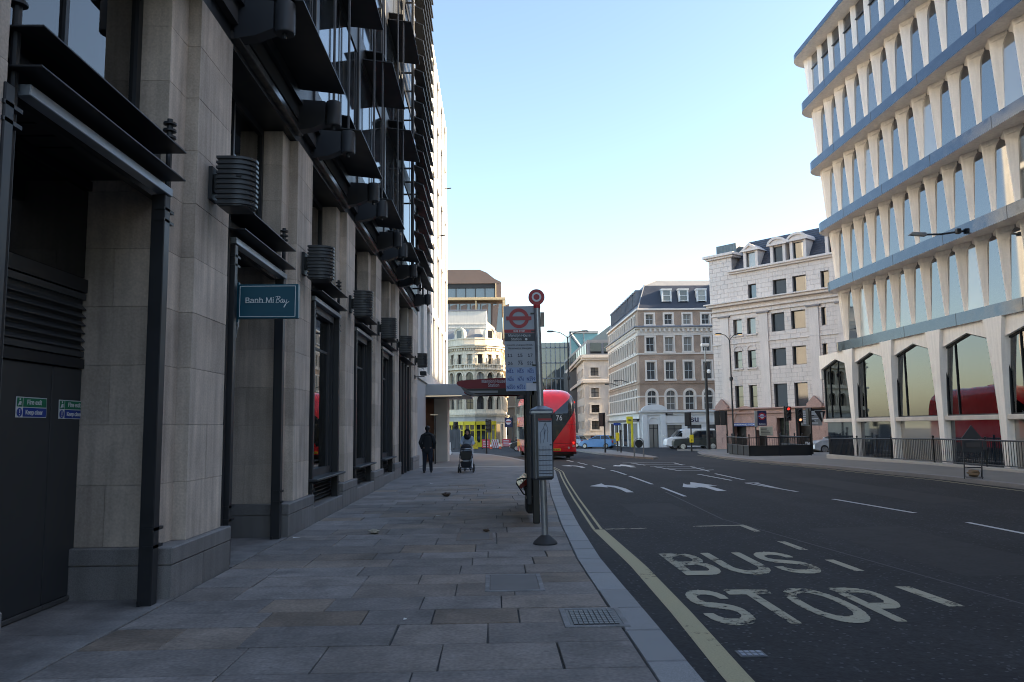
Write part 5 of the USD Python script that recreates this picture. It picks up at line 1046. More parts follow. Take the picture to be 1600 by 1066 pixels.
fw, fx, fz0, fz1, fy = .455, .170, 2.235, 3.515, 11.85
Mfl = np.eye(4); Mfl[:3, 0] = [1, 0, -.02]; Mfl[:3, 1] = [.0, 0, 1]; Mfl[:3, 2] = [0, -1, 0]; Mfl[:3, 0] = [1, 0, .0]; Mfl[0, 1] = -.0205; Mfl[:3, 3] = (fx+.032, fy-.008, fz0)
def fl_box(x0, x1, z0, z1, d0, d1): return MB(Mfl).box(x0, x1, z0, z1, d0, d1)
FH = fz1-fz0; GREYW = mat('flag_grey', (.36, .38, .42), .5, var=.05); NIGHT = mat('flag_blue_tile', (.30, .38, .55), .5, var=.04); INK = mat('flag_ink', (.03, .03, .05), .6); DKB = mat('flag_dark_band', (.05, .055, .065), .5)
part(bs, 'flag', fl_box(0, fw, 0, FH, -.012, 0), GREYW)
cx_, cz_ = fw/2, FH-.185
def flat(poly, d0=.0, d1=.003):
    t = trimesh.creation.extrude_polygon(poly, d1-d0, engine='earcut'); v = np.array(t.vertices); v[:, 2] += d0; return MB(Mfl).add(v, t.faces)
part(bs, 'roundel_ring', flat(Point(cx_, cz_).buffer(.15, 24).difference(Point(cx_, cz_).buffer(.10, 24))), REDS); part(bs, 'roundel_bar', flat(sbox(cx_-.19, cz_-.029, cx_+.19, cz_+.029), .0032, .005), REDS)
part(bs, 'red_band', fl_box(0, fw, FH-.405, FH-.355, 0, .002), REDS); part(bs, 'dark_band', fl_box(0, fw, FH-.53, FH-.412, 0, .002), DKB)
def fl_text(s, h, xc, zb, m_, bold=True, width=None): 
    t = text(s, h, .003, bold, width, xc); part(bs, 'lettering', MB(Mfl).add(np.array(t.vertices)+[0, zb, .002], t.faces), m_)
fl_text('BUS STOP', .03, fw/2, FH-.394, SWHITE, True, .17); fl_text('Mansion House', .037, fw/2, FH-.462, SWHITE, False, .33); fl_text('Station', .037, fw/2-.05, FH-.518, SWHITE, False, .155)
part(bs, 'stop_letter', flat(Point(fw/2+.10, FH-.503).buffer(.018, 12), .002, .004), SWHITE)
fl_text('towards Liverpool Street,', .026, fw/2, FH-.60, INK, False, .39); fl_text('Monument or Moorgate', .026, fw/2, FH-.65, INK, False, .35)
tiles = [['11', '15', '17'], ['26', '76', '521'], ['N11', 'N15', 'N21'], ['N26', 'N76', 'N199'], ['N550', 'N551', '']]; th = (FH-.685)/5
for r_ in range(5):
    for c in range(3):
        x0 = c*fw/3; z1 = FH-.685-r_*th
        part(bs, 'route_tile', fl_box(x0+.002, x0+fw/3-.002, z1-th+.002, z1-.002, 0, .003), (NIGHT if r_ > 1 and tiles[r_][c] else GREYW if r_ < 2 else mat('blank_tile', (.55, .55, .6), .5)))
        s = tiles[r_][c]
        if s:
            fl_text(s, .046, x0+fw/6, z1-th*.70, INK if r_ < 2 else mat('night_ink', (.02, .04, .2), .5), True, {2: .07, 3: .092, 4: .125}[len(s)])
            if r_ > 1 or s == '76': fl_text('24 hour' if s == '76' else 'night', .013, x0+fw/6, z1-.03, INK, True)
for z in (3.40, 3.13, 2.62, 2.36): part(bs, 'clamp', MB().box(lean(z)-.1, lean(z)-.03, 11.835, 11.865, z-.012, z+.012), BLACK)
part(bs, 'side_plate', MB().box(lean(3.3)+.05, lean(3.3)+.105, 11.84, 11.87, 3.2, 3.42), mat('plate_tan', (.32, .26, .20), .6))
part(bs, 'casing', MB().box(.555, .885, 11.72, 11.98, .93, 1.905, .03), mat('case_dark', (.03, .034, .042), .35, var=.1))
part(bs, 'casing_cap', MB().box(.545, .895, 11.70, 12.0, 1.88, 1.955, .025).loft([[(.545, 11.70, 1.955), (.895, 11.70, 1.955), (.895, 12., 1.955), (.545, 12., 1.955)], [(.66, 11.80, 2.01), (.78, 11.80, 2.01), (.78, 11.9, 2.01), (.66, 11.9, 2.01)]]), mat('cap_grey', (.30, .32, .35), .35, metal=.5, var=.1))
part(bs, 'case_edge', MB().tube([(.625, 11.715, .95), (.615, 11.715, 1.9)], .014, 8), GREYSTEEL)
part(bs, 'timetable', MB().box(.665, .865, 11.712, 11.719, .985, 1.79), mat('timetable_paper', (.33, .38, .46), .3, var=.06)); part(bs, 'timetable_header', MB().box(.665, .865, 11.708, 11.713, 1.795, 1.825), REDS)
tl_ = MB()
for z in (1.36, 1.28, 1.21, 1.14, 1.06, 1.02): tl_.box(.668, .862, 11.708, 11.7115, z, z+.01)
tl_.box(.672, .858, 11.708, 11.7115, 1.772, 1.784); tl_.box(.83, .86, 11.708, 11.7115, 1.43, 1.447)
for a, b_ in (((.77, 1.76), (.80, 1.69)), ((.80, 1.69), (.81, 1.62)), ((.77, 1.76), (.74, 1.68)), ((.74, 1.68), (.70, 1.62)), ((.70, 1.62), (.695, 1.46)), ((.75, 1.68), (.755, 1.56)), ((.755, 1.56), (.74, 1.47)), ((.805, 1.62), (.795, 1.48)), ((.77, 1.66), (.76, 1.6))): tl_.tube([(a[0], 11.709, a[1]), (b_[0], 11.709, b_[1])], .0028, 5)
part(bs, 'route_map_lines', tl_, INK)
rr = random.Random(4); sm = MB()
for z in np.arange(1.0, 1.42, .0125):
    for s_ in range(4): x = .672+.046*s_; sm.box(x, x+rr.uniform(.012, .034), 11.709, 11.7115, z, z+.004)
part(bs, 'small_print', sm, mat('print_grey', (.2, .22, .26), .6), kind='stuff')

# bus shelter behind it
sh = thing('bus_shelter', 'red and black bus shelter behind the bus stop pole, its roof reaching over the pavement', 'bus shelter', (.1, 16.5, 0)); SRED = mat('shelter_red', (.20, .016, .022), .5, var=.05)
prof = [(-.62, 2.46), (-.645, 2.49), (-.63, 2.53), (-.55, 2.548), (.0, 2.585), (.75, 2.60), (.75, 2.40), (-.46, 2.40)]
Y0, Y1 = 14.3, 18.0
part(sh, 'end_fascia', MB().prism(prof, 'y', Y0, Y0+.05), SRED); part(sh, 'end_fascia', MB().prism(prof, 'y', Y1-.05, Y1), SRED)
part(sh, 'roof', MB().prism([(-.60, 2.47), (-.55, 2.535), (.75, 2.585), (.75, 2.45), (-.45, 2.41)], 'y', Y0+.05, Y1-.05), mat('shelter_roof', (.05, .05, .055), .3))
part(sh, 'under_frame', MB().prism([(-.47, 2.395), (-.30, 2.30), (.75, 2.275), (.75, 2.395)], 'y', Y0+.01, Y0+.12), BLACK); part(sh, 'soffit_panel', MB().prism([(-.45, 2.36), (-.35, 2.32), (.1, 2.32), (.1, 2.36)], 'y', Y0-.004, Y0+.02), mat('soffit_grey', (.25, .25, .25), .5))
part(sh, 'under_frame', MB().box(.55, .75, Y0+.12, Y1-.1, 2.33, 2.42), BLACK)
for y in (Y0+.06, Y0+2.5, Y1-.1): part(sh, 'post', MB().box(.70, .82, y-.05, y+.05, 0, 2.45, .012), BLACK)
part(sh, 'end_panel', MB().box(.60, .68, Y0+.0, Y0+.10, .33, 2.4, .01), STEEL); part(sh, 'end_panel_glass', MB().box(.60, .78, Y0+.14, Y0+.16, .5, 2.3), darkglass('shelter_dark_glass', (.01, .011, .013), 1.5, .02))
part(sh, 'back_glass', MB().box(.77, .785, Y0+.2, Y0+2.4, .3, 2.3), SHOPGLASS); part(sh, 'back_glass', MB().box(.77, .785, Y0+2.6, Y1-.2, .3, 2.3), SHOPGLASS)
for z in (.3, 1.3): part(sh, 'back_rail', MB().box(.745, .80, Y0+.1, Y1-.1, z-.02, z+.02), BLACK)
for s_, w_, z_ in (('Mansion House', .42, 2.50), ('Station', .2, 2.43)): tt = text(s_, .058, .004, False, w_, .02); part(sh, 'lettering', facing(tt, 0, Y0, z_), SWHITE)
bp = part(sh, 'bench_seat', MB().prism([(.47, .60), (.62, .74), (.70, .75), (.72, .70), (.52, .555)], 'y', Y0+.75, Y0+2.3), mat('bench_red', (.28, .03, .02), .12, var=.1, coat=.6))
for i in range(4): part(bp, 'slat', MB().tube([(.50+i*.045, Y0+.75, .645+i*.036), (.50+i*.045, Y0+2.3, .645+i*.036)], .012, 6), mat('bench_slat', (.5, .45, .4), .08, metal=.9))
part(sh, 'bench_end', MB().tube([(.74, Y0+.7, .42), (.56, Y0+.7, .46), (.43, Y0+.7, .66), (.44, Y0+.7, .715), (.52, Y0+.7, .745), (.74, Y0+.7, .755)], .014, 8).tube([(.56, Y0+.7, .75), (.56, Y0+.7, .66), (.74, Y0+.7, .66)], .01, 6), BLACK)
for y in (Y0+.9, Y0+2.2): part(sh, 'bench_bracket', MB().prism([(.56, .55), (.74, .6), (.74, .25)], 'y', y-.03, y+.03), BLACK)
part(sh, 'kick_panel', MB().box(.60, .76, Y0+.5, Y0+1.2, .12, .42, .04), STEEL2)

# ------------------------------------------------------------------ double-decker bus
REDB = mat('bus_red', (.74, .016, .022), .22, var=.04, coat=.7)
bus = thing('double_decker_bus', 'red double-decker bus seen from behind, route 76, pulling away round the bend', 'bus', (4.0, 49.4, float(zg(49.4))-.12), rz=5.0)
LOC[bus] = np.zeros(3)                                                # built in its own frame: y forward from the tail, x to the right, z up
def rear_y(z): return float(np.interp(z, [0, .5, 1.2, 2.2, 2.9, 3.5, 3.9, 4.15, 4.3, 4.39, 4.42], [.10, .02, .0, .02, .10, .28, .52, .85, 1.25, 1.8, 2.6]))
def half_w(z): return float(np.interp(z, [.3, .6, 2.9, 3.5, 3.9, 4.15, 4.3, 4.39, 4.42], [1.25, 1.26, 1.26, 1.23, 1.15, 1.02, .85, .6, .25]))
def bus_ring(z, grow=0., n=9):
    y0, w, L = rear_y(z)-grow, half_w(z)+grow, 11.2; r = min(.55, w*.8); pts = []
    for q in np.linspace(0, math.pi/2, n): pts.append((w - r + r*math.cos(-q+0), y0 + r - r*math.sin(q)))
    for q in np.linspace(math.pi/2, math.pi, n): pts.append((-w + r + r*math.cos(q), y0 + r - r*math.sin(q)))
    yf = L - (rear_y(z) if z > 3 else .1)
    pts += [(-w, yf-.5), (-w+.4, yf), (w-.4, yf), (w, yf-.5)]
    return np.c_[pts, np.full(len(pts), z)]
zs_ = [.32, .5, .8, 1.2, 1.6, 2.0, 2.4, 2.8, 3.1, 3.4, 3.6, 3.8, 3.95, 4.08, 4.18, 4.26, 4.33, 4.38, 4.41, 4.42]
part(bus, 'body', MB().loft([bus_ring(z) for z in zs_]), REDB, smooth=50)
BGL = darkglass('bus_glass', (.008, .009, .010), 1.7, .02, .5)
def rear_pt(s, z, grow):
    "s runs from -1 (left edge) to 1 (right edge) round the tail at height z"
    R = bus_ring(z, grow, 16)[:32]; d = np.r_[0, np.cumsum(np.linalg.norm(np.diff(R[:, :2], axis=0), axis=1))]; t = (1-s)/2*d[-1]
    return np.array([np.interp(t, d, R[:, 0]), np.interp(t, d, R[:, 1]), z])
G = []
for s in np.linspace(-.92, .985, 40):
    x = s*1.35; lo = max(1.0, 1.05+1.72*(x+.25)/1.1*1.0) if x > -.25 else 1.0; lo = min(lo, 3.25); hi = min(4.02, 2.75+1.15*(x+.3)/1.2); hi = max(hi, lo+.02)
    G.append([rear_pt(s, lo+(hi-lo)*t, .012) for t in np.linspace(0, 1, 16)])
part(bus, 'rear_window', MB().grid(G), BGL, smooth=50)
for sgn in (-1,):
    for z0, z1, nm in ((2.75, 3.55, 'upper_window'), (1.15, 2.05, 'lower_window')):
        for i in range(6):
            ya, yb = 1.2+i*1.6, 2.72+i*1.6; part(bus, nm, MB().grid([[(sgn*(half_w(z0)+.012), ya, z0), (sgn*(half_w(z0)+.012), yb, z0)], [(sgn*(half_w(z1)+.012), ya, z1), (sgn*(half_w(z1)+.012), yb, z1)]]), BGL)
    part(bus, 'side_band', MB().box(-1.275, -1.262, .6, 10.6, 2.12, 2.2), mat('bus_band', (.3, .02, .02), .3)); 
part(bus, 'side_roundel', MB().lathe([(.1, 0), (.16, 0), (.16, .008), (.1, .008)], 20, (-1.275, 9.6, 2.45), 'x').box(-1.277, -1.268, 9.38, 9.82, 2.42, 2.48), SWHITE)
tt = text('76', .30, .006, True, .38, .0); M = MX.copy(); M[:3, 3] = (.12, rear_y(2.55)-.03, 2.42); part(bus, 'route_number', place(tt, M), SWHITE)
part(bus, 'number_plate', MB().box(-.42, .18, -.012, .03, .55, .68, .004), mat('plate_yellow', (.65, .42, .01), .4)); tt = text('LTZ 1076', .07, .004, True, .44, -.12); M = MX.copy(); M[:3, 3] = (0, -.013, .58); part(bus, 'plate_lettering', place(tt, M), BLACK)
for x, z, m_ in ((.90, 1.02, emit('tail_glow', (1., .03, .02), .4)), (.90, .82, mat('lamp_clear', (.5, .3, .28), .2)), (.62, .72, mat('lamp_clear', (.5, .3, .28), .2)), (-.95, .95, mat('lamp_red', (.4, .02, .02), .2))): part(bus, 'tail_lamp', MB().lathe([(0, 0), (.065, .0), (.065, .05), (0, .05)], 14, (x, rear_y(z)+.11 if abs(x) > .8 else rear_y(z)-.02, z), 'y'), m_) if False else part(bus, 'tail_lamp', MB().lathe([(0, -.02), (.065, -.02), (.07, .0), (.07, .06), (0, .06)], 14, tuple(rear_pt(x/1.4, z, .01)), 'y'), m_)
part(bus, 'tail_lamp', MB().lathe([(0, -.02), (.06, -.02), (.06, .06), (0, .06)], 12, tuple(rear_pt(.98, 3.55, .02)), 'y'), emit('tail_glow', (1., .03, .02), .4))
part(bus, 'bumper', MB().loft([bus_ring(.32, .02)[:18], bus_ring(.48, .025)[:18]], caps=False), mat('bus_dark_trim', (.06, .01, .01), .4))
for x in (-1.02, 1.02):
    for y in (2.6, 8.8): 
        wp = part(bus, 'wheel', MB().lathe([(0, -.14), (.38, -.14), (.48, -.11), (.48, .11), (.38, .14), (0, .14)], 20, (x*1.08, y, .48), 'x'), RUBBER, smooth=40); part(wp, 'hub', MB().lathe([(0, .15), (.24, .15), (.26, .1)], 12, (x*1.08-(.3 if x < 0 else 0), y, .48), 'x'), GREYSTEEL)
SEAM_R = mat('bus_seam', (.10, .008, .01), .4)
for z in (.98, 2.12): part(bus, 'panel_seam', MB().loft([bus_ring(z, .006)[:18], bus_ring(z+.018, .006)[:18]], caps=False), SEAM_R)
for z in (.36, .40, .44): part(bus, 'vent_slot', MB().loft([bus_ring(z, .028)[3:15], bus_ring(z+.015, .028)[3:15]], caps=False), BLACK)
part(bus, 'engine_hatch', MB().box(-.75, .55, rear_y(.8)-.006, rear_y(.8)+.02, .72, .94, .004), REDB); part(bus, 'roof_vent', MB().box(-.3, .3, 3.0, 3.8, 4.40, 4.46, .03), REDB)
part(bus, 'underside', MB().box(-1.1, 1.1, .6, 10.5, .18, .34), BLACK)

# ------------------------------------------------------------------ cars
def car(name, label, cat, loc, rz, L, W, H, prof, cabin, paint, wr=.31, spare=False, van=False, tail=False):
    "prof: side outline of the body (y from the tail forward, z); cabin: outline of the glasshouse"
    t = thing(name, label, cat, loc, rz); LOC[t] = np.zeros(3)
    B = trimesh.creation.extrude_polygon(Polygon(prof), 1., engine='earcut')
    def shell(outline, w0, w1, zb, zt, m=9):
        P = np.array(Polygon(outline).segmentize(.25).exterior.coords)[:-1]; R = []
        for f in np.linspace(-1, 1, m):
            ins = (1-abs(f)**6*.06); c = P.mean(0); Q = c + (P-c)*(1-.05*abs(f)**5)
            k = np.clip((Q[:, 1]-zb)/max(zt-zb, .01), 0, 1); w = w0 + (w1-w0)*k
            R.append(np.c_[f*w/2, Q[:, 0], Q[:, 1]])
        return MB().loft(R)
    body = part(t, 'body', shell(prof, W, W*.94, .4, max(p[1] for p in prof)), paint, smooth=40)
    if cabin:
        zb, zt = min(p[1] for p in cabin), max(p[1] for p in cabin)
        part(t, 'cabin', shell(cabin, W*.93, W*.74, zb, zt), paint, smooth=40)
        C = Polygon(cabin); inner = C.buffer(-.07, join_style=2)
        for sg in (-1, 1):
            for nm, clip in (('rear_side_window', sbox(-9, 0, C.centroid.x-.04, 9)), ('front_side_window', sbox(C.centroid.x+.04, 0, 99, 9))):
                g = inner.intersection(clip)
                if g.is_empty: continue
                q = trimesh.creation.triangulate_polygon(g, engine='earcut'); v, f = q; k = np.clip((v[:, 1]-zb)/(zt-zb), 0, 1); w = W*.93 + (W*.74-W*.93)*k; part(t, nm, (np.c_[sg*(w/2*1.0+.008), v], f), BGL)
        P = np.array(cabin); 
        r_ = sorted(P.tolist(), key=lambda p: p[0])[:2]; f_ = sorted(P.tolist(), key=lambda p: -p[0])[:2]
        for nm, e, s_ in (('rear_window', r_, -1), ('windscreen', f_, 1)):
            e = sorted(e, key=lambda p: p[1]); (ya, za), (yb, zb2) = e; k = .1
            pts = [[(-W*.93/2*.86, ya+s_*.015+(yb-ya)*k, za+(zb2-za)*k), (W*.93/2*.86, ya+s_*.015+(yb-ya)*k, za+(zb2-za)*k)], [(-W*.74/2*.88, yb+s_*.015-(yb-ya)*k, zb2-(zb2-za)*k), (W*.74/2*.88, yb+s_*.015-(yb-ya)*k, zb2-(zb2-za)*k)]]; part(t, nm, MB().grid(pts), BGL)
    ya, yb = L*.19, L*.81
    for x in (-1, 1):
        for y in (ya, yb): w = part(t, 'wheel', MB().lathe([(0, -.1), (wr*.8, -.1), (wr, -.07), (wr, .07), (wr*.8, .1), (0, .1)], 18, (x*(W/2-.09), y, wr), 'x'), RUBBER, smooth=40); part(w, 'rim', MB().lathe([(0, 0), (wr*.62, 0), (wr*.62, .02), (0, .03)], 14, (x*(W/2-.09)+(.10 if x > 0 else -.13), y, wr), 'x'), SILVERM)
    zl = .62*max(p[1] for p in prof)+.15
    for x in (-1, 1): part(t, 'tail_lamp', MB().box(x*W*.40-.1, x*W*.40+.1, -.02, .1, zl-.12, zl+.14, .02), mat('lamp_red', (.4, .02, .02), .2)); part(t, 'headlamp', MB().box(x*W*.36-.14, x*W*.36+.14, L-.12, L-.0, zl-.12, zl+.03, .02), mat('lamp_lens', (.7, .7, .68), .1))
    part(t, 'rear_plate', MB().box(-.26, .26, -.03, .0, .5, .61), mat('plate_yellow', (.65, .42, .01), .4)); part(t, 'front_plate', MB().box(-.26, .26, L, L+.03, .42, .53), SWHITE)
    for x in (-1, 1): part(t, 'mirror', MB().box(x*(W/2+.09)-.08, x*(W/2+.09)+.08, L*.66, L*.66+.1, zl+.18, zl+.33, .03), paint)
    if spare: part(t, 'spare_wheel', MB().lathe([(0, -.22), (.3, -.22), (.36, -.12), (.36, 0), (0, 0)], 18, (0, -.02, .95), 'y'), RUBBER, smooth=40)
    return t
hatch = [(.0, .35), (.02, .75), (.12, 1.0), (2.6, 1.02), (3.55, .9), (3.9, .7), (3.95, .35), (3.5, .2), (.4, .2)]; hcab = [(.18, .98), (.55, 1.44), (1.0, 1.49), (1.9, 1.47), (2.9, .99)]
BLUE = mat('blue_car_paint', (.09, .22, .42), .3, var=.05, coat=.7); BLUE2 = mat('pale_blue_car_paint', (.20, .26, .36), .3, coat=.7); DKC = mat('black_car_paint', (.012, .014, .013), .35, coat=.15); SILC = mat('silver_car_paint', (.50, .52, .54), .3, metal=.4, coat=.5); WHC = mat('white_van_paint', (.76, .77, .78), .3, coat=.5)
road_z = lambda y: float(zg(y)) - .118
car('blue_hatchback', 'bright blue hatchback parked nose-left beyond the traffic island', 'car', (13.3, 87, road_z(87)), 62, 3.95, 1.72, 1.5, hatch, hcab, BLUE)
car('blue_car', 'paler blue car half hidden behind the bus, ahead of the bright blue hatchback', 'car', (11.1, 96, road_z(95)), 55, 3.95, 1.72, 1.5, hatch, hcab, BLUE2)
suvp = [(.0, .45), (.0, 1.05), (.1, 1.1), (3.1, 1.1), (4.25, 1.02), (4.4, .8), (4.4, .42), (.1, .4)]; suvc = [(.02, 1.08), (.1, 1.72), (.4, 1.8), (2.2, 1.78), (2.95, 1.08)]
car('dark_four_by_four', 'dark green-black four-by-four with a spare wheel, parked in front of the white van', 'car', (20.9, 73, road_z(73)), 82, 4.3, 1.85, 1.8, suvp, suvc, mat('dark_green_paint', (.014, .018, .014), .4, coat=.1), .37, spare=True)
vanp = [(.0, .4), (.0, 1.6), (.12, 1.98), (3.0, 2.02), (3.45, 1.9), (4.2, 1.2), (4.9, 1.0), (5.0, .75), (5.0, .4), (4.6, .28), (.3, .28)]
v = car('white_van', 'white panel van parked behind the dark four-by-four, facing left', 'van', (21.9, 78.5, road_z(78)), 86, 5., 1.95, 2., vanp, None, WHC, .33)
for sg in (-1, 1): part(v, 'side_window', MB().add(np.array([(sg*.945, 3.35, 1.22), (sg*.945, 4.1, 1.22), (sg*.93, 3.55, 1.78), (sg*.93, 3.3, 1.8)]), [[0, 1, 2], [0, 2, 3]]), BGL)
part(v, 'windscreen', MB().add(np.array([(-.85, 3.52, 1.9), (.85, 3.52, 1.9), (.88, 4.22, 1.24), (-.88, 4.22, 1.24)]), [[0, 1, 2], [0, 2, 3]]), BGL)
car('silver_car', 'silver-white car passing behind the black railings, right', 'car', (26.2, 55, road_z(55)), 85, 4.2, 1.78, 1.5, [(p[0]*1.06, p[1]) for p in hatch], [(p[0]*1.06, p[1]) for p in hcab], SILC)
car('dark_car', 'dark car waiting beyond the front of the bus, in front of the roadworks', 'car', (5.6, 79, road_z(79)), 82, 3.95, 1.72, 1.5, hatch, hcab, DKC)
# ------------------------------------------------------------------ people
MF3 = manifold3d.Manifold
def ball(p, r, sc=(1, 1, 1)): return MF3.sphere(float(r), 20).scale(tuple(map(float, sc))).translate(tuple(map(float, p)))
def bone(a, ra, b_, rb, sc=(1, 1, 1)): return MF3.batch_hull([ball(a, ra, sc), ball(b_, rb, sc)])
def fuse(L, edge=.022, it=6):
    m_ = MF3.batch_boolean(L, manifold3d.OpType.Add).refine_to_length(edge); k = m_.to_mesh(); t = trimesh.Trimesh(k.vert_properties[:, :3], k.tri_verts, process=False); t.merge_vertices()
    trimesh.smoothing.filter_taubin(t, lamb=.5, nu=.53, iterations=it); return t
def hand(wrist, down, palmn, size=1.):
    "palm, four curled fingers and a thumb; down = wrist to fingers, palmn = palm's facing"
    d = np.array(down, float); d /= np.linalg.norm(d); n_ = np.array(palmn, float); n_ -= d*(n_@d); n_ /= np.linalg.norm(n_); s = np.cross(d, n_); w = np.array(wrist, float); L = []
    for k in (-1, 0, 1): L.append(bone(w + s*.012*k, .020, w + d*.085 + s*.026*k, .013))
    for i, (o, l) in enumerate(((-.032, .070), (-.011, .080), (.011, .076), (.032, .060))):
        a = w + d*.085 + s*o; b_ = a + d*l*.45 + n_*l*.12; c = b_ + d*l*.30 + n_*l*.28; e = c + d*l*.05 + n_*l*.3
        L += [bone(a, .0095, b_, .009), bone(b_, .009, c, .0085), bone(c, .0085, e, .0075)]
    a = w + d*.025 - s*.022; b_ = a + d*.032 - s*.026 + n_*.012; c = b_ + d*.03 - s*.004 + n_*.015; L += [bone(a, .012, b_, .011), bone(b_, .011, c, .009)]
    return L
def head_mesh(c, fwd, scale=1.):
    "head with brow, nose, mouth, chin and ears; c = centre, fwd = facing direction in plan"
    f = np.array(fwd, float); f /= np.linalg.norm(f); r_ = np.array([f[1], -f[0], 0]); u = np.array([0, 0, 1.]); c = np.array(c, float)
    P = lambda x, y, z: c + (r_*x + f*y + u*z)*scale
    L = [ball(P(0, -.01, .03), .088), bone(P(0, .01, .02), .078, P(0, .035, -.075), .045), bone(P(0, .05, .03), .05, P(0, .07, -.03), .038), bone(P(0, .088, .012), .010, P(0, .108, -.026), .014), bone(P(-.022, .088, -.058), .012, P(.022, .088, -.058), .012), ball(P(0, .075, -.098), .022)]
    for s in (-1, 1): L += [bone(P(s*.018, .088, .028), .012, P(s*.045, .078, .026), .012), bone(P(s*.083, -.005, .02), .016, P(s*.083, 0, -.022), .011), ball(P(s*.045, .065, -.03), .03)]
    return L, P
SKIN = mat('skin_brown', (.22, .12, .08), .5, var=.06); SKIN2 = mat('skin_light', (.42, .25, .18), .5, var=.06)
# man walking away
base = np.array([-2.53, 31.0, .0]); man = thing('person', 'person in a dark jacket and jeans walking away beside the last stone pier', 'person', base); p_ = lambda x, y, z: base + np.array([x, y, z])
hipL, hipR, kL, kR, aL, aR = p_(-.10, 0, .90), p_(.10, 0, .90), p_(-.115, .06, .48), p_(.12, .0, .49), p_(-.12, -.06, .09), p_(.135, .12, .085)
shL, shR = p_(-.175, 0, 1.40), p_(.175, 0, 1.40); eL, eR = p_(-.27, -.05, 1.15), p_(.27, .0, 1.15); wL, wR = p_(-.22, .06, .93), p_(.24, .12, .93)
Lb = [bone(hipL, .092, kL, .066), bone(kL, .064, aL, .045), bone(hipR, .092, kR, .066), bone(kR, .064, aR, .045), bone(p_(-.07, 0, .95), .12, p_(.07, 0, .95), .12), bone(p_(0, 0, .98), .13, p_(0, 0, 1.36), .14, (1.15, .8, 1)), bone(shL, .07, shR, .07), bone(shL, .065, eL, .05), bone(eL, .048, wL, .034), bone(shR, .065, eR, .05), bone(eR, .048, wR, .034), bone(p_(0, 0, 1.42), .062, p_(0, .03, 1.60), .056)]
for w, s in ((wL, 1), (wR, -1)): Lb += hand(w, (0, .25, -1), (s, .2, 0))
hl, HP = head_mesh(p_(0, .03, 1.665), (0, 1, 0)); Lb += hl
for a in (aL, aR): Lb.append(bone(a + [0, -.02, -.03], .04, a + [0, .14, -.055], .032))
part(man, 'body', fuse(Lb), SKIN, smooth=True)
JK = mat('dark_jacket', (.010, .011, .014), .8, var=.3, scale=8, bump=.4, bscale=9)
jk = [bone(p_(0, 0, .86), .165, p_(0, 0, 1.12), .16, (1.2, .82, 1)), bone(p_(0, 0, 1.1), .16, p_(0, 0, 1.34), .15, (1.22, .84, 1)), bone(shL, .082, shR, .082), bone(shL, .086, eL, .07), bone(eL, .068, wL + [0, 0, .02], .052), bone(shR, .086, eR, .07), bone(eR, .068, wR + [0, 0, .02], .052), bone(p_(0, 0, 1.44), .085, p_(0, .01, 1.53), .076), bone(p_(-.06, 0, 1.47), .075, shL, .08), bone(p_(.06, 0, 1.47), .075, shR, .08), bone(p_(-.09, -.07, 1.47), .05, p_(.09, -.07, 1.47), .05)]
part(man, 'jacket', fuse(jk, .025, 8), JK, smooth=True)
jn = [bone(p_(0, 0, .88), .13, p_(0, 0, .95), .135, (1.2, .9, 1)), bone(hipL, .108, kL, .082), bone(kL, .08, aL + [0, 0, .02], .062), bone(hipR, .108, kR, .082), bone(kR, .08, aR + [0, 0, .02], .062)]
part(man, 'jeans', fuse(jn, .025, 6), mat('dark_jeans', (.014, .017, .028), .85, var=.3, scale=9), smooth=True)
for a in (aL, aR): part(man, 'shoe', fuse([bone(a + [0, -.035, -.045], .042, a + [0, .06, -.05], .042), bone(a + [0, .06, -.052], .042, a + [0, .17, -.058], .03)], .02, 4), BLACK, smooth=True)
part(man, 'hair', fuse([ball(HP(0, -.02, .045), .096), bone(HP(0, -.05, .03), .07, HP(0, -.06, -.04), .055)], .02, 3), mat('black_hair', (.006, .005, .005), .6), smooth=True)
for s in (-1, 1): part(man, 'eye', MB().mesh(trimesh.creation.icosphere(2, .012).apply_translation(HP(s*.034, .092, .008))), SWHITE)
# woman with the pram, coming towards the camera
base = np.array([-1.02, 32.0, .0]); wom = thing('person', 'person in a pale grey top and black headscarf pushing a pram towards the camera', 'person', base); p_ = lambda x, y, z: base + np.array([x, y, z])
hipL, hipR, kL, kR, aL, aR = p_(-.09, 0, .84), p_(.09, 0, .84), p_(-.10, -.05, .46), p_(.11, .03, .46), p_(-.10, .0, .085), p_(.12, .12, .10)
shL, shR = p_(-.17, -.06, 1.30), p_(.17, -.06, 1.30); eL, eR = p_(-.24, -.16, 1.10), p_(.24, -.16, 1.10); wL, wR = p_(-.20, -.40, 1.035), p_(.20, -.40, 1.035)
Lb = [bone(hipL, .088, kL, .062), bone(kL, .06, aL, .042), bone(hipR, .088, kR, .062), bone(kR, .06, aR, .042), bone(p_(-.06, 0, .88), .115, p_(.06, 0, .88), .115), bone(p_(0, -.01, .92), .12, p_(0, -.05, 1.25), .125, (1.1, .8, 1)), bone(shL, .062, shR, .062), bone(shL, .056, eL, .044), bone(eL, .042, wL, .03), bone(shR, .056, eR, .044), bone(eR, .042, wR, .03), bone(p_(0, -.05, 1.3), .055, p_(0, -.10, 1.45), .05)]
for w, s in ((wL, 1), (wR, -1)): Lb += hand(w, (0, -1, -.05), (0, -.2, -1))
hl, HP = head_mesh(p_(0, -.12, 1.515), (0, -1, 0), .98); Lb += hl
for a in (aL, aR): Lb.append(bone(a + [0, .02, -.03], .036, a + [0, -.12, -.055], .03))
part(wom, 'body', fuse(Lb), SKIN2, smooth=True)
TOP = mat('pale_grey_knit', (.36, .42, .50), .9, var=.12, scale=14, bump=.3, bscale=25)
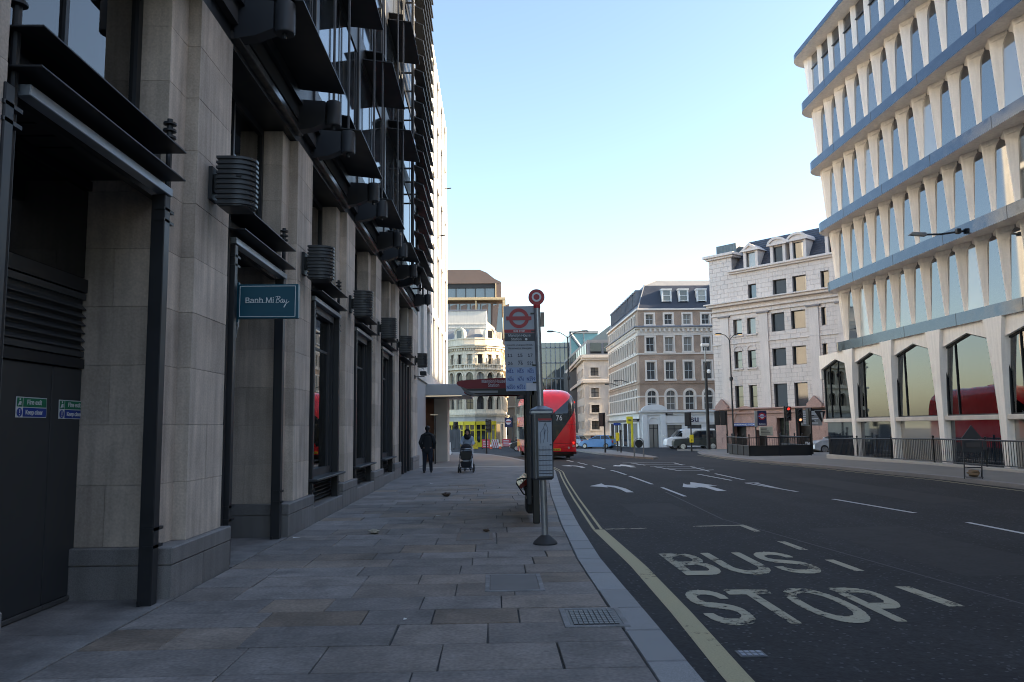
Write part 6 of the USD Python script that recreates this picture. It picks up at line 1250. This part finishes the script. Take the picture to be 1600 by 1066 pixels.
tp = [bone(p_(0, 0, .84), .15, p_(0, -.03, 1.1), .148, (1.2, .85, 1)), bone(p_(0, -.03, 1.08), .148, p_(0, -.06, 1.26), .14, (1.2, .85, 1)), bone(shL, .08, shR, .08), bone(shL, .078, eL, .066), bone(eL, .064, wL + [0, .02, 0], .046), bone(shR, .078, eR, .066), bone(eR, .064, wR + [0, .02, 0], .046)]
part(wom, 'top', fuse(tp, .025, 7), TOP, smooth=True)
tr_ = [bone(hipL, .105, kL, .082), bone(kL, .08, aL + [0, 0, .01], .068), bone(hipR, .105, kR, .082), bone(kR, .08, aR + [0, 0, .01], .068), bone(p_(0, 0, .84), .125, p_(0, 0, .9), .125, (1.2, .9, 1))]
part(wom, 'trousers', fuse(tr_, .025, 6), mat('pale_trousers', (.30, .34, .39), .9, var=.12, scale=9), smooth=True)
for a in (aL, aR): part(wom, 'shoe', fuse([bone(a + [0, .035, -.04], .04, a + [0, -.15, -.055], .03)], .02, 3), BLACK, smooth=True)
SCF = mat('black_scarf', (.008, .008, .010), .9, var=.3, scale=12)
sc_ = MF3.batch_boolean([ball(HP(0, -.025, .03), .118, (1, 1, 1.08)), bone(HP(0, -.04, -.08), .10, HP(0, -.02, -.17), .12, (1.2, .9, 1)), bone(HP(0, .05, -.13), .06, HP(0, .06, -.2), .09, (1.3, .8, 1))], manifold3d.OpType.Add) - ball(HP(0, .115, -.005), .078, (.86, 1, 1.12))
k = sc_.refine_to_length(.02).to_mesh(); sct = trimesh.Trimesh(k.vert_properties[:, :3], k.tri_verts, process=False); sct.merge_vertices(); trimesh.smoothing.filter_taubin(sct, iterations=5); part(wom, 'headscarf', sct, SCF, smooth=True)
for s in (-1, 1): e = part(wom, 'eye', MB().mesh(trimesh.creation.icosphere(2, .0115).apply_translation(HP(s*.034, .093, .008))), SWHITE); part(e, 'iris', MB().mesh(trimesh.creation.icosphere(1, .006).apply_translation(HP(s*.034, .101, .008))), BLACK); part(wom, 'eyebrow', MB().tube([HP(s*.02, .097, .034), HP(s*.05, .086, .034)], .004, 5), BLACK)
part(wom, 'lips', MB().tube([HP(-.02, .099, -.058), HP(0, .104, -.056), HP(.02, .099, -.058)], .006, 6), mat('lips', (.28, .09, .08), .5))
# pram
px, py = -1.04, 31.05; pr = thing('pram', 'black pram with a silver-trimmed hood, pushed towards the camera on the pavement', 'pram', (px, py, 0)); PF = mat('pram_fabric', (.010, .011, .016), .8, var=.2, scale=20)
hood = []
for q in np.linspace(0, math.pi*.62, 9): hood.append([(px + .225*math.sin(a)*1.0 if False else px - .225*math.cos(a), py - .02 + .26*math.cos(q+.25)*-1*(.35+.65*math.sin(a)), .80 + .30*math.sin(q+.25)*math.sin(a)**.7) for a in np.linspace(0, math.pi, 15)])
part(pr, 'hood', MB().grid(hood), PF, smooth=True)
part(pr, 'hood_trim', MB().tube([(px - .23*math.cos(a), py - .28*(.35+.65*math.sin(a)), .815 + .10*math.sin(a)**.7) for a in np.linspace(0, math.pi, 13)], .017, 6), SILVERM, smooth=60)
part(pr, 'hood_trim', MB().tube([(px - .23*math.cos(a), py - .06*(.35+.65*math.sin(a)), .80 + .315*math.sin(a)**.7) for a in np.linspace(0, math.pi, 13)], .008, 6), GREYSTEEL, smooth=60)
part(pr, 'carrycot', MB().loft([[(px-.17, py-.26, .48), (px+.17, py-.26, .48), (px+.17, py+.28, .5), (px-.17, py+.28, .5)], [(px-.22, py-.30, .66), (px+.22, py-.30, .66), (px+.22, py+.32, .66), (px-.22, py+.32, .66)], [(px-.225, py-.30, .80), (px+.225, py-.30, .80), (px+.225, py+.33, .80), (px-.225, py+.33, .80)]]), PF, smooth=40)
part(pr, 'apron', MB().loft([[(px-.21, py-.325, .52), (px+.21, py-.325, .52), (px+.21, py-.30, .52), (px-.21, py-.30, .52)], [(px-.20, py-.33, .78), (px+.20, py-.33, .78), (px+.20, py-.28, .80), (px-.20, py-.28, .80)]]), BLACK)
part(pr, 'basket', MB().loft([[(px-.17, py-.3, .20), (px+.17, py-.3, .20), (px+.17, py+.3, .2), (px-.17, py+.3, .2)], [(px-.22, py-.34, .40), (px+.22, py-.34, .40), (px+.22, py+.34, .42), (px-.22, py+.34, .42)]]), PF)
part(pr, 'blanket', MB().box(px-.12, px+.10, py-.30, py-.1, .40, .46, .02), mat('pale_blanket', (.4, .42, .45), .9))
for s in (-1, 1):
    part(pr, 'frame', MB().tube([(px+s*.24, py-.36, .16), (px+s*.25, py+.0, .50), (px+s*.25, py+.34, .88), (px+s*.23, py+.56, 1.03)], .016, 7), SILVERM if s > 0 else GREYSTEEL, smooth=60); part(pr, 'frame', MB().tube([(px+s*.27, py+.38, .16), (px+s*.25, py+.05, .52), (px+s*.24, py-.1, .70)], .016, 7), STEEL2, smooth=60)
    for x, y, r in ((s*.20, py-.40, .115), (s*.28, py-.40, .115), (s*.29, py+.40, .15)):
        if x == s*.20 and s > 0: continue
        w = part(pr, 'wheel', MB().lathe([(r*.55, -.02), (r*.9, -.024), (r, -.012), (r, .012), (r*.9, .024), (r*.55, .02)], 18, (px+x, y, r), 'x'), RUBBER, smooth=40); part(w, 'hub', MB().lathe([(0, -.015), (r*.58, -.015), (r*.58, .015), (0, .015)], 12, (px+x, y, r), 'x'), STEEL2)
part(pr, 'handle', MB().tube([(px-.23, py+.56, 1.03), (px, py+.58, 1.04), (px+.23, py+.56, 1.03)], .018, 8), BLACK)
part(pr, 'axle', MB().tube([(px-.28, py-.40, .13), (px+.28, py-.40, .13)], .012, 6).tube([(px-.29, py+.40, .15), (px+.29, py+.40, .15)], .012, 6), STEEL2)

# ------------------------------------------------------------------ street furniture
GLOWR, GLOWA = emit('signal_red', (1., .03, .02), .5), emit('signal_amber', (1., .5, .25), .35); LENSD = mat('dark_lens', (.03, .02, .02), .2)
def signal(name_lab, x, y, h, ang, n=3, lit=None, heads=1, ped=None):
    "pole with signal heads; ang = heading the lenses face, degrees from -Y"
    z0 = float(zg(y)); t = thing('traffic_light', name_lab, 'traffic light', (x, y, z0)); part(t, 'pole', MB().tube([(x, y, z0), (x, y, z0+h)], .057, 10).tube([(x, y, z0), (x, y, z0+.25)], .075, 10), BLACK, smooth=60)
    a = math.radians(ang); f = np.array([math.sin(a), -math.cos(a)]); M = np.eye(4); M[:3, 0] = [f[1]*-1, f[0], 0]; M[:3, 1] = [f[0], f[1], 0]; M[:3, 3] = (x, y, z0)
    for k in range(heads):
        off = .26 + k*.42; zt = h - .02
        hd = part(t, 'signal_head', MB(M).box(off-.2, off+.2, .0-.1, .12, zt-1.05, zt, .03).box(.04, off-.2, -.03, .03, zt-.25, zt-.2).box(.04, off-.2, -.03, .03, zt-.9, zt-.85), BLACK)
        for i in range(3):
            zc = zt-.18-i*.33; part(hd, 'lens', MB(M).lathe([(0, .0), (.10, .0), (.10, .01), (0, .012)], 16, (off, .125, zc), 'y'), (GLOWR if lit == 'red' and i == 0 else GLOWA if lit == 'amber' and i == 2 else LENSD))
            ang_ = np.linspace(0, math.pi, 9); part(hd, 'hood', MB(M).grid([[(off+.115*math.cos(q), .12, zc+.115*math.sin(q)) for q in ang_], [(off+.115*math.cos(q), .34, zc-.015+.115*math.sin(q)) for q in ang_]]), BLACK)
    if ped:
        hd = part(t, 'pedestrian_head', MB(M).box(.10, .42, -.1, .12, h-1.75, h-1.15, .03), BLACK); part(hd, 'lens', MB(M).lathe([(0, 0), (.10, 0), (.1, .01), (0, .012)], 16, (.26, .125, h-1.3), 'y'), GLOWR if ped == 'red' else GLOWA if ped == 'amber' else LENSD)
    return t
signal('tall dark traffic light at the pavement corner behind the pram, amber lens showing', -.53, 64, 2.75, -35, heads=1, lit=None, ped=None)
signal('dark traffic light on the island in front of the blue hatchback', 8.7, 62, 3.1, 150, heads=1)
signal('traffic light in front of the parked white van, with a yellow push-button box', 15.45, 62, 3.05, 170)
signal('traffic light before the doorway of the pink stone building, seen from behind', 17.4, 59, 3.05, 160, heads=2)
signal('traffic light showing red above the dark stair enclosure', 21.4, 58, 3.3, -5, lit='red', heads=1)
signal('traffic light with an amber lens, right of the one showing red', 22.25, 58, 3.15, -10, lit='amber', heads=1)
signal('small traffic light far left, in front of the yellow shop', -4.2, 86, 3.0, 10)
signal('thin traffic light pole right of the stair enclosure, arrow sign on its arm', 20.1, 50, 2.9, 95)
part('/World/traffic_light', 'disc_sign', MB().lathe([(0, 0), (.16, 0), (.16, .02), (0, .02)], 16, (-.30, 63.8, 2.05), 'y'), mat('warm_disc', (.55, .45, .33), .4)) if False else None
t = thing('direction_sign', 'grey direction panel with rows of white text behind the traffic lights, right', 'sign', (24.2, 60, 1)); part(t, 'panel', MB().box(23.4, 25.0, 60, 60.06, 1.55, 2.75, .01), mat('panel_grey', (.25, .26, .25), .5)); part(t, 'post', MB().box(24.1, 24.2, 60.07, 60.14, -.4, 1.6), BLACK); lm = MB()
for i in range(6): lm.box(23.55, 24.2+.5*rr.random(), 59.985, 59.998, 1.7+i*.17, 1.78+i*.17)
part(t, 'text_lines', lm, SWHITE)
t = thing('arrow_sign', 'dark downward-pointing sign hung from an arm right of the stair enclosure', 'sign', (20.6, 49.8, 2)); part(t, 'arm', MB().box(20.1, 21.2, 49.75, 49.85, 2.55, 2.65), BLACK); part(t, 'pennant', MB().prism([(20.25, 2.5), (20.95, 2.5), (20.7, 1.75)], 'y', 49.7, 49.76), STEEL2); part(t, 'white_mark', MB().prism([(20.62, 2.4), (20.74, 2.4), (20.72, 1.9)], 'y', 49.66, 49.70), SWHITE); part(t, 'clamp', MB().box(20.04, 20.12, 49.75, 50.0, 2.5, 2.7), BLACK)
def double_lamp(lab, x, y, h, span, base=0., warm=False):
    z0 = float(zg(y))-.02; t = thing('street_lamp', lab, 'street lamp', (x, y, z0)); part(t, 'column', MB().tube([(x, y, z0), (x, y, z0+1.4), (x, y, z0+1.45), (x, y, z0+h)], [.11, .11, .075, .055], 12), STEEL, smooth=60)
    part(t, 'collar', MB().lathe([(.06, 0), (.16, .05), (.16, .3), (.06, .35)], 12, (x, y, z0+h*.62)), STEEL)
    for s in (-1, 1):
        A = [(x, y, z0+h-.1), (x+s*span*.2, y, z0+h+.12), (x+s*span*.55, y, z0+h+.38), (x+s*span, y, z0+h+.48)]; part(t, 'arm', MB().tube(A, .035, 7), STEEL, smooth=60)
        hd = part(t, 'lamp_head', MB().loft([[(x+s*span, y-.1, z0+h+.43), (x+s*(span+.62), y-.13, z0+h+.45), (x+s*(span+.62), y+.13, z0+h+.45), (x+s*span, y+.1, z0+h+.43)], [(x+s*span, y-.05, z0+h+.56), (x+s*(span+.5), y-.06, z0+h+.57), (x+s*(span+.5), y+.06, z0+h+.57), (x+s*span, y+.05, z0+h+.56)]]), STEEL2); part(hd, 'glass', MB().box(min(x+s*(span+.1), x+s*(span+.55)), max(x+s*(span+.1), x+s*(span+.55)), y-.09, y+.09, z0+h+.40, z0+h+.43), emit('lamp_warm', (1., .62, .25), .35) if warm else mat('lamp_lens', (.7, .7, .68), .1))
    return t
double_lamp('slim street lamp with two long arms, rising behind the bus', 6.72, 70, 10.1, 1.25); double_lamp('street lamp with two short arms and warm lit heads, before the pink stone building', 20.9, 69, 9.6, .7, warm=True)
t = thing('camera_column', 'tall dark column topped with a white camera dome, in front of the parked vehicles', 'column', (18.85, 69.6, -.45)); part(t, 'column', MB().tube([(18.85, 69.6, -.47), (18.85, 69.6, 2.0), (18.85, 69.6, 7.2)], [.17, .15, .12], 12), BLACK, smooth=60); part(t, 'mast', MB().tube([(18.85, 69.6, 7.2), (18.85, 69.6, 8.7)], .05, 8), GREYSTEEL); part(t, 'top_unit', MB().box(18.5, 19.2, 69.4, 69.8, 8.6, 8.9, .06), LAMPW); part(t, 'camera', MB().lathe([(0, 6.0), (.16, 6.05), (.2, 6.2), (.1, 6.35), (0, 6.4)], 12, (19.1, 69.5, .2)).box(18.85, 19.1, 69.5, 69.6, 6.5, 6.56), LAMPW)
# hoop and bollard on the island
t = thing('hoop_barrier', 'steel hoop barrier with a round dark plate at the tip of the traffic island', 'barrier', (8.7, 47.6, -.2)); hz = float(zg(47.6)); part(t, 'hoop', MB().tube([(8.42, 47.6, hz), (8.42, 47.6, hz+.9)] + [(8.7-.28*math.cos(q), 47.6, hz+.9+.25*math.sin(q)) for q in np.linspace(.3, math.pi-.3, 8)] + [(8.98, 47.6, hz+.9), (8.98, 47.6, hz)], .035, 8), GREYSTEEL, smooth=60); part(t, 'plate', MB().lathe([(0, 0), (.24, 0), (.24, .03), (0, .03)], 20, (8.7, 47.55, hz+.82), 'y'), STEEL)
t = thing('bollard', 'slim black post on the traffic island right of the bus', 'bollard', (9.93, 62, -.3)); part(t, 'post', MB().tube([(9.93, 62, float(zg(62))), (9.93, 62, 1.35)], .06, 10).lathe([(.07, 1.2), (.09, 1.25), (.09, 1.38), (0, 1.42)], 10, (9.93, 62, 0)), BLACK)
t = thing('island_sign', 'yellow push-button box on a dark post on the island', 'sign', (10.3, 66, -.4)); part(t, 'post', MB().tube([(10.3, 66, float(zg(66))), (10.3, 66, 2.0)], .05, 8), BLACK); part(t, 'box', MB().box(10.16, 10.44, 65.86, 65.95, .45, 1.15, .02), YEL); part(t, 'top_plate', MB().box(10.0, 10.6, 65.95, 66.05, 1.75, 1.95, .02), SBLUE)
t = thing('button_box', 'small yellow push-button box on the pole in front of the white van', 'box', (15.45, 61.9, .5)); part(t, 'box', MB().box(15.30, 15.60, 61.84, 61.94, .35, .95, .02), YEL); part(t, 'button', MB().lathe([(0, 0), (.05, 0), (.05, .02), (0, .02)], 10, (15.45, 61.82, .55), 'y'), BLACK)
# underground entrance
t = thing('underground_sign', 'dark blue underground roundel sign on a post above the subway stairs', 'sign', (20.4, 60, -.3)); part(t, 'board', MB().box(20.02, 20.72, 59.9, 60.02, 1.58, 2.72, .02), mat('sign_navy', (.012, .016, .06), .4)); part(t, 'back_board', MB().box(19.82, 20.02, 59.92, 60.0, 1.5, 2.72), mat('panel_grey', (.25, .26, .25), .5)); part(t, 'post', MB().tube([(19.9, 60.05, -.35), (19.9, 60.05, 2.7)], .05, 8), BLACK)
rnd_ = lambda poly, y0, y1: MB().prism(poly, 'y', y0, y1)
part(t, 'roundel_ring', rnd_(Point(20.37, 2.3).buffer(.27, 20).difference(Point(20.37, 2.3).buffer(.17, 20)), 59.87, 59.9), REDS); part(t, 'roundel_disc', MB().prism(Point(20.37, 2.3).buffer(.17, 16), 'y', 59.885, 59.9), SWHITE); part(t, 'roundel_bar', MB().box(20.05, 20.69, 59.855, 59.87, 2.25, 2.35), BLUEP); tt = text('UNDERGROUND', .06, .004, True, .56, 20.37); part(t, 'lettering', facing(tt, 0, 59.855, 2.27), SWHITE); tt = text('Subway', .13, .004, False, .5, 20.37); part(t, 'lettering', facing(tt, 0, 59.9, 1.66), SWHITE)
t = thing('information_board', 'pale notice board below the underground roundel sign', 'sign', (20.6, 59.5, .8)); part(t, 'board', MB().box(20.0, 21.0, 59.5, 59.56, .85, 1.52, .01), mat('board_cream', (.42, .42, .34), .5)); part(t, 'post', MB().box(20.46, 20.54, 59.57, 59.63, -.3, 1.0), BLACK); lm = MB()
for i in range(5): lm.box(20.1, 20.5+.4*rr.random(), 59.485, 59.498, .95+i*.11, .99+i*.11)
part(t, 'text_lines', lm, STEEL2)
en = thing('stair_enclosure', 'dark solid-panelled railing around the subway stairs, right of centre', 'railing', (17, 47, -.15)); ez = float(zg(47))
def encl(p0, p1):
    p0, p1 = np.array(p0), np.array(p1); L = np.linalg.norm(p1-p0); d = (p1-p0)/L; at = lambda s, z: (*(p0+d*s), ez+z); part(en, 'panel', MB().tube([at(0, .32), at(L, .32)], [.0, .0]) if False else MB().add(np.array([at(0, .02), at(L, .02), at(L, .6), at(0, .6)]), [[0, 1, 2], [0, 2, 3]]), STEEL); part(en, 'rail', MB().tube([at(0, 1.08), at(L, 1.08)], .03, 6), BLACK); part(en, 'rail', MB().tube([at(0, .6), at(L, .6)], .025, 6), BLACK)
    for s in np.linspace(0, L, max(2, int(L/1.3)+1)): part(en, 'post', MB().tube([at(s, 0), at(s, 1.2)], .035, 6).lathe([(0, .12), (.05, .06), (.05, 0), (0, -.03)], 8, at(s, 1.2)), BLACK)
    for i in range(1, int(L/.14)): part(en, 'baluster', MB().tube([at(i*.14, .6), at(i*.14, 1.08)], .012, 5, False), BLACK)
C4 = [(15.15, 47.0), (18.9, 47.2), (19.2, 53), (15.6, 53)]
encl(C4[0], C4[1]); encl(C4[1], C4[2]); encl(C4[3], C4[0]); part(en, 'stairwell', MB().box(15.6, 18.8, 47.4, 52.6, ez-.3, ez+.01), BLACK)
# folding road sign with a sandbag, seen from behind
af = thing('folding_road_sign', 'dark folding road sign frame with a triangular top, seen from behind on the far pavement', 'road sign', (14.55, 24, 0)); BK = mat('sign_back_grey', (.045, .045, .048), .55, var=.15)
part(af, 'triangle', MB().prism([(14.22, 1.18), (14.88, 1.18), (14.56, 1.60)], 'y', 23.98, 24.0), BK); part(af, 'plate', MB().box(14.24, 14.86, 23.97, 23.995, .78, 1.14, .004), BK); part(af, 'plate_rib', MB().box(14.34, 14.76, 23.94, 23.97, .92, 1.06, .004), mat('sign_rib', (.07, .06, .06), .5))
for a, b_ in (((14.28, 24.0, .78), (14.10, 23.75, .0)), ((14.84, 24.0, .78), (14.55, 23.6, .0)), ((14.86, 24.0, 1.1), (15.08, 24.5, .0)), ((14.3, 24.0, 1.1), (14.62, 24.6, .0)), ((14.12, 23.78, .33), (14.58, 23.62, .33)), ((14.6, 24.4, .30), (15.02, 24.35, .30)), ((14.2, 23.9, .62), (14.76, 23.9, .62)), ((14.16, 23.8, .05), (14.6, 23.62, .05))): part(af, 'leg', MB().tube([a, b_], .014, 6), BLACK)
part(af, 'side_flap', MB().box(14.08, 14.2, 24.0, 24.02, .82, 1.08), BK); part(af, 'side_flap', MB().box(14.9, 15.0, 24.0, 24.02, .85, 1.1), BK)
single('sandbag', crumple((14.42, 23.8, .05), .17, 3, .6), mat('brown_sandbag', (.20, .13, .075), .9, var=.25, scale=15), 'brown sandbag lying across the foot of the folding road sign', 'sandbag', smooth=True)
# roadworks by the yellow shop
WZ = float(zg(97))-.12
def board(lab, x, y, w, h, red, mark_=None):
    t = thing('roadworks_board', lab, 'road sign', (x, y, WZ)); part(t, 'board', MB().box(x-w/2, x+w/2, y, y+.05, WZ+.12, WZ+.12+h, .01), red); part(t, 'foot', MB().box(x-w/2, x-w/2+.08, y-.3, y+.3, WZ, WZ+.12).box(x+w/2-.08, x+w/2, y-.3, y+.3, WZ, WZ+.12), BLACK)
    if mark_ == 'bars':
        for i in range(4): part(t, 'text_line', MB().box(x-w*.38, x+w*.3, y-.012, y-.001, WZ+.25+i*h*.2, WZ+.25+i*h*.2+h*.08), SWHITE)
    if mark_ == 'chev':
        for i in range(3): a = x-w*.42+i*w*.28; part(t, 'chevron', MB().prism([(a, WZ+.16), (a+w*.12, WZ+.16), (a+w*.26, WZ+.12+h/2), (a+w*.12, WZ+.08+h), (a, WZ+.08+h), (a+w*.14, WZ+.12+h/2)], 'y', y-.012, y-.001), REDS if True else BLACK)
    return t
PINKR = mat('works_red', (.55, .06, .08), .45); WHB = mat('works_white', (.72, .72, .72), .45)
board('red roadworks notice board standing left of the chevron board', -.85, 97, .95, 1.05, PINKR, 'bars'); board('white roadworks board with red chevrons beside the cone', .25, 97, .85, 1.0, WHB, 'chev'); board('red and white roadworks board farther back, above the cone', 1.75, 104, 1.1, .95, PINKR, 'bars')
def cone(lab, x, y):
    t = thing('traffic_cone', lab, 'traffic cone', (x, y, WZ)); ORG = mat('cone_orange', (.65, .09, .03), .5); part(t, 'cone', MB().lathe([(.16, .03), (.045, .75), (.03, .76), (0, .76)], 14, (x, y, WZ)), ORG, smooth=40); part(t, 'reflective_band', MB().lathe([(.122, .30), (.088, .52)], 14, (x, y, WZ)), WHB); part(t, 'foot', MB().box(x-.19, x+.19, y-.19, y+.19, WZ, WZ+.04, .01), ORG); return t
cone('orange traffic cone right of the chevron board', .86, 97); cone('orange traffic cone half hidden at the foot of the chevron board', -.25, 96.6)
t = thing('yellow_grit_bin', 'yellow stacked works crates beside the pram, in front of the yellow shop', 'crate', (-2.2, 97, WZ)); 
for i in range(3): part(t, 'crate', MB().box(-2.65+.05*i, -1.8-.03*i, 96.8, 97.4, WZ+i*.34, WZ+.30+i*.34, .04), mat('works_yellow', (.62, .42, .03), .5))
t = thing('mesh_fence_panel', 'grey mesh-covered fence panel standing behind the white plastic barrier', 'fence', (-4.4, 84, -.6)); fz = float(zg(84)); part(t, 'mesh_sheet', MB().box(-4.55, -3.45, 84, 84.03, fz+.2, fz+2.15), mat('fence_sheet', (.12, .13, .14), .7, streak=.4)); part(t, 'frame', MB().tube([(-4.6, 84, fz), (-4.6, 84, fz+2.25), (-3.4, 84, fz+2.25), (-3.4, 84, fz)], .03, 6), GREYSTEEL)
t = thing('plastic_barrier', 'white water-filled plastic barrier on the pavement behind the pram', 'barrier', (-3.2, 63, -.4)); bz = float(zg(62)); part(t, 'barrier', MB().loft([[(-4.25, 61.7, bz), (-3.2, 61.7, bz), (-3.2, 62.3, bz), (-4.25, 62.3, bz)], [(-4.2, 61.9, bz+.35), (-3.25, 61.9, bz+.35), (-3.25, 62.1, bz+.35), (-4.2, 62.1, bz+.35)], [(-4.2, 61.92, bz+.95), (-3.25, 61.92, bz+.95), (-3.25, 62.08, bz+.95), (-4.2, 62.08, bz+.95)]]), WHB); part(t, 'foot', MB().box(-4.3, -4.1, 61.75, 62.25, bz-.0, bz+.08).box(-3.4, -3.15, 61.75, 62.25, bz, bz+.08), BLACK)
t = thing('bus_stop_flag', 'distant red roundel bus stop flag left of the bus front', 'bus stop', (1.6, 88, -.6)); part(t, 'post', MB().tube([(2.2, 88, -.7), (2.2, 88, 2.9)], .05, 8), BLACK); part(t, 'flag', MB().box(1.3, 2.15, 87.97, 88.03, 1.7, 2.75, .01), mat('sign_navy', (.012, .016, .06), .4)); part(t, 'roundel', MB().prism(Point(1.72, 2.3).buffer(.3, 16), 'y', 87.94, 87.97), SWHITE); part(t, 'roundel_bar', MB().box(1.45, 2.0, 87.92, 87.94, 2.24, 2.38), REDS)
